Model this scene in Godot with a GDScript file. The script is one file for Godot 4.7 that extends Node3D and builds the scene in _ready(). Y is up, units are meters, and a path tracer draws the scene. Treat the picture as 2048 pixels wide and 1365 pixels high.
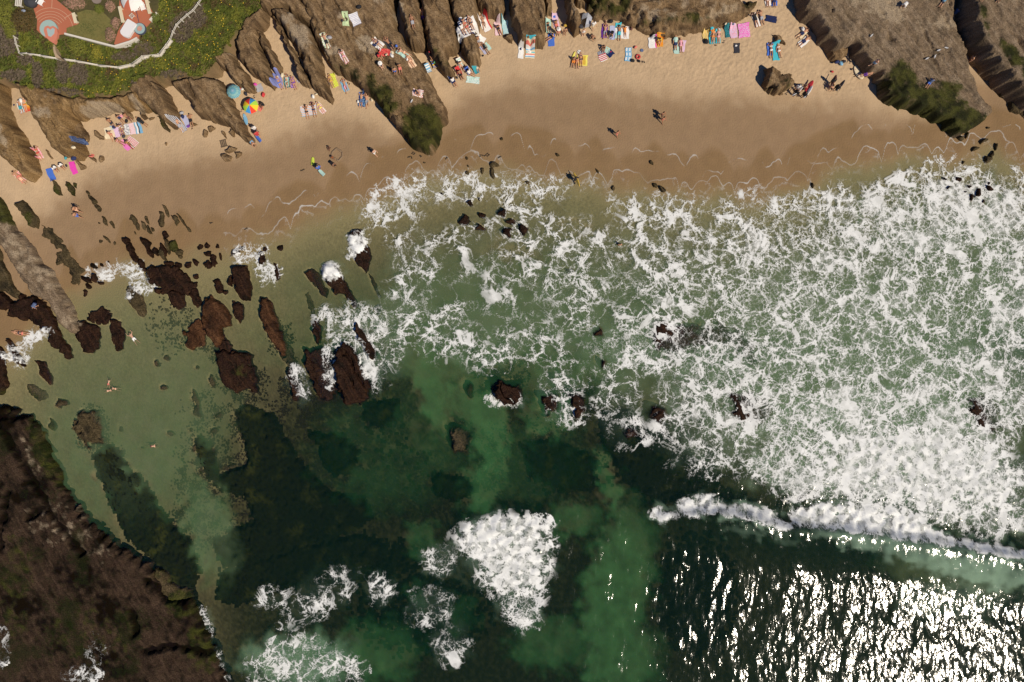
extends Node3D
# A cove seen from a drone 85 m up: cliff garden, sandstone ledges, sunbathers, tide pools and surf.
# Positions come from a plan of the cove at 16 units to the metre; P() turns plan units at a height into metres.
const EYE := 85.0
const FW := 288
const FH := 200
const FX := -72.0
const FZ := -50.0
const FC := 0.5
const TW := 576
const TH := 400
const TC := 0.25

var fH := PackedFloat32Array()      # bed and beach height
var fFoam := PackedFloat32Array()   # how much foam lies on the water
var fGreen := PackedFloat32Array()  # clear green water over sand
var fSandy := PackedFloat32Array()  # water clouded with sand
var fKelp := PackedFloat32Array()   # sea grass
var fWeed := PackedFloat32Array()   # brown weed tufts
var fAlgae := PackedFloat32Array()  # green algae on rock
var fPocket := PackedFloat32Array() # pale sand and lichen on rock
var fTread := PackedFloat32Array()  # trodden sand
var fOver := PackedFloat32Array()   # where foam washes over rock
var fMilk := PackedFloat32Array()   # water whitened by bubbles
var fLump := PackedFloat32Array()   # heaped white water
var top := PackedFloat32Array()     # height of whatever one can stand on
var nA := FastNoiseLite.new()
var nB := FastNoiseLite.new()
var nR := FastNoiseLite.new()
var nC := FastNoiseLite.new()
var rng := RandomNumberGenerator.new()
var taken := {}
var M := {}

func P(px: float, py: float, h := 0.0) -> Vector2:
	var k := (1.0 - h / EYE) / 16.0
	return Vector2((px - 1024.0) * k, (py - 682.5) * k)

func numbered(called: String) -> String:
	var n: int = taken.get(called, 0)
	taken[called] = n + 1
	return called if n == 0 else "%s_%03d" % [called, n]

func tag(o: Node, label: String, category := "", group := "", kind := "") -> void:
	o.set_meta("label", label)
	if category: o.set_meta("category", category)
	if group: o.set_meta("group", group)
	if kind: o.set_meta("kind", kind)

func obj(called: String, mesh: Mesh, mat: Material, parent: Node = null) -> MeshInstance3D:
	var o := MeshInstance3D.new()
	o.mesh = mesh
	if mat: o.material_override = mat
	if parent == null:
		o.name = numbered(called)
		add_child(o)
	else:
		o.name = called
		parent.add_child(o, true)
	return o

func thing(called: String, label: String, category: String, at := Vector3.ZERO, turn := 0.0, group := "") -> Node3D:
	var o := Node3D.new()
	o.name = numbered(called)
	add_child(o)
	o.position = at
	o.rotation.y = turn
	tag(o, label, category, group)
	return o

func mat(r: float, g: float, b: float, rough := 0.85) -> StandardMaterial3D:
	var key := "%.3f %.3f %.3f %.2f" % [r, g, b, rough]
	if not M.has(key):
		var m := StandardMaterial3D.new()
		m.albedo_color = Color(r, g, b).linear_to_srgb()
		m.roughness = rough
		M[key] = m
	return M[key]

func noise(seed_: int, freq: float, oct := 3, type := FastNoiseLite.TYPE_SIMPLEX_SMOOTH, frac := FastNoiseLite.FRACTAL_FBM) -> FastNoiseLite:
	var n := FastNoiseLite.new()
	n.seed = seed_
	n.frequency = freq
	n.noise_type = type
	n.fractal_type = frac
	n.fractal_octaves = oct
	return n

func noise_tex(n: FastNoiseLite, size: int, normal := false, bump := 4.0) -> NoiseTexture2D:
	var t := NoiseTexture2D.new()
	t.width = size
	t.height = size
	t.seamless = true
	t.noise = n
	t.as_normal_map = normal
	t.bump_strength = bump
	return t

func ss(a: float, b: float, x: float) -> float:
	return smoothstep(a, b, x)

# ---------------------------------------------------------------- fields over the plan
func field(F: PackedFloat32Array, x: float, z: float) -> float:
	var u := clampf((x - FX) / FC, 0.0, FW - 1.001)
	var v := clampf((z - FZ) / FC, 0.0, FH - 1.001)
	var i := int(u)
	var j := int(v)
	u -= i
	v -= j
	var k := j * FW + i
	return lerpf(lerpf(F[k], F[k + 1], u), lerpf(F[k + FW], F[k + FW + 1], u), v)

func top_y(x: float, z: float) -> float:
	var u := clampf((x - FX) / TC, 0.0, TW - 1.001)
	var v := clampf((z - FZ) / TC, 0.0, TH - 1.001)
	var i := int(u)
	var j := int(v)
	u -= i
	v -= j
	var k := j * TW + i
	return lerpf(lerpf(top[k], top[k + 1], u), lerpf(top[k + TW], top[k + TW + 1], u), v)

# where a plan point lies on the ground or rock below it: a few steps, since height shifts it
func G(px: float, py: float) -> Vector3:
	var h := 0.5
	for k in 5:
		var p := P(px, py, h)
		h = lerpf(h, top_y(p.x, p.y), 0.8)
	var q := P(px, py, h)
	return Vector3(q.x, top_y(q.x, q.y), q.y)

func blobs(F: PackedFloat32Array, list: Array, add := false, h := 0.0) -> PackedFloat32Array:
	for b in list:
		var c := P(b[0], b[1], h)
		var rx: float = b[2] / 16.0
		var ry: float = b[3] / 16.0
		var a := deg_to_rad(b[4])
		var val: float = b[5]
		var ca := cos(a)
		var sa := sin(a)
		var R := maxf(rx, ry) * 1.15
		var i0 := maxi(0, int((c.x - R - FX) / FC))
		var i1 := mini(FW - 1, int((c.x + R - FX) / FC) + 1)
		var j0 := maxi(0, int((c.y - R - FZ) / FC))
		var j1 := mini(FH - 1, int((c.y + R - FZ) / FC) + 1)
		for j in range(j0, j1 + 1):
			for i in range(i0, i1 + 1):
				var dx := FX + i * FC - c.x
				var dz := FZ + j * FC - c.y
				var e := Vector2((dx * ca + dz * sa) / rx, (dz * ca - dx * sa) / ry).length()
				var w := 1.0 - ss(0.55, 1.15, e)
				if w > 0.0:
					var k := j * FW + i
					F[k] = F[k] + val * w if add else maxf(F[k], val * w)
	return F

func sdf(poly: PackedVector2Array, p: Vector2) -> float:
	# distance to the outline, positive inside
	var n := poly.size()
	var best := 1e9
	var inside := false
	var a := poly[n - 1]
	for k in n:
		var b := poly[k]
		var e := b - a
		var w := p - a
		var d := (w - e * clampf(w.dot(e) / maxf(e.length_squared(), 1e-9), 0.0, 1.0)).length_squared()
		if d < best:
			best = d
		if (a.y > p.y) != (b.y > p.y) and p.x < (b.x - a.x) * (p.y - a.y) / (b.y - a.y) + a.x:
			inside = not inside
		a = b
	return sqrt(best) if inside else -sqrt(best)

func outline(flat: Array, h := 0.0) -> PackedVector2Array:
	var out := PackedVector2Array()
	for k in range(0, flat.size(), 2):
		out.append(P(flat[k], flat[k + 1], h))
	return out

func patches(F: PackedFloat32Array, list: Array, val: float, soft := 0.6, h := 0.0) -> PackedFloat32Array:
	for flat in list:
		var poly := outline(flat, h)
		var box := Rect2(poly[0], Vector2.ZERO)
		for q in poly:
			box = box.expand(q)
		box = box.grow(soft + 0.5)
		var i0 := maxi(0, int((box.position.x - FX) / FC))
		var i1 := mini(FW - 1, int((box.end.x - FX) / FC) + 1)
		var j0 := maxi(0, int((box.position.y - FZ) / FC))
		var j1 := mini(FH - 1, int((box.end.y - FZ) / FC) + 1)
		for j in range(j0, j1 + 1):
			for i in range(i0, i1 + 1):
				var k := j * FW + i
				F[k] = maxf(F[k], val * ss(-soft, soft, sdf(poly, Vector2(FX + i * FC, FZ + j * FC))))
	return F

func along(line: Array, px: float) -> float:
	# a line given by plan pairs, read at px
	var n := line.size()
	if px <= line[0]: return line[1]
	for k in range(2, n, 2):
		if px <= line[k]:
			return lerpf(line[k - 1], line[k + 1], smoothstep(0.0, 1.0, (px - line[k - 2]) / (line[k] - line[k - 2])) * 0.5 + 0.5 * (px - line[k - 2]) / (line[k] - line[k - 2]))
	return line[n - 1]

# ---------------------------------------------------------------- meshes
func steps(list: Array) -> PackedFloat32Array:
	# [from, step, to, step, to ...]
	var out := PackedFloat32Array([list[0]])
	var x: float = list[0]
	for k in range(1, list.size(), 2):
		var s: float = list[k]
		var e: float = list[k + 1]
		var n := maxi(1, roundi((e - x) / s))
		var x0 := x
		for i in n:
			out.append(x0 + (e - x0) * (i + 1) / n)
		x = e
	return out

func sheet(xs: PackedFloat32Array, zs: PackedFloat32Array, ys: PackedFloat32Array, cols: PackedColorArray, keep: PackedByteArray, uv_scale := Vector2.ZERO, uv_at := Vector2.ZERO) -> ArrayMesh:
	var nx := xs.size()
	var nz := zs.size()
	var used := PackedInt32Array()
	used.resize(nx * nz)
	used.fill(-1)
	var idx := PackedInt32Array()
	var any := keep.size() > 0
	var count := 0
	for j in nz - 1:
		for i in nx - 1:
			var k := j * nx + i
			if any and not (keep[k] or keep[k + 1] or keep[k + nx] or keep[k + nx + 1]):
				continue
			for c in [k, k + 1, k + nx, k + nx + 1]:
				if used[c] < 0:
					used[c] = count
					count += 1
			var a := used[k]
			var b := used[k + 1]
			var d := used[k + nx]
			var e := used[k + nx + 1]
			idx.append(a); idx.append(b); idx.append(e)
			idx.append(a); idx.append(e); idx.append(d)
	var V := PackedVector3Array()
	var N := PackedVector3Array()
	V.resize(count)
	N.resize(count)
	var C := PackedColorArray()
	if cols.size(): C.resize(count)
	var U := PackedVector2Array()
	if uv_scale != Vector2.ZERO: U.resize(count)
	for j in nz:
		var jm := maxi(j - 1, 0)
		var jp := mini(j + 1, nz - 1)
		for i in nx:
			var k := j * nx + i
			var u := used[k]
			if u < 0: continue
			var im := maxi(i - 1, 0)
			var ip := mini(i + 1, nx - 1)
			V[u] = Vector3(xs[i], ys[k], zs[j])
			N[u] = Vector3(-(ys[j * nx + ip] - ys[j * nx + im]) / (xs[ip] - xs[im]), 1.0, -(ys[jp * nx + i] - ys[jm * nx + i]) / (zs[jp] - zs[jm])).normalized()
			if cols.size(): C[u] = cols[k]
			if U.size(): U[u] = (Vector2(xs[i], zs[j]) - uv_at) * uv_scale
	var A := []
	A.resize(Mesh.ARRAY_MAX)
	A[Mesh.ARRAY_VERTEX] = V
	A[Mesh.ARRAY_NORMAL] = N
	if cols.size(): A[Mesh.ARRAY_COLOR] = C
	if U.size(): A[Mesh.ARRAY_TEX_UV] = U
	A[Mesh.ARRAY_INDEX] = idx
	var m := ArrayMesh.new()
	m.add_surface_from_arrays(Mesh.PRIMITIVE_TRIANGLES, A)
	return m

# ---------------------------------------------------------------- the ground and the sea
const SHORE := [-120, 720, 0, 705, 40, 690, 70, 650, 110, 612, 150, 578, 200, 545, 260, 525, 330, 520, 400, 505, 480, 492, 560, 470, 640, 436, 700, 412, 760, 388, 850, 356, 950, 338, 1050, 346, 1150, 362, 1250, 374, 1400, 388, 1500, 394, 1600, 376, 1680, 336, 1760, 322, 1830, 304, 1900, 316, 1980, 292, 2048, 334, 2170, 350]
const DAMP := [-120, 500, 0, 470, 100, 420, 200, 352, 300, 332, 420, 312, 520, 296, 600, 270, 660, 238, 720, 246, 790, 270, 880, 228, 950, 190, 1050, 168, 1150, 166, 1250, 188, 1350, 196, 1500, 198, 1600, 206, 1700, 212, 1760, 228, 1850, 236, 1950, 150, 2048, 200, 2170, 200]
const CREST := [1200, 1040, 1300, 1040, 1430, 1028, 1500, 1038, 1570, 1056, 1700, 1064, 1850, 1086, 1950, 1102, 2048, 1118, 2200, 1140]

func wave(x: float, z: float) -> float:
	# the surface of the sea: one breaking swell and low chop
	var y := nA.get_noise_2d(x * 0.5, z * 0.35) * 0.10 * ss(2.0, 30.0, z) + nA.get_noise_2d(x * 2.4 + 50.0, z * 1.1) * 0.035 * ss(-8.0, 24.0, z) + nB.get_noise_2d(x * 0.6, z * 0.2) * 0.075 * ss(14.0, 26.0, z) * (0.6 + 0.8 * nA.get_noise_2d(x * 0.2 + 30.0, z * 0.12))
	if x > 12.0 and z > 12.0:
		var d := z - (along(CREST, x * 16.0 + 1024.0) - 682.5) / 16.0
		var a := 1.35 * ss(15.0, 27.0, x) * (1.0 + 0.25 * nA.get_noise_2d(x * 0.35, 7.0))
		y += a * (exp(-d * d / 17.0) if d > 0.0 else exp(-d * d / 0.7))
	var e := Vector2((x + 1.0) / 6.5, (z - 24.0) / 4.5)
	y += 0.35 * exp(-e.length_squared() * 1.5)
	return y

func lay_fields() -> void:
	for F in [fH, fFoam, fGreen, fSandy, fKelp, fWeed, fAlgae, fPocket, fTread, fLump]:
		pass
	fH.resize(FW * FH)
	fFoam.resize(FW * FH); fGreen.resize(FW * FH); fSandy.resize(FW * FH); fKelp.resize(FW * FH); fWeed.resize(FW * FH)
	fAlgae.resize(FW * FH); fPocket.resize(FW * FH); fTread.resize(FW * FH); fLump.resize(FW * FH)
	for j in FH:
		for i in FW:
			var x := FX + i * FC
			var z := FZ + j * FC
			var zs := (along(SHORE, x * 16.0 + 1024.0) - 682.5) / 16.0 + nA.get_noise_2d(x * 0.6, 3.0) * 0.5
			var d := zs - z
			var y := 0.0
			if d > 0.0:
				y = 0.055 * d + 0.0012 * d * d
				y = minf(y, 2.1)
			else:
				y = 0.075 * d
				y = -2.6 * (1.0 - exp(y / 2.6))
				var pool := 1.0 - ss(-42.0, -22.0, x)
				y = lerpf(y, maxf(y * 0.5, -0.85), pool)
			fH[j * FW + i] = y + nA.get_noise_2d(x * 0.3, z * 0.3) * 0.06
	fFoam = blobs(fFoam, [
		[1870, 430, 280, 110, -8, 0.82], [1620, 455, 250, 95, -5, 0.66], [1380, 440, 200, 62, 5, 0.52], [1010, 372, 210, 40, 2, 0.5], [800, 398, 110, 46, -25, 0.66], [905, 380, 80, 50, 0, 0.55],
		[1250, 600, 280, 190, 10, 0.46], [1080, 540, 290, 170, 0, 0.36], [830, 540, 70, 150, 0, 0.42], [720, 650, 95, 55, 10, 0.64], [770, 690, 50, 80, 0, 0.58], [800, 620, 60, 60, 0, 0.5], [960, 660, 160, 90, 0, 0.42],
		[1720, 600, 400, 240, 0, 0.66], [1480, 780, 200, 150, 0, 0.66], [1760, 860, 330, 120, 0, 0.8], [1850, 940, 260, 110, 8, 0.93], [1620, 940, 170, 70, 8, 0.8], [1950, 780, 200, 130, 0, 0.72], [1300, 690, 130, 80, 0, 0.62],
		[1240, 800, 60, 110, 0, 0.42], [1420, 870, 130, 90, 0, 0.5], [1960, 1020, 160, 60, 10, 0.7], [1800, 1015, 140, 35, 5, 0.78], [2050, 560, 130, 220, 0, 0.74], [1340, 540, 160, 130, 0, 0.56],
		[1000, 1075, 108, 52, -8, 0.98], [1030, 1130, 85, 80, 0, 0.9], [1045, 1210, 55, 60, 0, 0.76], [880, 1120, 45, 40, -40, 0.55], [1090, 1100, 30, 70, 0, 0.6],
		[590, 1315, 110, 50, -15, 0.6], [660, 1340, 80, 40, 0, 0.5], [640, 1190, 110, 50, -35, 0.34], [540, 1200, 40, 30, 0, 0.36], [760, 1180, 36, 40, -30, 0.38], [860, 1215, 60, 50, 0, 0.42], [900, 1290, 50, 50, 0, 0.4],
		[235, 540, 70, 20, -8, 0.8], [275, 560, 28, 34, 0, 0.72], [495, 505, 42, 26, 0, 0.7], [535, 545, 30, 30, 0, 0.55], [664, 545, 26, 24, 20, 0.95], [715, 490, 26, 34, 20, 0.8], [745, 745, 14, 55, -12, 0.86], [705, 690, 50, 24, 0, 0.7],
		[600, 770, 26, 44, -15, 0.55], [660, 730, 18, 50, 0, 0.6], [30, 712, 34, 36, 30, 0.66], [62, 680, 20, 34, 40, 0.7], [300, 565, 26, 24, 0, 0.6], [1015, 800, 46, 18, 0, 0.8], [1130, 830, 50, 30, 0, 0.45], [1120, 770, 60, 40, 0, 0.4],
		[730, 720, 12, 44, -12, 0.8], [100, 664, 16, 12, 0, 0.6], [260, 590, 8, 16, -20, 0.8], [415, 1250, 12, 40, -20, 0.7], [440, 1330, 12, 50, -15, 0.6], [8, 1290, 26, 60, 0, 0.5], [170, 1345, 60, 26, 0, 0.45], [200, 1290, 30, 40, 0, 0.3]])
	# the lip of the breaking swell: white water thrown ahead of the crest in uneven bursts
	var lip := [[1318, 1030, 20, 10], [1345, 1028, 16, 6], [1380, 1014, 26, 15], [1415, 1008, 26, 16], [1450, 1020, 18, 8], [1490, 1022, 26, 13], [1525, 1032, 28, 12], [1560, 1048, 18, 6], [1610, 1034, 30, 16], [1650, 1030, 34, 21], [1700, 1034, 36, 24], [1745, 1040, 36, 24], [1790, 1044, 36, 27], [1830, 1056, 30, 22], [1868, 1074, 24, 10], [1905, 1082, 28, 7], [1950, 1092, 30, 8], [2000, 1102, 34, 9], [2060, 1112, 34, 10]]
	for b in lip:
		fFoam = blobs(fFoam, [[b[0], b[1], b[2] * 1.3, b[3] * 1.35, 8, 1.0]])
		fLump = blobs(fLump, [[b[0], b[1] - 2, b[2] * 1.1, b[3] * 1.1, 8, 0.5 + b[3] / 50.0]])
	fLump = blobs(fLump, [[1000, 1062, 105, 40, -8, 0.8], [1030, 1120, 80, 70, 0, 0.5], [664, 545, 22, 22, 0, 0.7], [715, 488, 20, 26, 0, 0.5], [1850, 940, 240, 80, 8, 0.35]])
	fMilk.resize(FW * FH)
	fMilk = blobs(fMilk, [[1960, 1136, 170, 36, 12, 0.85], [1760, 1080, 170, 20, 7, 0.7], [1850, 1110, 120, 24, 10, 0.6], [1520, 1062, 90, 12, 5, 0.25], [240, 820, 220, 250, 0, 0.08], [420, 1060, 50, 110, -20, 0.08], [590, 1320, 130, 60, 0, 0.4], [1900, 1200, 120, 40, 0, 0.25], [1010, 1110, 100, 80, 0, 0.25]])
	fOver.resize(FW * FH)
	fOver = blobs(fOver, [[664, 543, 22, 22, 0, 1.0], [712, 486, 18, 24, 0, 1.0], [8, 1290, 26, 50, 0, 1.0], [170, 1345, 50, 24, 0, 1.0], [200, 1290, 30, 40, 0, 1.0], [30, 705, 26, 30, 0, 1.0], [492, 503, 36, 22, 0, 1.0], [280, 562, 24, 26, 0, 1.0], [728, 720, 14, 50, -12, 1.0], [100, 664, 14, 12, 0, 1.0], [260, 590, 8, 16, -20, 0.9]])
	fSandy = blobs(fSandy, [[1700, 520, 520, 230, 0, 1.0], [1300, 450, 420, 90, 0, 0.9], [1000, 560, 330, 180, 0, 0.62], [1750, 820, 420, 200, 0, 0.85], [1350, 700, 200, 160, 0, 0.6], [830, 620, 60, 160, 0, 0.5], [620, 520, 160, 70, -20, 0.55], [250, 780, 260, 260, 0, 0.62], [410, 1040, 60, 150, -15, 0.55], [2000, 1000, 200, 80, 0, 0.5], [1900, 1150, 160, 40, 10, 0.4]])
	fGreen = blobs(fGreen, [[1050, 640, 420, 170, 0, 0.75], [980, 860, 45, 130, -8, 0.9], [930, 800, 40, 60, 0, 0.8], [860, 760, 40, 130, -10, 0.9], [960, 980, 50, 60, 0, 0.7], [1100, 830, 60, 60, 0, 0.7], [1220, 970, 24, 75, -15, 0.85], [1235, 1180, 75, 190, 12, 0.75], [1240, 1320, 90, 90, 0, 0.7], [1100, 1290, 90, 60, 0, 0.5],
		[760, 1300, 90, 70, 0, 0.75], [600, 1320, 140, 60, 0, 0.8], [840, 1080, 40, 40, 0, 0.45], [830, 1190, 30, 30, 0, 0.4], [920, 1230, 40, 40, 0, 0.4], [1950, 560, 200, 200, 0, 0.7], [250, 800, 230, 290, 0, 1.0], [415, 1060, 60, 140, -15, 0.9], [780, 900, 170, 130, 0, 0.34], [1050, 930, 150, 80, 0, 0.3], [1700, 700, 340, 200, 0, 0.8], [600, 620, 200, 130, 0, 0.5], [1150, 1040, 60, 40, 0, 0.55], [1480, 640, 240, 160, 0, 0.7]])
	fKelp = patches(fKelp, [
		[180, 915, 205, 892, 235, 900, 245, 935, 280, 960, 330, 1040, 370, 1080, 390, 1120, 385, 1180, 330, 1160, 280, 1110, 240, 1070, 215, 1010, 195, 960],
		[474, 818, 490, 810, 545, 835, 560, 870, 590, 920, 625, 960, 650, 990, 720, 1000, 745, 1040, 700, 1070, 640, 1090, 560, 1110, 480, 1140, 440, 1100, 455, 1060, 500, 1050, 485, 1000, 430, 980, 440, 950, 490, 930, 485, 880, 465, 850],
		[600, 862, 640, 870, 680, 868, 712, 910, 700, 950, 660, 957, 635, 930, 630, 890], [385, 880, 400, 875, 420, 900, 430, 940, 432, 985, 410, 960, 392, 920], [720, 810, 790, 800, 800, 840, 760, 860, 722, 845],
		[1200, 830, 1260, 820, 1310, 860, 1380, 900, 1420, 950, 1400, 990, 1300, 985, 1240, 940, 1205, 890], [1040, 890, 1110, 880, 1190, 920, 1200, 980, 1130, 990, 1060, 960], [860, 950, 930, 960, 960, 990, 900, 1010, 860, 990],
		[310, 1110, 360, 1105, 395, 1140, 380, 1190, 340, 1190], [420, 1075, 455, 1090, 470, 1130, 440, 1140, 425, 1110], [440, 1150, 560, 1110, 720, 1075, 780, 1110, 700, 1180, 560, 1170, 470, 1220, 420, 1200]], 1.0, 0.7)
	fKelp = blobs(fKelp, [[770, 880, 80, 80, 0, 0.3], [830, 960, 50, 80, 0, 0.3], [1020, 750, 44, 40, 0, 0.45], [1150, 960, 130, 50, 0, 0.36], [1350, 960, 120, 60, 0, 0.8], [840, 1240, 180, 110, 0, 0.55], [1400, 1200, 110, 160, 0, 0.6], [700, 1130, 180, 60, 0, 0.6], [1430, 1000, 170, 20, 0, 0.7], [560, 1140, 160, 60, -10, 0.8], [1020, 505, 70, 22, 8, 0.55], [1150, 445, 30, 12, 0, 0.4]])
	fWeed = blobs(fWeed, [[690, 820, 130, 110, 0, 0.9], [600, 800, 60, 80, 0, 0.6], [480, 780, 60, 60, 0, 0.7], [440, 840, 90, 70, 0, 0.35], [400, 950, 60, 90, 0, 0.75], [390, 1050, 60, 60, 0, 0.6], [180, 860, 36, 50, 0, 0.85], [215, 915, 30, 26, 0, 0.8], [690, 960, 120, 130, 0, 0.6], [800, 980, 140, 80, 0, 0.7], [1060, 930, 150, 90, 0, 0.6], [920, 880, 30, 40, 0, 0.9], [1000, 760, 60, 50, 0, 0.9], [560, 680, 30, 40, 0, 0.5], [340, 650, 50, 60, 0, 0.35], [420, 690, 30, 40, 0, 0.5], [1400, 690, 130, 50, 0, 0.8], [1500, 800, 60, 50, 0, 0.8], [1960, 830, 50, 50, 0, 0.6], [1270, 870, 80, 60, 0, 0.8], [1150, 800, 60, 40, 0, 0.8], [560, 960, 200, 140, 0, 0.35]])
	fAlgae = blobs(fAlgae, [[848, 262, 48, 52, 0, 1.0], [772, 210, 40, 30, 40, 0.85], [735, 168, 70, 14, 20, 0.5], [1790, 175, 36, 50, -30, 0.9], [1850, 215, 90, 40, 10, 0.95], [1915, 245, 60, 26, 0, 1.0], [1890, 180, 40, 12, 10, 0.7], [1210, 20, 60, 26, 10, 0.7], [1420, 6, 40, 14, 0, 0.75], [1340, 58, 90, 8, -4, 0.6], [1490, 22, 20, 12, -30, 0.6], [15, 420, 24, 40, -30, 0.9], [1985, 128, 14, 44, -44, 0.9], [2035, 178, 20, 50, -44, 0.95], [1930, 60, 10, 50, -15, 0.6],
		[60, 440, 14, 18, 0, 0.6], [115, 380, 10, 20, 0, 0.6], [142, 378, 12, 20, 0, 0.7], [342, 490, 14, 24, 0, 0.7], [1000, 10, 30, 16, 0, 0.4], [880, 130, 16, 20, 0, 0.4], [905, 145, 20, 14, 0, 0.4], [100, 900, 40, 110, -25, 0.8], [200, 1010, 40, 60, -30, 0.7], [20, 800, 50, 30, 0, 0.9], [360, 1210, 44, 30, 20, 0.8], [405, 1290, 40, 70, 0, 0.7], [30, 1180, 40, 140, 0, 0.5], [180, 1270, 130, 80, 0, 0.4], [345, 1130, 60, 50, 0, 0.6], [470, 1180, 10, 10, 0, 0.2], [480, 740, 24, 20, 0, 0.4], [1555, 178, 30, 12, 0, 0.5], [320, 240, 10, 30, -30, 0.8]], false, 1.0)
	fPocket = blobs(fPocket, [[740, 105, 26, 16, 30, 1.0], [700, 55, 26, 10, 20, 0.7], [672, 118, 20, 14, 0, 0.8], [760, 14, 30, 14, 40, 0.6], [805, 45, 14, 24, 0, 0.9], [612, 90, 26, 22, 20, 0.9], [590, 60, 16, 20, 0, 0.6], [625, 105, 18, 12, 0, 0.7], [1755, 28, 46, 26, 35, 1.0], [1790, 20, 20, 20, 0, 0.7], [1840, 60, 30, 16, 0, 0.5], [1700, 20, 60, 20, 30, 0.5], [1880, 55, 24, 20, 0, 0.6], [1340, 20, 130, 14, 8, 0.4], [1300, 44, 60, 14, 10, 0.6], [1430, 40, 60, 10, -15, 0.6], [1900, 20, 16, 16, 0, 0.5], [2010, 20, 60, 12, 10, 0.8], [220, 228, 50, 14, -6, 0.9], [285, 220, 16, 20, 0, 0.7], [120, 232, 26, 30, 30, 0.5], [30, 280, 14, 50, -15, 0.6], [1150, 40, 14, 20, 0, 0.5], [430, 150, 40, 16, 0, 0.3], [480, 120, 16, 10, 0, 0.4], [60, 930, 14, 80, -25, 0.45], [120, 1060, 40, 30, 0, 0.4], [180, 1090, 40, 50, -30, 0.4], [100, 1040, 90, 60, 0, 0.3], [35, 500, 30, 70, -25, 0.5], [85, 545, 30, 50, -30, 0.5], [125, 630, 26, 40, -25, 0.5]], false, 1.4)
	fTread = blobs(fTread, [[1500, 70, 170, 110, -30, 1.0], [1350, 110, 190, 50, 0, 0.9], [1200, 90, 110, 60, 0, 0.7], [1680, 150, 60, 50, 0, 0.9], [1000, 90, 60, 40, 0, 0.45], [870, 140, 60, 30, 0, 0.5], [580, 190, 80, 50, 0, 0.5], [570, 110, 40, 60, 0, 0.5], [680, 180, 60, 50, 0, 0.4], [700, 260, 80, 40, 0, 0.35], [500, 210, 60, 50, 0, 0.35], [150, 330, 120, 60, 0, 0.25], [340, 290, 80, 30, 0, 0.3], [1570, 130, 80, 50, 0, 0.8], [1600, 60, 30, 60, 0, 0.9]], false, 1.2)

func lay_ground() -> void:
	var xs := steps([-700, 60, -160, 12, -76, 1.0, -68, 0.16, 68, 1.0, 76, 12, 160, 60, 700])
	var zs := steps([-700, 60, -160, 12, -56, 1.0, -46, 0.13, -14, 0.24, 46, 1.0, 56, 12, 160, 60, 700])
	var nx := xs.size()
	var ys := PackedFloat32Array()
	var cs := PackedColorArray()
	ys.resize(nx * zs.size())
	cs.resize(nx * zs.size())
	var cell := noise(11, 1.7, 2, FastNoiseLite.TYPE_CELLULAR, FastNoiseLite.FRACTAL_NONE)
	cell.cellular_return_type = FastNoiseLite.RETURN_DISTANCE
	var fine := noise(12, 2.3, 2)
	var dry := Color(0.475, 0.345, 0.215)
	var wet := Color(0.27, 0.181, 0.105)
	var soak := Color(0.222, 0.143, 0.073)
	var bed := Color(0.25, 0.215, 0.105)
	var reef := Color(0.075, 0.070, 0.028)
	for j in zs.size():
		var z := zs[j]
		for i in nx:
			var x := xs[i]
			var k := j * nx + i
			var y := field(fH, x, z)
			var n := nA.get_noise_2d(x, z)
			var g := fine.get_noise_2d(x, z)
			var c := bed
			if y > -0.15:
				var pz := z * 16.0 + 682.5
				var px := x * 16.0 + 1024.0
				var w := ss(-2.2, 2.4, (pz - along(DAMP, px)) / 16.0 + n * 1.1 + nB.get_noise_2d(x * 0.3, z * 0.3) * 0.8)
				# the last wave's reach leaves scalloped edges
				var lobe := absf(sin(x * 0.36 + nA.get_noise_2d(x * 0.15, 9.0) * 3.0))
				var s := ss(-0.5, 0.6, (pz - along(SHORE, px)) / 16.0 + 3.2 + 2.6 * lobe + n * 0.35) * (0.75 + 0.25 * lobe)
				c = dry.lerp(wet, w).lerp(soak, s * w)
				var tread := field(fTread, x, z)
				var f := (1.0 - w) * (0.25 + tread)
				if absf(x) < 68.0 and z > -46.0:
					var q := cell.get_noise_2d(x * 1.5 + z * 0.7 + n * 0.3, z * 1.2 - x * 0.45)
					y += f * 0.14 * (q - 0.15) * (0.6 + 0.4 * g) + g * 0.012 * (0.3 + f)
				c = c * (1.0 + 0.09 * n + 0.07 * g * (0.4 + f))
				c = c.lerp(bed, ss(0.1, -0.15, y))
			else:
				y += g * 0.05
				c = c * (1.0 + 0.12 * n + 0.16 * g + 0.22 * nB.get_noise_2d(x * 2.6, z * 2.2))
				var clean := maxf(field(fSandy, x + n, z), field(fGreen, x + n * 1.5, z + g)) + 0.25 * n
				c = c.lerp(reef * (0.75 + 0.9 * ss(-0.2, 0.5, nB.get_noise_2d(x * 1.1, z * 1.1)) + 0.5 * g), ss(0.6, 1.3, -y) * ss(0.62, 0.3, clean))
			ys[k] = y
			c.a = 1.0
			cs[k] = c
	var m := StandardMaterial3D.new()
	m.vertex_color_use_as_albedo = true
	m.roughness = 0.95
	m.metallic_specular = 0.25
	m.heightmap_enabled = true
	m.heightmap_texture = noise_tex(noise(14, 0.03, 4), 512)
	m.heightmap_scale = 3.0
	m.uv1_triplanar = true
	m.uv1_world_triplanar = true
	m.uv1_scale = Vector3.ONE * 0.23
	var o := obj("beach", sheet(xs, zs, ys, cs, PackedByteArray()), m)
	tag(o, "tan sand beach sloping down into the sea, trodden and dry above, dark and wet below", "", "", "structure")
	top.resize(TW * TH)
	for j in TH:
		for i in TW:
			top[j * TW + i] = field(fH, FX + i * TC, FZ + j * TC)

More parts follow.
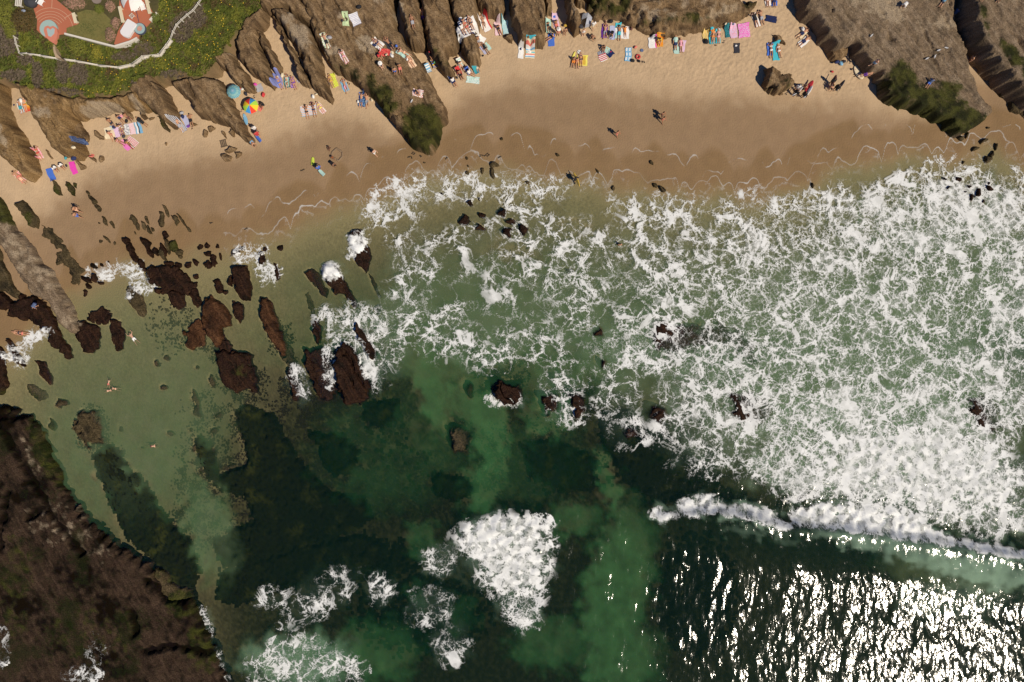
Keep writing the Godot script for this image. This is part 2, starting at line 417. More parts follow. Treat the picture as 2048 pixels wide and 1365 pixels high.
func lay_water() -> void:
	var xs := steps([-700, 60, -160, 12, -76, 1.0, -68, 0.25, 68, 1.0, 76, 12, 160, 60, 700])
	var zs := steps([-27, 0.25, 46, 1.0, 56, 12, 160, 60, 700])
	var nx := xs.size()
	var ys := PackedFloat32Array()
	var low := PackedFloat32Array()
	var cs := PackedColorArray()
	var keep := PackedByteArray()
	ys.resize(nx * zs.size()); low.resize(nx * zs.size()); cs.resize(nx * zs.size()); keep.resize(nx * zs.size())
	var deep := Color(0.004, 0.018, 0.009)
	var green := Color(0.045, 0.142, 0.050)
	var sandy := Color(0.125, 0.160, 0.075)
	for j in zs.size():
		var z := zs[j]
		for i in nx:
			var x := xs[i]
			var k := j * nx + i
			var y := wave(x, z)
			var n := nA.get_noise_2d(x * 0.8, z * 0.8)
			var n2 := nB.get_noise_2d(x * 0.35, z * 0.35)
			var wx := x + n * 1.6 + n2 * 0.7
			var wz := z + nA.get_noise_2d(x * 0.8 + 90.0, z * 0.8) * 1.6 + nB.get_noise_2d(x * 0.35, z * 0.35 + 40.0) * 0.7
			var b := field(fH, x, z)
			var s := field(fSandy, wx, wz)
			var g := field(fGreen, wx, wz)
			var kelp := field(fKelp, wx, wz)
			var depth := y - maxf(b, top_y(x, z)) - 0.55 * kelp
			ys[k] = y
			low[k] = y - 0.04
			keep[k] = 1 if y - b > -0.12 else 0
			var c := deep.lerp(green, g * (1.0 - 0.75 * kelp) * (0.85 + 0.4 * n)).lerp(sandy, s * (0.85 + 0.3 * n2))
			var a := 1.0 - exp(-maxf(depth, 0.0) * (0.55 + 0.75 * s + 0.35 * g))
			var foam := field(fFoam, wx, wz)
			var milk := maxf(0.62 * foam * foam, field(fMilk, wx, wz)) * (0.8 + 0.5 * n2)
			c = c.lerp(Color(0.27, 0.40, 0.29), clampf(milk, 0.0, 0.7))
			a = maxf(a, clampf(milk * 1.2, 0.0, 0.8) * ss(0.0, 0.3, depth))
			c.a = clampf(a, 0.0, 0.93)
			cs[k] = c
	var mk := StandardMaterial3D.new()
	mk.vertex_color_use_as_albedo = true
	mk.transparency = BaseMaterial3D.TRANSPARENCY_ALPHA
	mk.roughness = 1.0
	mk.specular_mode = BaseMaterial3D.SPECULAR_DISABLED
	var o := obj("sea_water", sheet(xs, zs, low, cs, keep), mk)
	tag(o, "green sea water, cloudy in the surf and clear in the tide pools", "", "", "structure")
	var rip := noise(21, 0.013, 5)
	rip.fractal_gain = 0.62
	rip.fractal_weighted_strength = 0.5
	var ms := StandardMaterial3D.new()
	ms.albedo_color = Color(0.5, 0.7, 0.6, 0.0)
	ms.transparency = BaseMaterial3D.TRANSPARENCY_ALPHA
	ms.roughness = 0.11
	ms.metallic_specular = 0.36
	ms.normal_enabled = true
	ms.normal_texture = noise_tex(rip, 1024, true, 7.0)
	ms.normal_scale = 0.36
	o = obj("sea_surface", sheet(xs, zs, ys, PackedColorArray(), keep, Vector2(1.0 / 9.0, 1.0 / 22.0)), ms)
	tag(o, "rippled clear surface of the sea, glinting in the sun at the lower right", "", "", "structure")

func lay_foam() -> void:
	# lacy foam: cell walls that widen with the amount of foam, broken up by finer cells and wisps
	var w := 2048
	var h := 1136
	var x0 := -66.0
	var z0 := -27.0
	var per := 132.0 / w
	var small := Image.create(FW, FH, false, Image.FORMAT_LA8)
	for j in FH:
		for i in FW:
			var v := clampf(fFoam[j * FW + i], 0.0, 1.0)
			small.set_pixel(i, j, Color(v, v, v, clampf(fLump[j * FW + i], 0.0, 1.0)))
	small.resize(FW * 8, FH * 8, Image.INTERPOLATE_CUBIC)
	var D := small.get_data()
	var dw := FW * 8
	var warp := func(n: FastNoiseLite, amp: float, freq: float) -> FastNoiseLite:
		n.domain_warp_enabled = true
		n.domain_warp_amplitude = amp
		n.domain_warp_frequency = freq
		n.domain_warp_fractal_octaves = 3
		return n
	var cells := func(sd: int, freq: float) -> FastNoiseLite:
		var n := noise(sd, freq, 1, FastNoiseLite.TYPE_CELLULAR, FastNoiseLite.FRACTAL_NONE)
		n.cellular_return_type = FastNoiseLite.RETURN_DISTANCE2_SUB
		n.cellular_jitter = 1.0
		return n
	var e1: PackedByteArray = (warp.call(cells.call(31, 0.020), 60.0, 0.016) as FastNoiseLite).get_image(w, h).get_data()
	var e2: PackedByteArray = (warp.call(cells.call(32, 0.052), 26.0, 0.035) as FastNoiseLite).get_image(w, h).get_data()
	var e3: PackedByteArray = (warp.call(cells.call(37, 0.125), 9.0, 0.07) as FastNoiseLite).get_image(w, h).get_data()
	var r1: PackedByteArray = (warp.call(noise(33, 0.022, 5, FastNoiseLite.TYPE_SIMPLEX_SMOOTH, FastNoiseLite.FRACTAL_RIDGED), 30.0, 0.02) as FastNoiseLite).get_image(w, h).get_data()
	var q1: PackedByteArray = noise(34, 0.0075, 5).get_image(w, h).get_data()
	var r2: PackedByteArray = (warp.call(noise(38, 0.042, 3), 14.0, 0.04) as FastNoiseLite).get_image(w, h).get_data()
	var q2: PackedByteArray = noise(35, 0.02, 4).get_image(w, h).get_data()
	var out := PackedByteArray()
	out.resize(w * h * 2)
	var reach := PackedFloat32Array()
	var reach2 := PackedFloat32Array()
	reach.resize(w); reach2.resize(w)
	for i in w:
		var x := x0 + (i + 0.5) * per
		var s := (along(SHORE, x * 16.0 + 1024.0) - 682.5) / 16.0
		reach[i] = s - 0.2 - 1.9 * absf(sin(x * 0.31 + nA.get_noise_1d(x * 0.25) * 4.0)) - 0.5 * nA.get_noise_1d(x * 0.5 + 40.0)
		reach2[i] = s - 2.2 - 2.4 * absf(sin(x * 0.19 + 1.0 + nA.get_noise_1d(x * 0.2 + 9.0) * 4.0)) - 0.5 * nA.get_noise_1d(x * 0.5 + 90.0)
	for j in h:
		var z := z0 + (j + 0.5) * per
		var row := clampi(int((z - FZ) / FC * 8.0 + 4.0), 0, FH * 8 - 1) * dw
		for i in w:
			var k := j * w + i
			var x := x0 + (i + 0.5) * per
			var at := (row + clampi(int((x - FX) / FC * 8.0 + 4.0), 0, dw - 1)) * 2
			var dn := D[at]
			out[k * 2] = 255
			if z < 2.0 and x > -36.0:
				var b := z - reach[i] + (q2[k] - 128) * 0.004
				var v := clampf(1.0 - absf(b) / 0.10, 0.0, 1.0) * 0.75 * q1[k] / 255.0
				v = maxf(v, clampf(1.0 - absf(z - reach2[i] + (q2[k] - 128) * 0.004) / 0.09, 0.0, 1.0) * 0.45 * ss(110.0, 170.0, q2[k]))
				if b > 0.0 and b < 3.5:
					v = maxf(v, clampf((r1[k] / 255.0 - 0.72) * 3.0, 0.0, 1.0) * 0.42 * (1.0 - b / 3.5))
				out[k * 2 + 1] = int(v * 255.0)
			if dn < 10:
				continue
			var q := q1[k] / 255.0 - 0.5
			var p := q2[k] / 255.0 - 0.5
			var d := dn / 255.0
			d += (q * 1.25 + p * 0.5) * (1.1 - d)
			if d < 0.02:
				continue
			var r := r1[k] / 255.0
			# big cells with thin walls; finer ones where there is more foam; wisps; and heaps that close up
			var u := p + 0.5
			var a := clampf((0.016 + d * 0.15 * u - e1[k] / 255.0) / 0.035 + 0.5, 0.0, 1.0) * clampf(d * 1.9, 0.0, 0.96)
			var d2 := d + p * 0.7 - 0.10
			a = maxf(a, clampf((d2 * 0.14 - e2[k] / 255.0) / 0.05 + 0.35, 0.0, 1.0) * clampf(d2 * 1.7, 0.0, 0.94))
			var d3 := d - q * 0.7 + p * 0.3 - 0.24
			a = maxf(a, clampf((d3 * 0.15 - e3[k] / 255.0) / 0.09 + 0.3, 0.0, 1.0) * clampf(d3 * 1.5, 0.0, 0.8))
			a = maxf(a, clampf((r - (1.02 - 0.30 * d)) * 5.0, 0.0, 1.0) * clampf(d * 1.4, 0.0, 0.8))
			a = maxf(a, ss(0.70, 1.12, d + 0.45 * (r - 0.6) + 0.2 * p) * (0.38 + 0.55 * r))
			var puff := D[at + 1] / 255.0
			if puff > 0.03:
				a = maxf(a * (1.0 - 0.5 * puff), ss(0.62, 0.44, r2[k] / 255.0 + 0.25 * (0.6 - puff)) * minf(1.0, d * 1.6) * (0.75 + 0.25 * r))
			else:
				a *= 0.62 + 0.38 * r
			out[k * 2 + 1] = maxi(out[k * 2 + 1], int(clampf(a, 0.0, 1.0) * 255.0))
	var im := Image.create_from_data(w, h, false, Image.FORMAT_LA8, out)
	im.convert(Image.FORMAT_RGBA8)
	var m := StandardMaterial3D.new()
	m.albedo_color = Color(0.86, 0.88, 0.87).linear_to_srgb()
	m.albedo_texture = ImageTexture.create_from_image(im)
	m.texture_repeat = false
	m.transparency = BaseMaterial3D.TRANSPARENCY_ALPHA
	m.roughness = 0.9
	m.metallic_specular = 0.2
	var xs := steps([-66, 0.25, 66])
	var zs := steps([z0, 0.25, z0 + h * per])
	var nx := xs.size()
	var ys := PackedFloat32Array()
	var keep := PackedByteArray()
	ys.resize(nx * zs.size())
	keep.resize(nx * zs.size())
	var lump := noise(36, 0.75, 3)
	for j in zs.size():
		for i in nx:
			var x := xs[i]
			var z := zs[j]
			var k := j * nx + i
			var f := field(fFoam, x, z)
			keep[k] = 1 if f > 0.04 or (x > -37.0 and absf(z + 2.5 - (along(SHORE, x * 16.0 + 1024.0) - 682.5) / 16.0) < 4.5) else 0
			var y := maxf(wave(x, z) + 0.015, field(fH, x, z) + 0.035)
			if field(fOver, x, z) > 0.2:
				y = maxf(y, top_y(x, z) + 0.05)
			ys[k] = y + field(fLump, x, z) * (0.3 + 0.75 * lump.get_noise_2d(x, z)) * 0.5
	var o := obj("sea_foam", sheet(xs, zs, ys, PackedColorArray(), keep, Vector2(1.0 / 132.0, 1.0 / (h * per)), Vector2(x0, z0)), m)
	tag(o, "lacy white foam spread over the surf and heaped along the breaking wave", "foam", "", "stuff")

func lay_weed() -> void:
	# sea grass: one ragged dark mass over the sunken reef
	var xs := steps([-63, 0.2, 30])
	var zs := steps([5, 0.2, 45])
	var nx := xs.size()
	var ys := PackedFloat32Array()
	var cs := PackedColorArray()
	var keep := PackedByteArray()
	ys.resize(nx * zs.size()); cs.resize(nx * zs.size()); keep.resize(nx * zs.size())
	var rag := noise(51, 0.9, 4)
	for j in zs.size():
		for i in nx:
			var x := xs[i]
			var z := zs[j]
			var k := j * nx + i
			var f := field(fKelp, x, z)
			var n := rag.get_noise_2d(x, z)
			var n2 := rag.get_noise_2d(x * 2.6, z * 1.7 + 30.0)
			var v := f + n * 0.5 + n2 * 0.2
			keep[k] = 1 if f > 0.05 and v > 0.5 else 0
			var b := field(fH, x, z)
			ys[k] = minf(b + 0.06 + 0.62 * ss(0.45, 0.95, v) + n2 * 0.16, -0.02)
			var c := Color(0.013, 0.017, 0.006).lerp(Color(0.040, 0.044, 0.010), ss(0.15, 0.5, nB.get_noise_2d(x * 0.3, z * 0.3) + n2 * 0.5)).lerp(Color(0.006, 0.008, 0.004), ss(0.0, 0.5, n2))
			c.a = 1.0
			cs[k] = c
	var m := StandardMaterial3D.new()
	m.vertex_color_use_as_albedo = true
	m.roughness = 0.9
	m.metallic_specular = 0.2
	var o := obj("sea_grass", sheet(xs, zs, ys, cs, keep), m)
	tag(o, "dark green sea grass beds covering the sunken reef, lower left and middle", "sea grass", "", "stuff")
	# brown weed: thousands of tufts speckling the sand
	var st := SurfaceTool.new()
	st.begin(Mesh.PRIMITIVE_TRIANGLES)
	for b in 7:
		var a := TAU * b / 7.0 + 0.3 * sin(b * 5.0)
		var u := Vector3(cos(a), 0, sin(a))
		var s := Vector3(-u.z, 0, u.x) * 0.35
		var l := 0.8 + 0.3 * sin(b * 3.1)
		for q in [Vector3.ZERO, u * l * 0.55 + s + Vector3(0, 0.5, 0), u * l + Vector3(0, 0.25, 0), Vector3.ZERO, u * l + Vector3(0, 0.25, 0), u * l * 0.55 - s + Vector3(0, 0.45, 0)]:
			st.add_vertex(q)
	st.generate_normals()
	var mm := MultiMesh.new()
	mm.transform_format = MultiMesh.TRANSFORM_3D
	mm.use_colors = true
	mm.mesh = st.commit()
	var where: Array[Transform3D] = []
	var tint := PackedColorArray()
	while where.size() < 26000:
		var x := rng.randf_range(-60.0, 62.0)
		var z := rng.randf_range(-6.0, 40.0)
		var d := field(fWeed, x, z)
		if d < 0.02 or rng.randf() > d * (0.6 + 1.6 * nA.get_noise_2d(x * 0.9, z * 0.9)):
			if rng.randf() < 0.0001: where.append(Transform3D(Basis().scaled(Vector3.ONE * 0.05), Vector3(x, -3.0, z))); tint.append(Color(0.03, 0.02, 0.01))
			continue
		var s := rng.randf_range(0.07, 0.2)
		where.append(Transform3D(Basis(Vector3.UP, rng.randf() * TAU).scaled(Vector3(s, s * 0.8, s)), Vector3(x, field(fH, x, z) + 0.02, z)))
		var t := rng.randf()
		tint.append(Color(0.030, 0.020, 0.010).lerp(Color(0.075, 0.055, 0.022), t * t))
	mm.instance_count = where.size()
	for k in where.size():
		mm.set_instance_transform(k, where[k])
		mm.set_instance_color(k, tint[k])
	var w := MultiMeshInstance3D.new()
	w.name = "brown_weed"
	w.multimesh = mm
	var mw := StandardMaterial3D.new()
	mw.vertex_color_use_as_albedo = true
	mw.roughness = 0.9
	w.material_override = mw
	add_child(w)
	tag(w, "speckled brown weed tufts on the sandy sea bed among the reef rocks", "seaweed", "", "stuff")

# ---------------------------------------------------------------- rocks
const TONES := {
	"tan": [[0.172, 0.113, 0.060], [0.098, 0.064, 0.036], [0.29, 0.205, 0.12]],
	"gold": [[0.190, 0.120, 0.054], [0.115, 0.074, 0.037], [0.33, 0.225, 0.115]],
	"grey": [[0.165, 0.120, 0.078], [0.105, 0.078, 0.052], [0.26, 0.20, 0.14]],
	"weedy": [[0.058, 0.044, 0.022], [0.026, 0.021, 0.012], [0.125, 0.092, 0.05]],
	"reef": [[0.021, 0.0105, 0.0065], [0.009, 0.0055, 0.004], [0.05, 0.024, 0.013]],
	"rust": [[0.050, 0.023, 0.011], [0.024, 0.012, 0.007], [0.115, 0.055, 0.026]],
	"shelf": [[0.034, 0.022, 0.0145], [0.012, 0.0085, 0.0055], [0.080, 0.052, 0.034]],
}

func rock_mat(tone: String) -> StandardMaterial3D:
	var key := "rock wet" if tone in ["reef", "rust", "weedy"] else "rock dry"
	if not M.has(key):
		var m := StandardMaterial3D.new()
		m.vertex_color_use_as_albedo = true
		m.roughness = 0.7 if key == "rock wet" else 0.92
		m.metallic_specular = 0.22
		m.heightmap_enabled = true
		m.heightmap_texture = noise_tex(noise(41, 0.02, 5), 512)
		m.heightmap_scale = 9.0 if key == "rock wet" else 6.0
		m.uv1_triplanar = true
		m.uv1_world_triplanar = true
		m.uv1_scale = Vector3.ONE * 0.35
		var gr := noise_tex(noise(42, 0.035, 5), 512)
		gr.color_ramp = Gradient.new()
		gr.color_ramp.offsets = PackedFloat32Array([0.18, 0.5, 0.82])
		gr.color_ramp.colors = PackedColorArray([Color(0.62, 0.60, 0.58), Color(0.86, 0.86, 0.86), Color(1, 1, 1)])
		m.albedo_texture = gr
		M[key] = m
	return M[key]

# A rock with the outline FLAT (plan pairs) that stands H metres out of the ground.
# opt: tone, tilt (one side higher), edge (how far in it reaches its full height), rag (raggedness), lay (metres between layers), base (its foot when not the ground), step, axis (radians)
func rock(called: String, label: String, category: String, flat: Array, H: float, opt := {}, parent: Node = null) -> MeshInstance3D:
	var tone: String = opt.get("tone", "tan")
	var pal: Array = TONES[tone]
	var edge: float = opt.get("edge", 0.8) * 0.6
	var rag: float = opt.get("rag", 0.22)
	var tilt: float = opt.get("tilt", 0.3)
	var flatness: float = opt.get("crack", 1.0)
	var poly := outline(flat, opt.get("at", 1.2 + H * 0.5))
	var box := Rect2(poly[0], Vector2.ZERO)
	for q in poly:
		box = box.expand(q)
	box = box.grow(0.5)
	var ang: float = opt.get("axis", 1.02)
	var ax := Vector2(cos(ang), sin(ang))
	var across := Vector2(-ax.y, ax.x)
	var mid := box.get_center()
	var lo := 1e9
	var hi := -1e9
	for q in poly:
		var c := (q - mid).dot(across)
		lo = minf(lo, c)
		hi = maxf(hi, c)
	var step: float = opt.get("step", clampf(sqrt(box.get_area()) / 62.0, 0.07, 0.17))
	var xs := steps([box.position.x, step, box.end.x])
	var zs := steps([box.position.y, step, box.end.y])
	var nx := xs.size()
	var ys := PackedFloat32Array()
	var cs := PackedColorArray()
	var keep := PackedByteArray()
	ys.resize(nx * zs.size()); cs.resize(nx * zs.size()); keep.resize(nx * zs.size())
	var c0 := Color(pal[0][0], pal[0][1], pal[0][2])
	var c1 := Color(pal[1][0], pal[1][1], pal[1][2])
	var c2 := Color(pal[2][0], pal[2][1], pal[2][2])
	var sand := Color(0.43, 0.34, 0.235)
	var alga := Color(0.062, 0.068, 0.014)
	var alga2 := Color(0.018, 0.024, 0.007)
	var lay: int = opt.get("lay", 1)
	var cuts := []
	for l in opt.get("cuts", []):
		cuts.append(outline(l, 0.3))
	var broad: float = opt.get("broad", 0.0)
	var fixed: bool = opt.has("base")
	var base: float = opt.get("base", 0.0)
	var shade := 0.0
	var wetrock := tone in ["reef", "rust", "weedy"]
	for j in zs.size():
		for i in nx:
			var x := xs[i]
			var z := zs[j]
			var k := j * nx + i
			var n := nA.get_noise_2d(x * 1.3, z * 1.3)
			var n2 := nA.get_noise_2d(x * 1.3 + 70.0, z * 1.3)
			var d := sdf(poly, Vector2(x + n * rag * 1.6, z + n2 * rag * 1.6)) + n * rag * 0.3
			var g := base if fixed else field(fH, x, z)
			if d < -0.4:
				ys[k] = g - 1.0
				continue
			keep[k] = 1 if d > -0.12 else 0
			var q := Vector2(x, z) - mid
			var ca := q.dot(across)
			var cl := q.dot(ax)
			var wob := nA.get_noise_2d(x * 0.7, z * 0.7) * 0.5
			var st := 0.5 + 0.5 * nR.get_noise_2d((ca + wob * 0.7) * 0.95 + mid.x, cl * 0.07 + mid.y)   # ridged, drawn out along the layers
			var fine := nB.get_noise_2d(x * 2.2, z * 2.2)
			var y := d * 4.0
			if d > 0.0:
				var t := clampf(d / edge, 0.0, 1.0)
				y = H * (1.0 - pow(1.0 - t, 3.2))
				if lay > 1:
					var tt := clampf(d / edge + n * 0.25, 0.0, 1.0) * lay
					y = H * (floorf(tt) + ss(0.0, 0.3, tt - floorf(tt))) / lay if tt < lay else H
				y *= 1.0 + tilt * ((ca - lo) / maxf(hi - lo, 0.1) - 0.5) * 2.0
				var sc := minf(H, 1.6) * t
				y += sc * (0.17 * (st - 0.35) + 0.07 * n + 0.035 * fine)
				y -= flatness * 0.30 * sc * ss(0.80, 0.97, 0.5 + 0.5 * nR.get_noise_2d((ca + wob * 1.3) * 0.42 + 31.0, cl * 0.05 + mid.x * 0.1))
			var cut := 0.0
			for l in cuts:
				for e in l.size() - 1:
					var q2 := Geometry2D.get_closest_point_to_segment(Vector2(x, z), l[e], l[e + 1])
					cut = maxf(cut, 1.0 - ss(0.18, 0.62, q2.distance_to(Vector2(x, z)) + 0.5 * n))
			y -= cut * 0.55
			ys[k] = g + y
			# colour: layered browns, pale sand caught in hollows, algae where it grows
			var v := nB.get_noise_2d(x * 0.55, z * 0.55)
			var c := c0.lerp(c1, ss(0.0, 0.55, v + 0.35 * n)).lerp(c2, ss(0.25, 0.75, -v + 0.3 * n2) * 0.55)
			c = c.lerp(c2, ss(0.62, 0.92, st + 0.12 * fine) * 0.5).lerp(c1, ss(0.35, 0.05, st) * 0.6)
			c = c * (1.45 + 0.36 * fine + 0.12 * n2)
			c = c.lerp(c1 * 0.7, 0.6 * ss(0.80, 0.93, 0.5 + 0.5 * nR.get_noise_2d((ca + wob * 0.5) * 1.9 + 11.0, cl * 0.09 + mid.y)))
			var pk := field(fPocket, x, z)
			if pk > 0.02:
				c = c.lerp(sand, ss(0.42, 0.62, pk * 0.62 + 0.38 * (0.5 + 0.9 * n2) + 0.12 * fine) * 0.85)
			var al := field(fAlgae, x, z)
			if al > 0.02:
				c = c.lerp(alga.lerp(alga2, ss(-0.3, 0.4, v + fine * 0.5)), ss(0.36, 0.66, al * 0.66 + 0.34 * (0.5 + 0.9 * n) + 0.22 * fine) * 0.93)
			if broad > 0.0:
				var w := nA.get_noise_2d(x * 0.22 + 5.0, z * 0.22) + 0.5 * n2
				c = c.lerp(c1 * 0.7, ss(0.1, 0.55, w) * broad).lerp(c2, ss(0.15, 0.6, -w + 0.3 * fine) * broad * 0.5).lerp(alga2, ss(0.1, 0.5, nA.get_noise_2d(x * 0.3, z * 0.3 + 60.0) + 0.4 * fine) * broad * 0.7)
			c = c.lerp(c1 * 0.35, cut * 0.9)
			if wetrock:
				c = c.lerp(c2, 0.4 * ss(0.35, 0.6, fine + 0.3 * n2))
			c.a = 1.0
			cs[k] = c
			if d > 0.0:
				var ti := int((x - FX) / TC + 0.5)
				var tj := int((z - FZ) / TC + 0.5)
				if ti >= 0 and tj >= 0 and ti < TW and tj < TH:
					top[tj * TW + ti] = maxf(top[tj * TW + ti], g + y)
	var o := obj(called, sheet(xs, zs, ys, cs, keep), rock_mat(tone), parent)
	if category: tag(o, label, category, opt.get("group", ""), opt.get("kind", ""))
	return o

# A boulder's outline: an uneven oval round PX, PY
func oval(px: float, py: float, rx: float, ry: float, deg: float, n := 9) -> Array:
	var out := []
	var a := deg_to_rad(deg)
	for k in n:
		var t := TAU * k / n
		var r := rng.randf_range(0.62, 1.2)
		var u := cos(t) * rx * r
		var v := sin(t) * ry * r
		out.append(px + u * cos(a) - v * sin(a))
		out.append(py + u * sin(a) + v * cos(a))
	return out

const ORDINAL := ["leftmost", "second from the left", "third from the left", "fourth from the left", "fifth from the left", "sixth from the left", "seventh from the left", "eighth from the left", "ninth from the left", "tenth from the left", "eleventh from the left", "twelfth from the left", "thirteenth from the left", "fourteenth from the left", "fifteenth from the left", "sixteenth from the left", "seventeenth from the left", "eighteenth from the left"]

# Several small rocks that lie together: [px, py, rx, ry, degrees, height]
func scatter(called: String, what: String, group: String, tone: String, list: Array, base := NAN) -> void:
	list.sort_custom(func(a, b): return a[0] < b[0])
	for k in list.size():
		var r: Array = list[k]
		var small := minf(r[2], r[3]) / 16.0
		var opt := {"tone": tone, "edge": maxf(0.2, small * 0.9), "rag": minf(0.3, small * 0.45), "tilt": rng.randf_range(-0.2, 0.35), "group": group, "at": 0.6, "axis": deg_to_rad(r[4]), "step": clampf(small / 5.0, 0.055, 0.13)}
		if not is_nan(base):
			opt.base = base
		rock(called, "%s of the %s" % [ORDINAL[k], what], "rock", oval(r[0], r[1], r[2], r[3], r[4]), r[5], opt)

func lay_rocks() -> void:
	# the cliff foot and its fins of sandstone, from the left
	rock("rock_ledge", "tall golden brown rock fin at the far left edge between sand gullies", "rock", [-60, 150, 0, 166, 18, 172, 20, 205, 29, 241, 47, 270, 66, 309, 72, 344, 68, 352, 59, 364, 49, 360, 31, 335, 12, 319, 0, 303, -60, 250], 2.0, {"tone": "gold", "edge": 1.1, "tilt": -0.1})
	rock("rock_ledge", "broad smooth golden rock fin left of the pink towels, pale streaks on top", "rock", [30, 165, 56, 195, 74, 227, 78, 243, 96, 274, 113, 303, 127, 312, 140, 316, 152, 315, 165, 300, 158, 280, 152, 268, 150, 245, 152, 225, 160, 205, 120, 185, 75, 175], 2.7, {"tone": "gold", "edge": 1.5, "tilt": 0.0})
	rock("rock_ledge", "small dark rock lobe joined to the right side of the broad golden fin", "rock", [150, 238, 160, 246, 176, 270, 172, 281, 160, 280, 154, 265], 0.9, {"tone": "tan", "edge": 0.5})
	rock("cliff_bank", "long bare brown earth bank under the green slope, above the pink towels", "cliff", [120, 190, 160, 196, 200, 194, 250, 190, 285, 178, 300, 190, 300, 215, 285, 222, 262, 214, 236, 222, 206, 226, 170, 236, 150, 240, 140, 215], 2.2, {"tone": "gold", "edge": 2.2, "tilt": 0.0})
	rock("rock_ledge", "thin pointed rock finger left of the two sand notches under the brown bank", "rock", [240, 212, 250, 207, 258, 220, 266, 236, 260, 238, 248, 230], 0.8, {"edge": 0.5})
	rock("rock_ledge", "thin pointed rock finger between two sand notches beside the triangular rock", "rock", [266, 205, 274, 204, 284, 220, 295, 234, 288, 237, 276, 222], 0.8, {"edge": 0.5})
	rock("rock_ledge", "triangular brown rock buttress with a steep right flank, left of the lavender towel", "rock", [262, 180, 285, 162, 310, 156, 336, 190, 349, 222, 350, 244, 345, 252, 334, 252, 316, 232, 287, 207], 2.6, {"edge": 1.0, "tilt": -0.15})
	rock("rock_ledge", "narrow green sliver of rock along the foot of the triangular buttress", "rock", [308, 228, 318, 232, 330, 250, 338, 262, 334, 262, 322, 250], 0.4, {"tone": "weedy", "edge": 0.3})
	rock("rock_ledge", "long brown rock spur ending in a point beside the blue surfboard", "rock", [345, 168, 375, 160, 405, 160, 441, 158, 448, 172, 462, 200, 478, 232, 500, 277, 497, 286, 480, 278, 462, 255, 440, 244, 415, 236, 395, 230, 380, 208, 365, 192], 2.2, {"edge": 1.2, "tilt": 0.15})
	rock("rock_ledge", "rounded rock fin standing just above the teal umbrella", "rock", [440, 122, 458, 108, 470, 112, 486, 135, 503, 162, 510, 180, 503, 186, 482, 174, 462, 152, 448, 138], 1.9, {"edge": 0.8})
	rock("rock_ledge", "large rock fin pointing down beside the three sunbathers on blue and purple towels", "rock", [478, 92, 490, 66, 512, 38, 528, 22, 540, 30, 538, 50, 525, 66, 527, 103, 533, 128, 544, 154, 549, 170, 544, 176, 523, 160, 498, 144, 486, 123], 2.3, {"edge": 1.0, "tilt": 0.1})
	rock("rock_ledge", "slim rock fin with a black shadow down its left side", "rock", [517, 62, 527, 70, 540, 94, 552, 110, 562, 131, 560, 144, 554, 146, 543, 123, 526, 94], 2.0, {"edge": 0.6, "tilt": -0.1})
	rock("rock_ledge", "two lobed rock fin with pale patches, pointing at the white bag", "rock", [548, 28, 574, 25, 601, 43, 623, 60, 636, 88, 642, 131, 650, 156, 662, 191, 660, 198, 640, 193, 625, 174, 612, 150, 606, 120, 590, 90, 566, 62], 2.5, {"edge": 1.1, "tilt": -0.1})
	rock("rock_ledge", "lower dark rock rib along the left side of the two lobed fin", "rock", [548, 34, 560, 44, 574, 78, 592, 104, 602, 126, 612, 150, 624, 170, 615, 174, 601, 160, 592, 133, 580, 108, 560, 66], 1.7, {"edge": 0.6})
	rock("rock_slab", "great brown rock slab under the most sunbathers, green at its seaward tip", "rock", [575, -40, 600, 0, 620, 40, 636, 86, 646, 107, 664, 137, 687, 152, 712, 164, 728, 180, 749, 197, 775, 232, 790, 252, 812, 277, 830, 293, 848, 302, 862, 299, 873, 284, 879, 266, 882, 248, 894, 233, 893, 210, 884, 200, 876, 188, 868, 170, 858, 148, 846, 126, 832, 108, 816, 92, 800, 66, 790, 30, 800, -40], 2.4, {"edge": 1.2, "tilt": 0.05, "step": 0.17})
	rock("rock_slab", "rock block behind the two standing sunbathers, left of the striped blanket rock", "rock", [794, -40, 800, 20, 808, 62, 816, 80, 826, 95, 848, 98, 852, 92, 850, 60, 842, 30, 836, -40], 2.6, {"edge": 1.0})
	rock("rock_slab", "dark cleft rock rib with a green nose, above the five beach chairs", "rock", [834, -40, 848, 40, 853, 90, 862, 112, 870, 124, 881, 134, 890, 149, 903, 154, 910, 146, 903, 130, 893, 113, 898, 105, 914, 100, 922, 86, 916, 60, 905, 30, 893, -40], 2.5, {"edge": 1.0, "tilt": 0.15})
	rock("rock_slab", "tall rounded rock under the navy and white striped blanket", "rock", [892, -40, 903, 20, 914, 62, 919, 80, 922, 100, 930, 115, 940, 124, 955, 127, 963, 118, 959, 96, 952, 76, 957, 55, 956, 20, 950, -40], 2.7, {"edge": 1.0, "tilt": -0.05})
	rock("rock_slab", "mossy rock behind the white towel with one red edge", "rock", [950, -40, 955, 8, 964, 22, 975, 30, 990, 33, 1000, 42, 1006, 42, 1010, 20, 1009, -40], 2.2, {"edge": 0.9})
	rock("rock_slab", "tall square ended rock throwing a long black shadow, right of the pink and teal striped towels", "rock", [1016, -40, 1020, 20, 1030, 56, 1036, 76, 1046, 84, 1070, 88, 1088, 86, 1091, 60, 1090, -40], 2.9, {"edge": 0.9, "tilt": -0.1})
	rock("boulder", "rough knobbly boulder at the foot of the pink and teal striped towels", "rock", [1005, 68, 1018, 64, 1027, 72, 1026, 84, 1016, 84, 1006, 76], 0.7, {"edge": 0.5, "rag": 0.3})
	rock("rock_slab", "slim upright rock just right of the tall square ended rock", "rock", [1089, -40, 1091, 26, 1101, 28, 1104, 10, 1103, -40], 1.9, {"edge": 0.6})
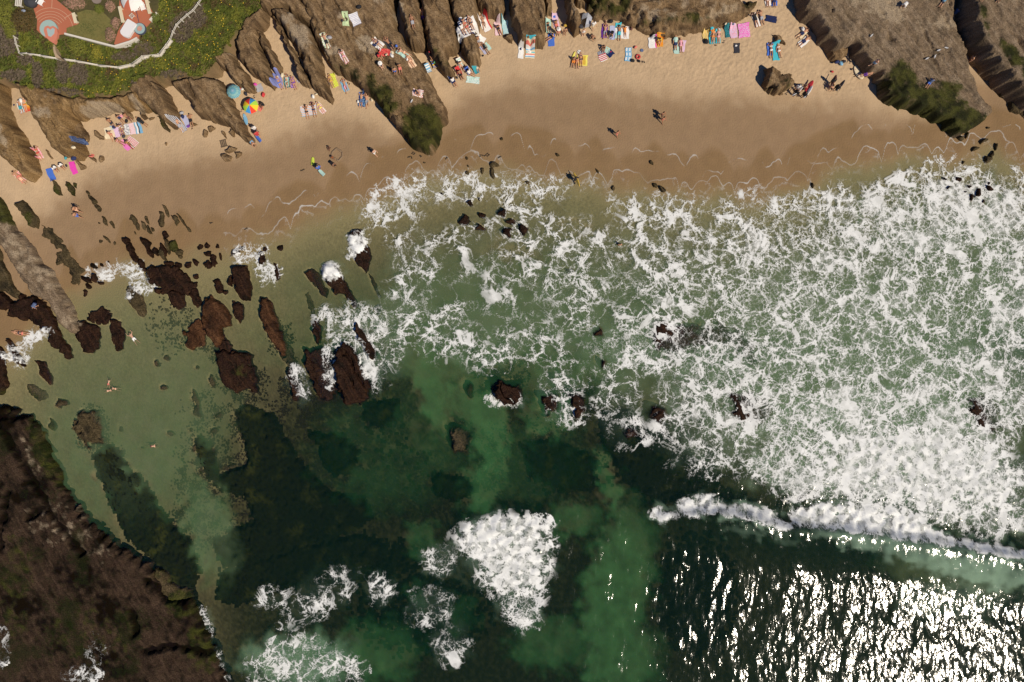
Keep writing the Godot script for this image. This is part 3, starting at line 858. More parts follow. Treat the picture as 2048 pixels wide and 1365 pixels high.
	rock("rock_slab", "leaning rock block with black shade on its left, beside the grey sun tent", "rock", [1126, -40, 1130, 8, 1131, 20, 1136, 42, 1144, 62, 1151, 66, 1163, 55, 1163, 44, 1153, 25, 1147, 12, 1152, -40], 2.6, {"edge": 0.8, "tilt": -0.1})
	rock("rock_slab", "narrow rock wedge between the leaning block and the mossy shelf", "rock", [1150, -40, 1152, 10, 1160, 17, 1168, 20, 1166, 0, 1164, -40], 1.1, {"edge": 0.5})
	rock("rock_shelf", "long mossy rock shelf with stepped layers along the top of the beach", "rock", [1165, -40, 1168, 0, 1175, 18, 1190, 33, 1210, 37, 1238, 36, 1250, 43, 1268, 50, 1290, 62, 1310, 70, 1330, 73, 1350, 68, 1375, 64, 1400, 58, 1430, 52, 1455, 50, 1480, 38, 1500, 28, 1516, 6, 1500, 3, 1490, 12, 1460, -40], 2.2, {"edge": 2.6, "tilt": 0.0, "axis": 0.08, "tone": "tan", "lay": 3})
	rock("rock_slab", "huge grey brown rock slab at the upper right with a bright green seaward end", "rock", [1570, -40, 1586, 6, 1592, 28, 1600, 40, 1616, 52, 1632, 74, 1648, 98, 1660, 108, 1680, 103, 1699, 97, 1712, 118, 1732, 143, 1749, 152, 1763, 169, 1768, 190, 1791, 206, 1820, 214, 1857, 227, 1881, 239, 1897, 246, 1901, 255, 1914, 264, 1927, 266, 1949, 256, 1974, 244, 1991, 222, 1989, 211, 1974, 204, 1960, 187, 1949, 160, 1940, 143, 1938, 123, 1930, 95, 1921, 75, 1914, 64, 1903, 44, 1905, 18, 1906, -40], 1.75, {"tone": "grey", "edge": 1.0, "tilt": 0.5, "step": 0.17, "axis": 0.85, "at": 1.6})
	rock("rock_ledge", "low pale rock step wedged under the left edge of the huge grey slab", "rock", [1656, 104, 1672, 98, 1700, 96, 1698, 104, 1684, 116, 1670, 118], 0.9, {"tone": "tan", "edge": 0.5})
	rock("rock_slab", "tall flat topped rock platform in the upper right corner beyond the dark green gully", "rock", [1909, -40, 1909, 12, 1913, 60, 1928, 98, 1946, 122, 1976, 152, 2010, 186, 2050, 222, 2140, 300, 2140, -40], 3.3, {"tone": "grey", "edge": 1.0, "tilt": 0.05, "at": 1.3, "step": 0.16, "axis": 0.85})
	rock("rock_ledge", "low wet rock by the right edge below the corner platform", "rock", [2004, 176, 2015, 173, 2028, 181, 2040, 196, 2060, 206, 2060, 232, 2030, 215, 2027, 198, 2012, 188], 0.5, {"tone": "weedy", "edge": 0.5})
	rock("boulder", "big dark boulder on the open sand beside the surfers with boards", "rock", [1536, 131, 1546, 129, 1552, 139, 1561, 141, 1567, 150, 1581, 146, 1590, 170, 1575, 180, 1555, 184, 1540, 172, 1530, 158], 1.7, {"edge": 0.8, "rag": 0.3, "tilt": -0.1})
	rock("boulder", "sand coloured low boulder above the two teal towels", "rock", [1546, 73, 1558, 71, 1564, 78, 1572, 84, 1570, 89, 1560, 82, 1550, 88], 0.5, {"edge": 0.4})
	rock("rock_slab", "brown rock plateau at the top edge above the two lobed fin", "rock", [500, -40, 508, 16, 520, 24, 540, 30, 556, 30, 575, 26, 602, 42, 625, 62, 640, 96, 648, 116, 656, 128, 664, 136, 660, 100, 650, 60, 640, -40], 2.0, {"edge": 0.9})
	# the ridges running down into the sea on the left
	rock("rock_ridge", "long straight rock ridge at the left edge with a green band down its right side", "rock", [-60, 380, 0, 392, 12, 402, 28, 432, 40, 462, 63, 490, 82, 522, 103, 547, 123, 588, 143, 625, 152, 660, 143, 668, 130, 665, 115, 645, 105, 625, 92, 604, 62, 590, 52, 567, 33, 536, 20, 510, 4, 488, -60, 450], 1.0, {"tone": "grey", "edge": 0.7, "at": 0.8, "tilt": 0.1})
	rock("rock_ridge", "dark rock sliver on the left edge inside the ridge, half under sand", "rock", [-60, 470, 0, 490, 9, 510, 15, 540, 26, 570, 43, 595, 38, 599, 20, 587, -60, 570], 0.6, {"tone": "weedy", "edge": 0.4, "at": 0.6})
	rock("reef_rock", "dark brown weedy reef at the end of the left ridge, a person standing on it", "rock", [-20, 575, 8, 588, 30, 606, 50, 590, 75, 596, 92, 610, 105, 635, 120, 668, 140, 700, 142, 716, 126, 716, 104, 694, 84, 664, 62, 640, 42, 642, 14, 625, -20, 606], 0.75, {"tone": "reef", "edge": 0.6, "at": 0.4, "rag": 0.4})
	rock("reef_rock", "round dark reef mound at the head of the clear pool, right of the left ridge", "rock", [150, 652, 162, 640, 182, 648, 198, 656, 200, 680, 192, 700, 172, 708, 154, 692], 0.5, {"tone": "reef", "edge": 0.7, "at": 0.2, "rag": 0.4})
	rock("reef_rock", "narrow dark reef finger standing in the pool above the swimmer", "rock", [216, 640, 236, 642, 246, 668, 242, 698, 230, 704, 222, 676], 0.5, {"tone": "reef", "edge": 0.5, "at": 0.2})
	rock("reef_rock", "dark ribbed rock at the lower left edge of the sand beside the white wash", "rock", [12, 680, 20, 678, 30, 700, 44, 722, 48, 735, 40, 736, 26, 712], 0.5, {"tone": "reef", "edge": 0.4, "at": 0.3})
	rock("reef_rock", "small dark ridge at the very left edge below the sand", "rock", [-20, 690, 2, 694, 10, 716, 6, 740, 14, 770, 0, 790, -20, 790], 0.6, {"tone": "reef", "edge": 0.5, "at": 0.3})
	rock("reef_rock", "weedy rock with two pale cracks below the left wash", "rock", [52, 770, 75, 772, 92, 782, 96, 798, 80, 802, 60, 792], 0.15, {"tone": "weedy", "edge": 0.5, "at": -0.2})
	rock("reef_rock", "dark rock beside the pool near the lower left sand", "rock", [70, 720, 84, 722, 100, 745, 104, 770, 92, 772, 80, 752], 0.3, {"tone": "reef", "edge": 0.5, "at": 0.0})
	rock("rock_ledge", "low green brown rock lying in the sand beside the left ridge", "rock", [40, 410, 50, 404, 62, 408, 75, 428, 82, 446, 78, 458, 66, 452, 52, 434], 0.45, {"tone": "weedy", "edge": 0.4, "at": 0.6})
	rock("weed_patch", "flat dark weedy rock sheet with a sand hole, right of the left ridge", "rock", [88, 450, 98, 456, 112, 462, 116, 474, 132, 496, 148, 514, 160, 530, 166, 545, 158, 556, 152, 570, 144, 560, 136, 540, 120, 530, 116, 510, 108, 488, 96, 478], 0.12, {"tone": "weedy", "edge": 0.25, "rag": 0.5, "tilt": 0.0, "at": 0.3, "crack": 0.0})
	rock("rock_ledge", "left one of two leaf shaped green rocks below the blue towel", "rock", [107, 362, 113, 363, 120, 374, 128, 392, 124, 393, 112, 384], 0.35, {"tone": "weedy", "edge": 0.3, "at": 0.8})
	rock("rock_ledge", "right one of two leaf shaped green rocks below the blue and magenta towels", "rock", [133, 365, 142, 366, 150, 378, 152, 393, 146, 392, 136, 382], 0.35, {"tone": "weedy", "edge": 0.3, "at": 0.8})
	rock("rock_ledge", "slim dark rock sliver standing in the sand gully below the pink towel", "rock", [91, 300, 97, 304, 105, 316, 102, 319, 96, 312], 0.4, {"edge": 0.25})
	rock("reef_rock", "big chestnut brown spindle shaped rock standing in the shallow water", "rock", [519, 594, 531, 592, 540, 606, 548, 629, 560, 660, 570, 692, 568, 711, 558, 713, 545, 694, 531, 674, 517, 637], 1.05, {"tone": "rust", "edge": 1.1, "at": 0.3, "tilt": 0.1, "crack": 0.3})
	rock("reef_rock", "broad dark reef rock with white wash round its top, left of the spindle rock", "rock", [462, 536, 470, 530, 492, 530, 498, 555, 503, 580, 498, 600, 486, 602, 474, 588, 464, 563], 0.85, {"tone": "reef", "edge": 0.7, "at": 0.3})
	rock("reef_rock", "tall dark brown column of reef left of the spindle rock", "rock", [404, 598, 420, 592, 441, 604, 461, 635, 459, 651, 443, 654, 447, 682, 431, 696, 412, 670, 402, 641], 1.0, {"tone": "rust", "edge": 0.9, "at": 0.3})
	rock("reef_rock", "small egg shaped dark rock between the reef column and the spindle rock", "rock", [461, 606, 472, 602, 484, 606, 485, 632, 478, 648, 468, 637], 0.6, {"tone": "reef", "edge": 0.5, "at": 0.2})
	rock("reef_rock", "blocky dark red reef rock below the reef column", "rock", [427, 706, 450, 700, 480, 704, 500, 706, 507, 743, 512, 785, 495, 780, 473, 792, 437, 760, 441, 743], 1.05, {"tone": "reef", "edge": 0.7, "at": 0.2, "rag": 0.35})
	rock("reef_rock", "slanting dark rock strip just left of the foaming rock", "rock", [607, 543, 622, 538, 634, 546, 646, 566, 656, 588, 650, 597, 636, 580, 618, 562], 0.45, {"tone": "reef", "edge": 0.5, "at": 0.1})
	rock("reef_rock", "slanting dark rock with a cap of white foam at its upper end", "rock", [642, 534, 652, 528, 668, 530, 690, 562, 704, 590, 715, 612, 708, 615, 687, 592, 668, 586, 650, 560], 0.85, {"tone": "reef", "edge": 0.5, "at": 0.2})
	rock("reef_rock", "dark speckled rock with foam on its top, right of the slanting pair", "rock", [699, 472, 712, 464, 726, 474, 738, 497, 740, 526, 728, 545, 714, 530, 702, 501], 0.6, {"tone": "reef", "edge": 0.6, "at": 0.2})
	rock("reef_rock", "small dark rock at the edge of the surf above the foam capped rocks", "rock", [698, 468, 706, 460, 722, 458, 726, 466, 714, 474, 700, 476], 0.5, {"tone": "reef", "edge": 0.4, "at": 0.1})
	rock("reef_rock", "large dark red reef rock with white water running down its right side", "rock", [668, 690, 690, 684, 708, 696, 718, 722, 730, 745, 740, 775, 736, 800, 716, 812, 690, 808, 676, 776, 666, 745], 1.75, {"tone": "reef", "edge": 0.9, "at": 0.3, "rag": 0.4})
	rock("reef_rock", "pointed dark red rock right of the running white water", "rock", [705, 642, 716, 646, 726, 664, 742, 684, 752, 705, 748, 722, 738, 718, 724, 692, 710, 668], 1.5, {"tone": "reef", "edge": 0.5, "at": 0.3})
	rock("reef_rock", "red brown rock strip in the wash left of the large dark red reef rock", "rock", [605, 722, 614, 716, 624, 722, 630, 748, 642, 780, 634, 790, 620, 762], 1.25, {"tone": "reef", "edge": 0.4, "at": 0.1})
	rock("reef_rock", "club shaped brown rock at the lower edge of the shallow pool", "rock", [570, 742, 582, 734, 594, 752, 602, 776, 597, 802, 588, 802, 580, 778], 0.9, {"tone": "reef", "edge": 0.4, "at": 0.0})
	rock("reef_rock", "slim red brown rock blade awash between spindle rock and pointed red rock", "rock", [626, 640, 634, 638, 640, 655, 639, 682, 633, 690, 627, 668], 0.95, {"tone": "reef", "edge": 0.35, "at": 0.1})
	rock("reef_rock", "submerged brown rock strip above the red brown blade", "rock", [606, 590, 616, 586, 624, 606, 630, 632, 622, 638, 612, 616], 0.1, {"tone": "weedy", "edge": 0.4, "at": 0.0})
	rock("reef_rock", "half sunk slanting rock in the pool below the small wash", "rock", [252, 578, 262, 572, 276, 580, 288, 606, 294, 626, 284, 634, 270, 626, 258, 604], 0.35, {"tone": "weedy", "edge": 0.5, "at": 0.0})
	rock("reef_rock", "square dark reef block left of the egg shaped boulders in the pool", "rock", [332, 586, 352, 580, 368, 588, 370, 610, 356, 618, 336, 612], 0.5, {"tone": "reef", "edge": 0.6, "at": 0.2})
	rock("reef_rock", "smooth egg shaped boulder between the reef block and the reef column", "rock", [380, 578, 390, 576, 398, 588, 400, 606, 392, 614, 382, 606], 0.6, {"tone": "reef", "edge": 0.5, "at": 0.2})
	rock("reef_rock", "dark rock crowned with a collar of white foam in mid water", "rock", [985, 770, 1000, 764, 1022, 766, 1040, 770, 1048, 798, 1032, 814, 1008, 812, 992, 796], 1.75, {"tone": "reef", "edge": 0.8, "at": 0.1, "rag": 0.4})
	rock("reef_rock", "left one of two dark rocks awash right of the foam collared rock", "rock", [1086, 792, 1100, 786, 1116, 792, 1118, 812, 1106, 826, 1090, 832], 1.5, {"tone": "reef", "edge": 0.8, "at": 0.0, "rag": 0.4})
	rock("reef_rock", "right one of two dark rocks awash right of the foam collared rock", "rock", [1140, 788, 1156, 784, 1170, 800, 1170, 828, 1154, 840, 1144, 822], 1.5, {"tone": "reef", "edge": 0.8, "at": 0.0, "rag": 0.4})
	rock("reef_rock", "brown sunken rock mound in the green channel left of the foam collared rock", "rock", [902, 858, 920, 852, 938, 864, 942, 890, 930, 908, 910, 904, 900, 882], 1.3, {"tone": "weedy", "edge": 1.0, "at": -0.5, "rag": 0.4})
	rock("reef_rock", "long dark reef under the foam right of the middle", "rock", [1296, 652, 1330, 640, 1370, 650, 1400, 655, 1440, 648, 1480, 660, 1505, 680, 1520, 715, 1510, 742, 1494, 722, 1470, 690, 1420, 690, 1380, 700, 1340, 712, 1310, 696], 0.85, {"tone": "reef", "edge": 1.2, "at": 0.0, "rag": 0.6})
	rock("reef_rock", "dark sunken reef patch under lacy foam below the long dark reef", "rock", [1462, 792, 1500, 780, 1540, 796, 1552, 820, 1530, 850, 1490, 856, 1466, 830], 1.2, {"tone": "reef", "edge": 1.2, "at": 0.0, "rag": 0.6})
	rock("reef_rock", "dark sunken reef patch under foam near the right edge", "rock", [1940, 800, 1970, 790, 2000, 806, 2012, 850, 1996, 872, 1962, 866, 1944, 836], 1.35, {"tone": "reef", "edge": 1.2, "at": 0.0, "rag": 0.6})
	rock("reef_shelf", "great dark brown reef shelf filling the lower left corner, green weed at its rim", "rock", [-80, 800, 0, 815, 40, 824, 62, 832, 78, 860, 92, 884, 104, 915, 118, 944, 132, 990, 152, 1014, 172, 1040, 200, 1062, 214, 1082, 240, 1100, 270, 1118, 292, 1134, 312, 1150, 322, 1172, 330, 1192, 350, 1204, 380, 1200, 392, 1212, 404, 1240, 416, 1270, 428, 1300, 440, 1332, 452, 1366, 470, 1430, -80, 1430], 0.75, {"tone": "shelf", "edge": 1.6, "rag": 0.5, "tilt": -0.1, "at": 0.3, "step": 0.17, "base": 0.0, "crack": 0.7, "broad": 1.0, "cuts": [[-20, 838, 6, 858, 25, 890, 50, 930, 75, 970, 96, 1006, 104, 1024, 122, 1050, 165, 1104], [100, 1016, 76, 1022, 58, 1036], [20, 990, 8, 1040, 0, 1100], [330, 1195, 300, 1160], [262, 1220, 274, 1250, 268, 1270], [290, 1300, 350, 1290, 420, 1302], [60, 826, 30, 836, -20, 836]]})
	rock("rock_ledge", "olive green weedy rock ledge joined to the rim of the lower left reef shelf", "rock", [306, 1132, 330, 1140, 352, 1172, 384, 1180, 388, 1196, 372, 1200, 346, 1204, 328, 1190, 316, 1166], 0.5, {"tone": "weedy", "edge": 0.6, "at": 0.0, "base": -0.3})
	rock("reef_rock", "jagged black reef mass at the pool head beside the white wash", "rock", [294, 542, 318, 530, 345, 536, 372, 546, 394, 568, 384, 590, 356, 582, 330, 594, 312, 578, 298, 566], 0.5, {"tone": "reef", "edge": 0.6, "at": 0.0, "rag": 0.6})
	rock("reef_rock", "reddish weedy rock patch left of the tall reef column", "rock", [366, 664, 382, 650, 400, 640, 416, 662, 408, 690, 384, 702, 372, 690], 0.45, {"tone": "rust", "edge": 0.5, "at": 0.0, "rag": 0.6})
	rock("reef_rock", "ragged dark reef between the club shaped rock and the large dark red rock", "rock", [612, 706, 640, 690, 664, 700, 668, 740, 672, 788, 652, 806, 632, 796, 622, 750], 0.95, {"tone": "reef", "edge": 0.6, "at": 0.0, "rag": 0.6})
	rock("reef_rock", "ragged brown rock strip right of the spindle rock's foot", "rock", [560, 690, 580, 700, 592, 726, 580, 736, 566, 724], 0.4, {"tone": "weedy", "edge": 0.5, "at": 0.0, "rag": 0.5})
	rock("reef_rock", "dark ribbed reef above the round mound at the pool's left", "rock", [172, 632, 190, 618, 212, 612, 220, 634, 206, 652, 190, 646], 0.35, {"tone": "reef", "edge": 0.5, "at": 0.0, "rag": 0.6})
	rock("reef_rock", "brown reef patch between the reef column and the blocky red rock", "rock", [430, 684, 448, 676, 462, 690, 458, 712, 438, 714], 0.6, {"tone": "reef", "edge": 0.5, "at": 0.0, "rag": 0.5})
	rock("reef_rock", "brown weedy mound standing alone in the left of the pool", "rock", [152, 832, 170, 818, 192, 826, 210, 852, 208, 884, 184, 894, 160, 880, 154, 858], 0.75, {"tone": "weedy", "edge": 1.4, "at": -0.3, "rag": 0.6})
	# small rocks that lie together
	scatter("small_rock", "small brown rocks right of the broad golden fin", "small rocks on the sand by the golden fin", "tan", [[172, 306, 7, 6, 0, 0.5], [190, 321, 9, 5, 20, 0.35], [208, 320, 5, 6, 0, 0.35], [183, 284, 2, 6, 5, 0.25], [204, 276, 11, 6, 32, 0.35], [164, 332, 4, 12, -30, 0.3], [170, 338, 6, 6, -20, 0.25]])
	scatter("small_rock", "brown rocks left of the long spur's point", "small rocks on the sand by the long spur", "tan", [[308, 241, 7, 3, -20, 0.2], [391, 252, 7, 4, 5, 0.35], [415, 237, 9, 5, 15, 0.4], [425, 259, 9, 9, 0, 0.4], [416, 270, 6, 6, 0, 0.35], [335, 289, 2, 4, 0, 0.2], [467, 268, 6, 9, -40, 0.4], [452, 272, 3, 8, -30, 0.25]])
	scatter("boulder", "three boulders huddled at the damp sand's edge", "boulders huddled on the damp sand", "tan", [[464, 301, 14, 6, -18, 0.5], [457, 317, 11, 7, 10, 0.5], [478, 311, 8, 7, 0, 0.45]])
	scatter("small_rock", "flat rock slivers in the left damp sand", "rock slivers in the damp sand", "weedy", [[177, 386, 4, 7, -30, 0.2], [186, 398, 6, 12, -35, 0.25], [197, 418, 5, 9, -35, 0.25], [207, 442, 5, 12, -25, 0.28], [222, 448, 4, 11, -20, 0.25], [154, 371, 4, 5, 0, 0.2], [196, 446, 3, 2, 0, 0.15]])
	scatter("small_rock", "thin rock ribs above the dark boulders", "thin rock ribs in the sand", "weedy", [[264, 440, 6, 14, -18, 0.3], [272, 452, 4, 9, -20, 0.25], [284, 450, 4, 14, -25, 0.28], [296, 460, 4, 12, -20, 0.28], [292, 440, 4, 8, -20, 0.25], [303, 459, 3, 6, -20, 0.2], [320, 435, 8, 18, -12, 0.3], [332, 424, 4, 16, -28, 0.28], [348, 440, 6, 12, -25, 0.3], [362, 440, 4, 16, -35, 0.3], [374, 458, 4, 6, -35, 0.22], [210, 478, 4, 10, -30, 0.25], [226, 486, 3, 4, 0, 0.2], [198, 481, 4, 4, 0, 0.15], [267, 466, 2, 4, -20, 0.2]])
	scatter("reef_rock", "dark rock fins at the pool's upper edge", "dark rock fins at the pool's upper edge", "reef", [[248, 482, 7, 9, -15, 0.6], [256, 498, 10, 16, -25, 0.6], [268, 515, 7, 14, -30, 0.6], [290, 488, 7, 16, -20, 0.6], [298, 508, 7, 12, -25, 0.55], [310, 504, 5, 10, -20, 0.5], [324, 500, 4, 14, -25, 0.4], [329, 468, 6, 8, -20, 0.4], [280, 530, 8, 16, -25, 0.5]])
	scatter("reef_rock", "leaf shaped green brown rocks above the pool", "leaf shaped rocks by the pool", "weedy", [[346, 496, 10, 20, -22, 0.5], [332, 490, 5, 20, -15, 0.4], [356, 514, 5, 5, 0, 0.35], [322, 508, 6, 14, -25, 0.35]])
	scatter("reef_rock", "dark boulders clustered at the pool head", "dark boulders at the pool head", "reef", [[334, 526, 9, 8, 0, 0.6], [352, 530, 8, 7, 20, 0.6], [373, 528, 6, 8, 0, 0.55], [388, 524, 7, 10, -10, 0.55], [388, 552, 6, 7, 0, 0.5], [338, 544, 10, 12, 0, 0.55], [358, 544, 7, 8, 0, 0.5], [318, 556, 10, 10, 0, 0.5], [340, 568, 11, 8, 0, 0.5], [360, 566, 6, 6, 0, 0.45], [408, 532, 12, 14, -15, 0.6], [424, 522, 8, 13, -20, 0.5], [437, 512, 4, 8, -10, 0.4], [412, 506, 10, 7, -10, 0.5], [396, 494, 6, 5, 0, 0.4], [430, 490, 5, 7, -20, 0.35], [410, 490, 6, 8, 0, 0.4]], -0.15)
	scatter("reef_rock", "dark rocks in the wash left of the pool", "dark rocks in the left wash", "reef", [[183, 532, 10, 6, 20, 0.5], [168, 558, 12, 8, 0, 0.5], [186, 558, 8, 8, 0, 0.55], [199, 529, 4, 3, 30, 0.3], [212, 523, 2, 2, 0, 0.2], [198, 566, 6, 4, 0, 0.35], [172, 572, 8, 6, 0, 0.4], [164, 584, 6, 8, 0, 0.15]])
	scatter("reef_rock", "dark rocks around the top of the broad reef rock", "dark rocks above the broad reef rock", "reef", [[466, 505, 12, 10, -20, 0.6], [482, 494, 8, 6, 0, 0.5], [526, 500, 6, 6, 0, 0.5], [520, 516, 9, 12, 0, 0.55], [556, 496, 8, 8, 0, 0.4], [548, 540, 7, 18, -18, 0.3], [432, 572, 11, 16, -20, 0.55], [455, 562, 6, 14, -12, 0.5], [446, 582, 6, 6, 0, 0.4]], -0.25)
	scatter("reef_rock", "black rocks in the upper middle foam", "black rocks in the foam", "reef", [[940, 404, 10, 7, 0, 0.9], [1004, 424, 11, 11, 0, 0.95], [958, 396, 3, 5, 0, 0.6], [930, 440, 14, 10, 0, 0.75], [962, 455, 14, 7, 15, 0.75], [1016, 462, 14, 10, 10, 0.9], [1046, 456, 10, 12, 0, 0.95], [964, 430, 8, 7, 0, 0.7], [880, 386, 6, 4, 20, 0.6], [1022, 440, 10, 7, 10, 0.65]], -0.55)
	scatter("reef_rock", "grey rocks where foam ends on the sand", "grey rocks at the foam's edge", "weedy", [[988, 328, 10, 8, 0, 0.4], [984, 344, 8, 14, -20, 0.35], [964, 340, 5, 7, 0, 0.3], [934, 344, 6, 4, 0, 0.25], [936, 330, 3, 2, 0, 0.2], [848, 324, 3, 2, 0, 0.2], [932, 313, 3, 4, 0, 0.25], [1116, 308, 4, 5, -20, 0.3], [1195, 340, 3, 6, -30, 0.25], [1305, 324, 4, 6, -10, 0.3], [1228, 374, 4, 5, 0, 0.3], [1312, 370, 6, 5, 20, 0.35], [1328, 377, 9, 5, 35, 0.4], [1055, 362, 5, 4, 30, 0.25], [1004, 276, 3, 3, 0, 0.25]])
	scatter("reef_rock", "black rocks in white water by the right edge", "black rocks in the white water at the right", "reef", [[1903, 373, 6, 3, -35, 0.7], [1924, 358, 8, 6, -30, 0.75], [1897, 356, 4, 4, 20, 0.6], [1964, 382, 6, 12, 25, 0.75], [1948, 393, 5, 7, 0, 0.7], [1987, 374, 10, 6, 30, 0.75], [1984, 365, 4, 3, 0, 0.6], [1973, 400, 4, 5, 0, 0.6], [1938, 381, 4, 3, 0, 0.6], [2010, 373, 3, 4, 0, 0.5], [1948, 372, 5, 4, -30, 0.6]], -0.45)
	scatter("reef_rock", "weathered rocks below the grey slab's green point", "weathered rocks below the green point", "weedy", [[1927, 276, 8, 6, 20, 0.4], [1938, 270, 3, 8, 20, 0.3], [1974, 280, 10, 6, -30, 0.4], [1957, 296, 8, 4, -25, 0.35], [1990, 306, 6, 9, 10, 0.4], [1984, 318, 9, 10, 0, 0.45], [1998, 292, 4, 8, 10, 0.35], [1981, 254, 4, 3, -20, 0.25], [1932, 321, 4, 4, 0, 0.25], [1629, 370, 4, 5, -20, 0.35]])
	scatter("reef_rock", "sunken round rocks dotting the clear pool", "sunken rocks in the clear pool", "weedy", [[306, 728, 10, 10, 0, 0.35], [326, 718, 8, 7, 0, 0.3], [320, 778, 7, 6, 0, 0.4], [335, 870, 8, 7, 30, 0.3], [416, 763, 9, 14, -20, 0.45], [384, 800, 8, 20, -10, 0.4], [388, 824, 12, 12, 0, 0.4], [432, 832, 9, 9, 0, 0.35], [420, 864, 7, 10, 10, 0.45], [374, 864, 4, 5, 0, 0.25], [114, 808, 13, 11, 30, 0.45], [230, 861, 6, 5, 0, 0.2], [388, 735, 4, 4, 0, 0.25], [380, 900, 8, 8, 0, 0.3], [95, 850, 9, 14, -30, 0.3], [455, 936, 10, 10, 0, 0.3], [275, 900, 4, 3, 20, 0.2]])
	scatter("reef_rock", "dark sunken rocks in the green surf", "sunken rocks in the green surf", "reef", [[1200, 665, 10, 8, 0, 1.1], [1210, 728, 7, 9, 0, 1.2], [1265, 870, 16, 12, 0, 1.2], [1318, 830, 22, 26, -30, 1.5], [1140, 540, 8, 6, 0, 0.4], [752, 620, 9, 12, 0, 0.5], [746, 570, 5, 26, -25, 0.4], [940, 786, 9, 18, 0, 1.0]])

# ---------------------------------------------------------------- small shapes
func begin() -> SurfaceTool:
	var st := SurfaceTool.new()
	st.begin(Mesh.PRIMITIVE_TRIANGLES)
	return st

func quad(st: SurfaceTool, a: Vector3, b: Vector3, c: Vector3, d: Vector3) -> void:
	for q in [a, b, c, a, c, d]:
		st.add_vertex(q)

func done(st: SurfaceTool) -> ArrayMesh:
	st.generate_normals()
	return st.commit()

func add_box(st: SurfaceTool, at: Vector3, size: Vector3, b := Basis(), chamfer := 0.0) -> void:
	var h := size * 0.5
	var e := minf(chamfer, minf(h.x, minf(h.y, h.z)) * 0.9)
	st.set_smooth_group(-1)
	var rings := [[-h.y, e], [-h.y + e, 0.0], [h.y - e, 0.0], [h.y, e]] if e > 0.0 else [[-h.y, 0.0], [h.y, 0.0]]
	var loops := []
	for r in rings:
		var x: float = h.x - r[1]
		var z: float = h.z - r[1]
		var c := e
		var pts := [Vector3(-x, r[0], -z + c), Vector3(-x + c, r[0], -z), Vector3(x - c, r[0], -z), Vector3(x, r[0], -z + c), Vector3(x, r[0], z - c), Vector3(x - c, r[0], z), Vector3(-x + c, r[0], z), Vector3(-x, r[0], z - c)] if e > 0.0 else [Vector3(-x, r[0], -z), Vector3(x, r[0], -z), Vector3(x, r[0], z), Vector3(-x, r[0], z)]
		loops.append(pts.map(func(p): return at + b * p))
	var n: int = loops[0].size()
	for k in loops.size() - 1:
		for i in n:
			var j := (i + 1) % n
			quad(st, loops[k][i], loops[k][j], loops[k + 1][j], loops[k + 1][i])
	var up: Array = loops[-1]
	var lo: Array = loops[0]
	for i in range(1, n - 1):
		for q in [up[0], up[i], up[i + 1], lo[0], lo[i + 1], lo[i]]:
			st.add_vertex(q)

func add_tube(st: SurfaceTool, a: Vector3, b: Vector3, ra: float, rb: float, n := 7) -> void:
	var d := (b - a).normalized()
	var u := d.cross(Vector3.UP if absf(d.y) < 0.9 else Vector3.RIGHT).normalized()
	var v := d.cross(u)
	for i in n:
		var p := TAU * i / n
		var q := TAU * (i + 1) / n
		var e := u * cos(p) + v * sin(p)
		var f := u * cos(q) + v * sin(q)
		quad(st, a + e * ra, b + e * rb, b + f * rb, a + f * ra)
		for w in [b, b + f * rb, b + e * rb, a, a + e * ra, a + f * ra]:
			st.add_vertex(w)

func add_blob(st: SurfaceTool, at: Vector3, r: Vector3, b := Basis(), nu := 10, nv := 6, rough := 0.0, sd := 0.0) -> void:
	var g := []
	for j in nv + 1:
		var row := []
		var t := PI * j / nv
		for i in nu:
			var p := TAU * i / nu
			var q := Vector3(sin(t) * cos(p), cos(t), sin(t) * sin(p))
			var k := 1.0 + rough * nA.get_noise_3d(q.x * 3.0 + sd, q.y * 3.0, q.z * 3.0) * 2.0
			row.append(at + b * (q * r * k))
		g.append(row)
	for j in nv:
		for i in nu:
			var i2 := (i + 1) % nu
			quad(st, g[j][i2], g[j][i], g[j + 1][i], g[j + 1][i2])

# An upright slab with the outline POLY, from y0 to y1
func prism(poly: PackedVector2Array, y0: float, y1: float) -> ArrayMesh:
	var st := begin()
	st.set_smooth_group(-1)
	var area := 0.0
	for k in poly.size():
		area += poly[k].cross(poly[(k + 1) % poly.size()])
	var p := poly.duplicate()
	if area < 0.0: p.reverse()
	var tri := Geometry2D.triangulate_polygon(p)
	for k in range(0, tri.size(), 3):
		var a := p[tri[k]]
		var b := p[tri[k + 1]]
		var c := p[tri[k + 2]]
		if (b - a).cross(c - a) < 0.0:
			var s := b
			b = c
			c = s
		for q in [a, b, c]:
			st.add_vertex(Vector3(q.x, y1, q.y))
	for k in p.size():
		var a := p[k]
		var b := p[(k + 1) % p.size()]
		quad(st, Vector3(a.x, y1, a.y), Vector3(a.x, y0, a.y), Vector3(b.x, y0, b.y), Vector3(b.x, y1, b.y))
	return done(st)

func ring(c: Vector2, r0: float, r1: float, a0: float, a1: float, y0: float, y1: float, n := 24) -> ArrayMesh:
	var p := PackedVector2Array()
	for k in n + 1:
		var a := lerpf(a0, a1, float(k) / n)
		p.append(c + Vector2(cos(a), sin(a)) * r1)
	for k in n + 1:
		var a := lerpf(a1, a0, float(k) / n)
		p.append(c + Vector2(cos(a), sin(a)) * r0)
	return prism(p, y0, y1)

func head_turn(deg: float) -> float:
	return -deg_to_rad(deg)

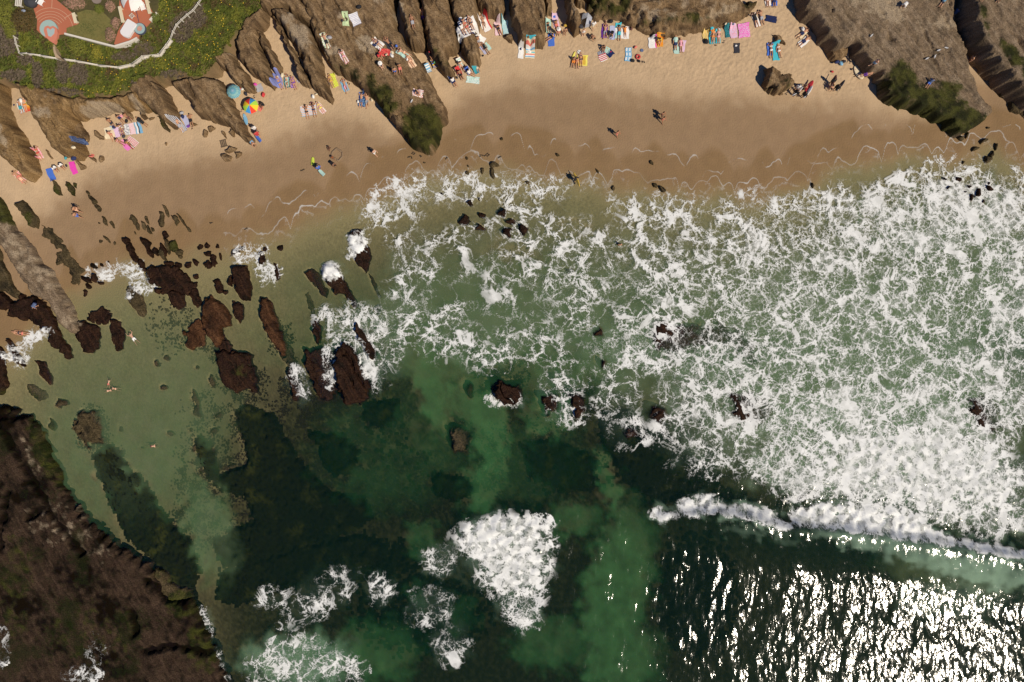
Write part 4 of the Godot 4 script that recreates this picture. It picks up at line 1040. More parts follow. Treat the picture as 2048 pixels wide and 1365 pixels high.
# ---------------------------------------------------------------- the green slope and the garden on it
const TERRACE := 7.2
const HILL := [-90, -90, 575, -90, 566, -20, 548, 4, 530, 18, 508, 40, 484, 70, 466, 95, 446, 118, 428, 140, 402, 158, 350, 164, 312, 158, 282, 178, 250, 192, 200, 197, 170, 202, 130, 197, 82, 192, 50, 184, 30, 172, 0, 168, -90, 166]
const GARDEN := [-10, -90, 20, 0, 60, 40, 78, 70, 96, 84, 112, 84, 130, 76, 165, 84, 222, 98, 270, 84, 300, 52, 318, 22, 335, -90]

func scrub(px: float, py: float) -> float:
	# how far the slope is grown with dry grey scrub rather than ice plant
	var f := 0.0
	for b in [[10, 80, 30, 40], [365, 55, 26, 34], [395, 30, 18, 30], [285, 100, 22, 16], [248, 112, 26, 12], [158, 148, 20, 28], [52, 120, 20, 12], [75, 150, 14, 30], [125, 140, 16, 30], [120, 185, 60, 10], [280, 168, 20, 8], [345, 150, 30, 12], [30, 150, 30, 14]]:
		f = maxf(f, 1.0 - ss(0.6, 1.2, Vector2((px - b[0]) / b[2], (py - b[1]) / b[3]).length()))
	return f

func lay_hill() -> void:
	var poly := outline(HILL, 3.6)
	var flat := outline(GARDEN, TERRACE)
	var xs := steps([-76, 0.32, -28])
	var zs := steps([-56, 0.32, -28])
	var nx := xs.size()
	var ys := PackedFloat32Array()
	var cs := PackedColorArray()
	var keep := PackedByteArray()
	ys.resize(nx * zs.size()); cs.resize(nx * zs.size()); keep.resize(nx * zs.size())
	for j in zs.size():
		for i in nx:
			var x := xs[i]
			var z := zs[j]
			var k := j * nx + i
			var n := nA.get_noise_2d(x * 0.8, z * 0.8)
			var d := sdf(poly, Vector2(x, z)) + n * 0.5
			var g := field(fH, x, z)
			var y := g + d * 2.0
			if d > 0.0:
				y = g + 1.7 * (1.0 - pow(1.0 - clampf(d / 0.9, 0.0, 1.0), 2.5)) + 3.6 * ss(0.0, 11.0, d) + n * 0.25 + 0.1 * nB.get_noise_2d(x, z)
				y = lerpf(y, TERRACE, ss(-1.2, 0.4, sdf(flat, Vector2(x, z))))
				var ti := int((x - FX) / TC)
				var tj := int((z - FZ) / TC)
				for a in 2:
					for b in 2:
						if ti + a >= 0 and tj + b >= 0 and ti + a < TW and tj + b < TH:
							top[(tj + b) * TW + ti + a] = maxf(top[(tj + b) * TW + ti + a], y)
			ys[k] = maxf(y, g - 0.6)
			keep[k] = 1 if d > -0.3 else 0
			var c := Color(0.19, 0.125, 0.062).lerp(Color(0.075, 0.065, 0.022), ss(0.3, 1.4, d + n))
			cs[k] = Color(c.r * (1.0 + 0.3 * n), c.g * (1.0 + 0.3 * n), c.b * (1.0 + 0.3 * n), 1.0)
	var m := StandardMaterial3D.new()
	m.vertex_color_use_as_albedo = true
	m.roughness = 0.95
	m.heightmap_enabled = true
	m.heightmap_texture = M["rock dry"].heightmap_texture
	m.heightmap_scale = 6.0
	m.uv1_triplanar = true
	m.uv1_world_triplanar = true
	m.uv1_scale = Vector3.ONE * 0.3
	var o := obj("hillside", sheet(xs, zs, ys, cs, keep), m)
	tag(o, "earth slope rising from the beach to the garden at the upper left", "", "", "structure")
	# plants of the slope
	var st := begin()
	for b in 8:
		var a := TAU * b / 8.0 + 0.4 * sin(b * 7.0)
		var l := 0.75 + 0.3 * sin(b * 2.7)
		var u := Vector3(cos(a), 0, sin(a)) * l
		var s := Vector3(-sin(a), 0, cos(a)) * 0.17
		var hgt := 0.55 + 0.35 * sin(b * 4.3)
		quad(st, Vector3(0, 0.05, 0) - s * 0.4, u * 0.55 - s + Vector3(0, hgt, 0), u + Vector3(0, hgt * 0.8, 0), u * 0.55 + s + Vector3(0, hgt, 0))
	var clump := done(st)
	var sets := {"ice_plant": [], "grey_scrub": []}
	var cols := {"ice_plant": [], "grey_scrub": []}
	var clear := [outline(GARDEN, TERRACE)]
	var blooms := []
	for k in 60000:
		var p := Vector2(rng.randf_range(-72.0, -27.5), rng.randf_range(-46.5, -28.0))
		var d := sdf(poly, p)
		if d < 0.55 + 0.5 * nA.get_noise_2d(p.x, p.y): continue
		if sdf(clear[0], p) > 0.1: continue
		var y := top_y(p.x, p.y)
		var px := p.x * 16.0 / (1.0 - y / EYE) + 1024.0
		var py := p.y * 16.0 / (1.0 - y / EYE) + 682.5
		var n := nA.get_noise_2d(p.x * 0.7, p.y * 0.7)
		var dry := scrub(px, py) + 0.55 * n
		var kind := "grey_scrub" if dry > 0.5 else "ice_plant"
		if kind == "grey_scrub" and rng.randf() < 0.35: continue
		var s := rng.randf_range(0.13, 0.27)
		sets[kind].append(Transform3D(Basis(Vector3.UP, rng.randf() * TAU).scaled(Vector3(s, s * rng.randf_range(0.8, 1.5), s)), Vector3(p.x, y - 0.03, p.y)))
		var v := nB.get_noise_2d(p.x * 0.5, p.y * 0.5) + rng.randf_range(-0.3, 0.3)
		var c := Color(0.085, 0.112, 0.012).lerp(Color(0.175, 0.180, 0.020), ss(-0.2, 0.6, v)).lerp(Color(0.105, 0.070, 0.024), ss(0.25, 0.6, -v + n * 0.4))
		if kind == "grey_scrub":
			c = Color(0.165, 0.120, 0.098).lerp(Color(0.10, 0.085, 0.045), rng.randf())
		cols[kind].append(c)
		if kind == "ice_plant" and px > 150.0 and rng.randf() < 0.022 * (1.0 + 2.0 * nB.get_noise_2d(p.x * 0.3, p.y * 0.3)):
			blooms.append(Vector3(p.x, y + 0.16, p.y))
	for kind in sets:
		var mm := MultiMesh.new()
		mm.transform_format = MultiMesh.TRANSFORM_3D
		mm.use_colors = true
		mm.mesh = clump
		mm.instance_count = sets[kind].size()
		for k in sets[kind].size():
			mm.set_instance_transform(k, sets[kind][k])
			mm.set_instance_color(k, cols[kind][k])
		var w := MultiMeshInstance3D.new()
		w.name = kind
		w.multimesh = mm
		var mw := StandardMaterial3D.new()
		mw.vertex_color_use_as_albedo = true
		mw.roughness = 0.8
		w.material_override = mw
		add_child(w)
		tag(w, "green ice plant covering the slope below the garden" if kind == "ice_plant" else "dry grey brown scrub in patches between the green ice plant", "ground cover", "", "stuff")
	var fm := MultiMesh.new()
	fm.transform_format = MultiMesh.TRANSFORM_3D
	st = begin()
	add_blob(st, Vector3.ZERO, Vector3(0.07, 0.025, 0.07), Basis(), 6, 3)
	fm.mesh = done(st)
	fm.instance_count = blooms.size()
	for k in blooms.size():
		fm.set_instance_transform(k, Transform3D(Basis(), blooms[k]))
	var f := MultiMeshInstance3D.new()
	f.name = "yellow_flowers"
	f.multimesh = fm
	f.material_override = mat(0.75, 0.50, 0.04)
	add_child(f)
	tag(f, "small yellow flowers scattered over the green slope", "flowers", "", "stuff")

func shrub(px: float, py: float, rx: float, ry: float, c0: Color, c1: Color, label: String, group := "") -> void:
	var at := G(px, py)
	var t := thing("shrub", label, "shrub", at, 0.0, group)
	var st := begin()
	var a := rx / 16.0
	var b := ry / 16.0
	var h := minf(a, b) * 0.9 + 0.25
	for k in int(260.0 + 900.0 * a * b):
		var q := Vector3(rng.randfn(), rng.randfn(), rng.randfn()).normalized()
		q.y = absf(q.y)
		var r := 0.62 + 0.38 * rng.randf() + 0.35 * nA.get_noise_3d(q.x * 2.5 + px, q.y * 2.5, q.z * 2.5 + py)
		var p := Vector3(q.x * a, q.y * h, q.z * b) * r
		var u := Vector3(rng.randfn(), rng.randfn() * 0.5, rng.randfn()).normalized() * rng.randf_range(0.05, 0.11)
		var v := u.cross(q + Vector3(0.2, 0.3, 0.1)).normalized() * 0.05
		st.set_color(c0.lerp(c1, clampf(rng.randf() + 0.3 * nA.get_noise_3d(p.x * 3.0, p.y * 3.0, p.z * 3.0), 0.0, 1.0)))
		quad(st, p - u, p - v, p + u, p + v)
	if not M.has("leaf"):
		var m := StandardMaterial3D.new()
		m.vertex_color_use_as_albedo = true
		m.roughness = 0.8
		M["leaf"] = m
	obj("crown", done(st), M["leaf"], t)
	st = begin()
	for k in 4:
		add_tube(st, Vector3(0, -0.1, 0), Vector3(cos(k * 1.6) * a * 0.5, h * 0.6, sin(k * 1.6) * b * 0.5), 0.035, 0.015, 5)
	obj("stem", done(st), mat(0.10, 0.07, 0.045), t)

func bench(px: float, py: float, len_px: float, deg: float, label: String) -> void:
	var p := P(px, py, TERRACE + 0.4)
	var t := thing("bench", label, "bench", Vector3(p.x, TERRACE + 0.04, p.y), head_turn(deg))
	var l := len_px / 16.0 * 0.91
	var c := mat(0.68, 0.61, 0.43)
	for k in 3:
		var st := begin()
		add_box(st, Vector3(-0.13 + 0.13 * k, 0.42, 0), Vector3(0.115, 0.05, l), Basis(), 0.01)
		obj("slat", done(st), c, t)
	for s in [-1, 1]:
		var st := begin()
		add_box(st, Vector3(0, 0.195, s * (l * 0.5 - 0.2)), Vector3(0.36, 0.39, 0.10))
		obj("leg", done(st), c, t)

func lounger(px: float, py: float, deg: float, label: String) -> void:
	var p := P(px, py, TERRACE + 0.35)
	var t := thing("garden_chair", label, "chair", Vector3(p.x, TERRACE + 0.04, p.y), head_turn(deg), "white garden chairs on the brick deck")
	var c := mat(0.80, 0.80, 0.79)
	var st := begin()
	add_box(st, Vector3(0, 0.34, 0.16), Vector3(0.56, 0.07, 0.62), Basis(), 0.02)
	obj("seat", done(st), c, t)
	st = begin()
	add_box(st, Vector3(0, 0.6, -0.3), Vector3(0.56, 0.62, 0.07), Basis(Vector3.RIGHT, -0.5), 0.02)
	obj("backrest", done(st), c, t)
	for s in [-1, 1]:
		st = begin()
		add_box(st, Vector3(s * 0.32, 0.54, 0.12), Vector3(0.08, 0.04, 0.66), Basis(), 0.01)
		obj("armrest", done(st), c, t)
		for u in [-1, 1]:
			st = begin()
			add_tube(st, Vector3(s * 0.27, 0.0, 0.14 + u * 0.28), Vector3(s * 0.27, 0.34, 0.14 + u * 0.26), 0.025, 0.025, 6)
			obj("leg", done(st), c, t)

func lay_garden() -> void:
	var brick := StandardMaterial3D.new()
	brick.albedo_color = Color(0.42, 0.135, 0.072).linear_to_srgb()
	brick.roughness = 0.9
	brick.heightmap_enabled = true
	brick.heightmap_texture = M["rock dry"].heightmap_texture
	brick.heightmap_scale = 1.0
	brick.uv1_triplanar = true
	brick.uv1_world_triplanar = true
	var mortar := mat(0.52, 0.31, 0.20)
	var white := mat(0.66, 0.62, 0.54)
	var T := TERRACE
	# left terrace with its rings of brick
	var o := Node3D.new()
	o.name = "brick_terrace"
	add_child(o)
	tag(o, "fan shaped red brick terrace with pale curved joints, upper left corner", "", "", "structure")
	obj("brick_field", prism(outline([67, 18, 78, 0, 78, -60, 113, -60, 113, 0, 143, 25, 158, 48, 133, 56, 132, 68, 118, 70, 108, 78, 90, 76, 73, 60, 74, 40], T), T - 0.3, T + 0.03), brick, o)
	var c := P(100, 62, T)
	var k := (1.0 - T / EYE) / 16.0
	for r in [22.5, 28.0, 33.5, 39.0, 46.0]:
		obj("brick_ring", ring(c, (r - 0.45) * k, (r + 0.45) * k, deg_to_rad(-140 if r < 40 else -128), deg_to_rad(-35 if r < 40 else 12), T - 0.1, T + 0.036), mortar, o)
	for l in [[104, 0, 103, 17], [128, 37, 144, 27]]:
		var a := P(l[0], l[1], T)
		var b := P(l[2], l[3], T)
		var s := (b - a).orthogonal().normalized() * 0.03
		obj("joint", prism(PackedVector2Array([a - s, b - s, b + s, a + s]), T - 0.1, T + 0.04), mortar, o)
	var t := thing("mosaic_basin", "round teal and red mosaic basin with a heart shape at the terrace tip", "fountain", Vector3(c.x, T, c.y))
	var loc := func(flat: Array, sh: float) -> PackedVector2Array:
		var q := outline(flat, T + sh)
		for i in q.size():
			q[i] -= c
		return q
	obj("rim", ring(P(99.5, 59.5, T) - c, 0.0, 17.3 * k, 0.0, TAU * 0.999, -0.1, 0.30, 32), mat(0.33, 0.45, 0.42), t)
	obj("red_mosaic", prism(loc.call([87, 61, 89, 54, 95, 51.5, 100, 54, 106, 52, 113, 56, 115, 65, 113, 76, 107, 87, 99, 82, 91, 74], 0.3), -0.1, 0.34), mat(0.58, 0.20, 0.13), t)
	obj("heart_mosaic", prism(loc.call([93, 58, 96, 56, 100, 60, 105, 56, 109, 58, 108, 67, 101, 74, 96, 72], 0.34), 0.1, 0.38), mat(0.36, 0.44, 0.44), t)
	o = obj("garden_path", prism(outline([106, 86, 110, 87, 111, 98, 114, 108, 124, 118, 112, 116, 108, 104], 6.6), 5.9, 6.75), mat(0.42, 0.31, 0.20))
	tag(o, "narrow pale earth path from the mosaic basin down to the white fence", "", "", "structure")
	# lawn
	o = obj("lawn", prism(outline([154, 26, 172, 20, 205, 24, 222, 40, 234, 50, 226, 70, 214, 89, 172, 79, 134, 68, 133, 57, 159, 48], T), T - 0.2, T + 0.05), mat(0.165, 0.150, 0.045, 0.95))
	tag(o, "dry mown lawn between the brick terrace and the brick deck", "", "", "structure")
	var blades := MultiMesh.new()
	blades.transform_format = MultiMesh.TRANSFORM_3D
	blades.use_colors = true
	var bs := begin()
	for b in 3:
		var a := b * 2.1
		for q in [Vector3(-0.02, 0, 0).rotated(Vector3.UP, a), Vector3(0.03, 0.07, 0.05).rotated(Vector3.UP, a), Vector3(0.02, 0, 0).rotated(Vector3.UP, a)]: bs.add_vertex(q)
	blades.mesh = done(bs)
	var plot := outline([154, 26, 172, 20, 205, 24, 222, 40, 234, 50, 226, 70, 214, 89, 172, 79, 134, 68, 133, 57, 159, 48], T)
	var spots: Array[Vector2] = []
	for i in 9000:
		var q := Vector2(rng.randf_range(-55.0, -44.0), rng.randf_range(-40.0, -32.0))
		if sdf(plot, q) > 0.0: spots.append(q)
	blades.instance_count = spots.size()
	for i in spots.size():
		blades.set_instance_transform(i, Transform3D(Basis(Vector3.UP, rng.randf() * TAU).scaled(Vector3.ONE * rng.randf_range(0.8, 1.8)), Vector3(spots[i].x, T + 0.05, spots[i].y)))
		blades.set_instance_color(i, Color(0.20, 0.165, 0.055).lerp(Color(0.085, 0.10, 0.025), clampf(0.5 + 0.9 * nA.get_noise_2d(spots[i].x, spots[i].y) + rng.randf_range(-0.3, 0.3), 0.0, 1.0)))
	var bm := MultiMeshInstance3D.new()
	bm.name = "lawn_grass"
	bm.multimesh = blades
	var gm := StandardMaterial3D.new()
	gm.vertex_color_use_as_albedo = true
	gm.roughness = 0.9
	bm.material_override = gm
	add_child(bm)
	tag(bm, "dry short grass of the lawn beside the brick terrace", "grass", "", "stuff")
	# right deck
	o = obj("brick_deck", prism(outline([238, 12, 244, -60, 292, -60, 291, 0, 305, 24, 314, 28, 302, 42, 292, 54, 277, 75, 231, 91, 228, 88, 236, 62, 250, 40], T), T - 0.3, T + 0.04), brick)
	tag(o, "red brick deck with white furniture beside the lawn", "", "", "structure")
	bench(149, 36, 21, -15, "cream wooden bench at the right side of the fan shaped terrace")
	bench(242.5, 29, 33, -13, "cream wooden bench along the left side of the brick deck")
	bench(296, 13, 30, -14, "cream wooden bench along the right side of the brick deck")
	lounger(269.5, 14, -18, "left one of two white garden chairs on the brick deck")
	lounger(284, 12, -18, "right one of two white garden chairs on the brick deck")
	var p := P(255, 57, T + 0.4)
	t = thing("daybed", "large white covered daybed with a rounded foot on the brick deck", "daybed", Vector3(p.x, T + 0.04, p.y), head_turn(32))
	var pts := PackedVector2Array([Vector2(-0.55, -0.98), Vector2(0.55, -0.98), Vector2(0.62, -0.9), Vector2(0.60, 0.72), Vector2(0.42, 0.93), Vector2(0.0, 1.02), Vector2(-0.42, 0.93), Vector2(-0.60, 0.72), Vector2(-0.62, -0.9)])
	obj("base", prism(pts, 0.0, 0.28), mat(0.60, 0.60, 0.60), t)
	var inner := PackedVector2Array()
	for q in pts: inner.append(q * 0.95)
	obj("cover", prism(inner, 0.28, 0.40), mat(0.74, 0.73, 0.73), t)
	p = P(263.5, 32, T + 0.4)
	t = thing("side_table", "small white lattice table at the corner of the daybed", "table", Vector3(p.x, T + 0.04, p.y), 0.75)
	for s in [-1, 1]:
		var st := begin()
		add_box(st, Vector3(s * 0.21, 0.42, 0), Vector3(0.05, 0.04, 0.47))
		add_box(st, Vector3(0, 0.42, s * 0.21), Vector3(0.37, 0.04, 0.05))
		obj("frame", done(st), white, t)
		st = begin()
		add_box(st, Vector3(0, 0.421, 0), Vector3(0.035, 0.03, 0.5), Basis(Vector3.UP, s * PI / 4))
		obj("lattice", done(st), white, t)
		for u in [-1, 1]:
			st = begin()
			add_tube(st, Vector3(s * 0.2, 0, u * 0.2), Vector3(s * 0.2, 0.4, u * 0.2), 0.02, 0.02, 5)
			obj("leg", done(st), white, t)
	p = P(281, 59, T)
	t = thing("fire_pit", "round teal rimmed basin with a pink middle, half under the green slope", "fire pit", Vector3(p.x, T, p.y))
	obj("rim", ring(Vector2.ZERO, 5.5 * k, 10.6 * k, 0, TAU * 0.999, 0.0, 0.28, 28), mat(0.30, 0.42, 0.42), t)
	obj("edge", ring(Vector2.ZERO, 10.7 * k, 11.8 * k, 0, TAU * 0.999, 0.0, 0.22, 28), mat(0.05, 0.06, 0.10), t)
	obj("bowl", ring(Vector2.ZERO, 0.0, 5.3 * k, 0, TAU * 0.999, 0.0, 0.2, 20), mat(0.52, 0.28, 0.22), t)
	var a := P(267, -4, T)
	var b := P(278, 45, T)
	var st := begin()
	add_tube(st, Vector3(a.x, T + 0.09, a.y), Vector3(b.x, T + 0.09, b.y), 0.035, 0.035, 6)  # the thin dark line across the deck, drawn as a raised tube
	tag(obj("pole", done(st), mat(0.04, 0.045, 0.09)), "thin dark blue line across the brick deck to the round basin", "pole")
	umbrella(257, -3, 21, T + 2.0, T, [[0.74, 0.73, 0.70], [0.74, 0.73, 0.70], [0.5, 0.13, 0.07], [0.74, 0.73, 0.70]], "white garden parasol with one red panel, cut by the top edge")
	# low white garden wall
	var walls := [[131, 69, 170, 79, 222, 92.5, 231, 94.5, 262, 85, 276, 77.5], [301, 42.5, 315, 27]]
	var said := ["low white wall along the lower edge of lawn and brick deck", "short low white wall at the right corner of the brick deck"]
	for w in 2:
		t = thing("garden_wall", said[w], "wall")
		var line := outline(walls[w], T)
		for i in line.size() - 1:
			var s := (line[i + 1] - line[i]).orthogonal().normalized() * 0.1
			obj("wall_section", prism(PackedVector2Array([line[i] - s, line[i + 1] - s, line[i + 1] + s, line[i] + s]), T - 1.0, T + 0.28 + 0.004 * i), white, t)
	# white fence along the slope
	t = thing("fence", "long curved white post and rail fence round the foot of the garden", "fence")
	var f := [36, 78, 37, 92, 39, 107, 62, 111.5, 90, 116, 122, 122, 160, 127, 200, 133, 240, 138.5, 265, 132, 295, 121, 318, 110, 338, 95, 345, 83, 353, 70, 361, 58, 369, 46, 379, 35, 390, 25, 401, 12, 413, -2, 426, -20, 440, -40]
	var line := PackedVector3Array()
	var hs := []
	for i in range(0, f.size(), 2):
		hs.append(G(f[i], f[i + 1]).y)
	for r in 6:
		for i in range(1, hs.size() - 1):
			hs[i] = hs[i] * 0.4 + 0.3 * (hs[i - 1] + hs[i + 1])
	for i in range(0, f.size(), 2):
		var q := P(f[i], f[i + 1], hs[i / 2])
		line.append(Vector3(q.x, top_y(q.x, q.y), q.y))
	for i in line.size():
		st = begin()
		add_box(st, line[i] + Vector3(0, 0.35, 0), Vector3(0.10, 0.95, 0.10), Basis(), 0.012)
		obj("post", done(st), white, t)
		if i == line.size() - 1: continue
		var d := line[i + 1] - line[i]
		for h in [0.72, 0.52]:
			st = begin()
			add_tube(st, line[i] + Vector3(0, h, 0), line[i + 1] + Vector3(0, h, 0), 0.035, 0.035, 6)
			obj("rail", done(st), white, t)
		if i >= 3 and i <= 12:
			st = begin()
			var side := Vector3(d.z, 0, -d.x).normalized() * 0.02
			var lo := Vector3(0, 0.02, 0)
			var hi := Vector3(0, 0.44, 0)
			quad(st, line[i] + lo + side, line[i + 1] + lo + side, line[i + 1] + hi + side, line[i] + hi + side)
			quad(st, line[i] + lo - side, line[i] + hi - side, line[i + 1] + hi - side, line[i + 1] + lo - side)
			quad(st, line[i] + hi - side, line[i] + hi + side, line[i + 1] + hi + side, line[i + 1] + hi - side)
			obj("panel", done(st), mat(0.60, 0.55, 0.48), t)
	# shrubs
	var pink0 := Color(0.40, 0.22, 0.17)
	var pink1 := Color(0.09, 0.08, 0.03)
	shrub(150, 8, 21, 11, pink0, pink1, "wide pink flowering shrub bed at the top edge above the lawn", "pink shrubs")
	shrub(222, 14, 9, 10, pink0, pink1, "small pink shrub at the upper right of the lawn", "pink shrubs")
	shrub(233, 48, 9, 11, pink0, pink1, "pink shrub beside the left cream bench of the deck", "pink shrubs")
	shrub(222, 71, 9, 13, pink0, pink1, "pink shrub at the lower right corner of the lawn", "pink shrubs")
	var lime0 := Color(0.17, 0.17, 0.02)
	var lime1 := Color(0.09, 0.10, 0.012)
	shrub(160, 94, 16, 18, lime0, lime1, "broad yellow green shrub below the lawn wall", "yellow green shrubs")
	shrub(196, 104, 11, 13, Color(0.27, 0.23, 0.02), lime1, "bright yellow shrub below the lawn wall", "yellow green shrubs")
	shrub(14, 26, 16, 30, lime0, lime1, "tall yellow green hedge shrub at the upper left corner", "yellow green shrubs")
	shrub(24, 62, 10, 16, lime0, lime1, "yellow green shrub beside the upper end of the white fence", "yellow green shrubs")
	shrub(52, 42, 22, 24, Color(0.11, 0.065, 0.015), Color(0.055, 0.045, 0.012), "large rust brown shrub left of the fan shaped terrace", "")
	shrub(200, 20, 8, 8, Color(0.11, 0.13, 0.012), lime1, "small green shrub between pink shrubs above the lawn", "")
	shrub(312, 36, 8, 8, Color(0.09, 0.12, 0.012), lime1, "small bright green shrub at the right corner of the deck", "")
	# things at the top edge
	p = P(60, 5, T + 0.5)
	t = thing("covered_furniture", "lumpy dark grey covered furniture at the left of the terrace", "furniture cover", Vector3(p.x, T, p.y))
	st = begin()
	add_blob(st, Vector3(0, 0.35, -0.1), Vector3(0.75, 0.6, 0.62), Basis(), 14, 8, 0.16, 3.0)
	obj("cover", done(st), mat(0.035, 0.037, 0.045), t)
	p = P(37, 3, T + 0.4)
	t = thing("slatted_bench", "white slatted bench in the upper left corner, cut by the frame", "bench", Vector3(p.x, T + 0.02, p.y), head_turn(6))
	for i in 4:
		st = begin()
		add_box(st, Vector3(-0.3 + 0.2 * i, 0.42, 0), Vector3(0.13, 0.04, 1.1))
		obj("slat", done(st), white, t)
	for s in [-1, 1]:
		st = begin()
		add_box(st, Vector3(0, 0.2, s * 0.45), Vector3(0.7, 0.4, 0.06))
		obj("leg", done(st), white, t)
	lounger(82, 2, 30, "white garden chair at the upper tip of the fan shaped terrace")
	p = P(46.5, 21.5, TERRACE + 0.9)
	st = begin()
	add_blob(st, Vector3(p.x, TERRACE + 0.92, p.y), Vector3(0.25, 0.1, 0.16), Basis(), 12, 6)
	tag(obj("bowl", done(st), mat(0.24, 0.28, 0.36)), "small grey blue bowl among the rust brown shrub", "bowl")
	p = P(199, 3, T)
	t = thing("stone_table", "round grey stone table at the top edge above the lawn", "table", Vector3(p.x, T, p.y))
	obj("table_top", ring(Vector2.ZERO, 0.0, 0.55, 0, TAU * 0.999, 0.55, 0.66, 24), mat(0.24, 0.19, 0.16), t)
	obj("leg", ring(Vector2.ZERO, 0.0, 0.15, 0, TAU * 0.999, 0.0, 0.55, 12), mat(0.24, 0.19, 0.16), t)

# ---------------------------------------------------------------- umbrella, used in the garden and on the beach
func umbrella(px: float, py: float, r_px: float, h: float, foot: float, panels: Array, label: String, spin := 0.0, group := "", bands := []) -> void:
	var p := P(px, py, h)
	var t := thing("umbrella", label, "umbrella", Vector3(p.x, foot, p.y), spin, group)
	var r := r_px / 16.0 * (1.0 - h / EYE)
	var rise := h - foot
	var n := panels.size() if panels.size() >= 6 else 8
	for k in n:
		var a := TAU * k / n
		var b := TAU * (k + 1) / n
		var st := begin()
		st.set_smooth_group(-1)
		for q in 4:
			var f0 := q / 4.0
			var f1 := (q + 1) / 4.0
			var y0 := rise - r * 0.42 * f0 * f0
			var y1 := rise - r * 0.42 * f1 * f1
			var sag := 0.94
			for s in 4:
				var c0 := lerpf(a, b, s / 4.0)
				var c1 := lerpf(a, b, (s + 1) / 4.0)
				var g0 := 1.0 - 0.05 * sin(PI * s / 4.0)
				var g1 := 1.0 - 0.05 * sin(PI * (s + 1) / 4.0)
				if bands.size():
					var bc: Array = bands[q * 2 + (s % 2)] if q * 2 + 1 < bands.size() else bands[-1]
					st.set_color(Color(bc[0], bc[1], bc[2]))
				quad(st, Vector3(cos(c0) * r * f0 * g0, y0, sin(c0) * r * f0 * g0), Vector3(cos(c0) * r * f1 * g0, y1, sin(c0) * r * f1 * g0), Vector3(cos(c1) * r * f1 * g1, y1, sin(c1) * r * f1 * g1), Vector3(cos(c1) * r * f0 * g1, y0, sin(c1) * r * f0 * g1))
		var pc: Array = panels[k % panels.size()]
		var m: StandardMaterial3D = mat(pc[0], pc[1], pc[2], 0.8)
		if bands.size():
			if not M.has("banded"):
				var bm := StandardMaterial3D.new()
				bm.vertex_color_use_as_albedo = true
				bm.roughness = 0.8
				M["banded"] = bm
			m = M["banded"]
		obj("panel", done(st), m, t)
		st = begin()
		add_tube(st, Vector3(0, rise - 0.03, 0), Vector3(cos(a) * r * 0.98, rise - r * 0.42 - 0.02, sin(a) * r * 0.98), 0.008, 0.008, 4)
		obj("rib", done(st), mat(0.5, 0.5, 0.5, 0.4), t)
	var st := begin()
	add_tube(st, Vector3(0, -0.1, 0), Vector3(0, rise + 0.06, 0), 0.022, 0.018, 6)
	obj("pole", done(st), mat(0.6, 0.6, 0.6, 0.4), t)

# ---------------------------------------------------------------- people
const SKIN := [[0.62, 0.36, 0.24], [0.50, 0.26, 0.15], [0.38, 0.185, 0.10], [0.22, 0.105, 0.06], [0.12, 0.06, 0.035]]
const HAIR := {"black": [0.012, 0.009, 0.008], "brown": [0.05, 0.026, 0.014], "blond": [0.30, 0.20, 0.09], "red": [0.16, 0.05, 0.02], "grey": [0.25, 0.24, 0.22]}
var shapes := {}

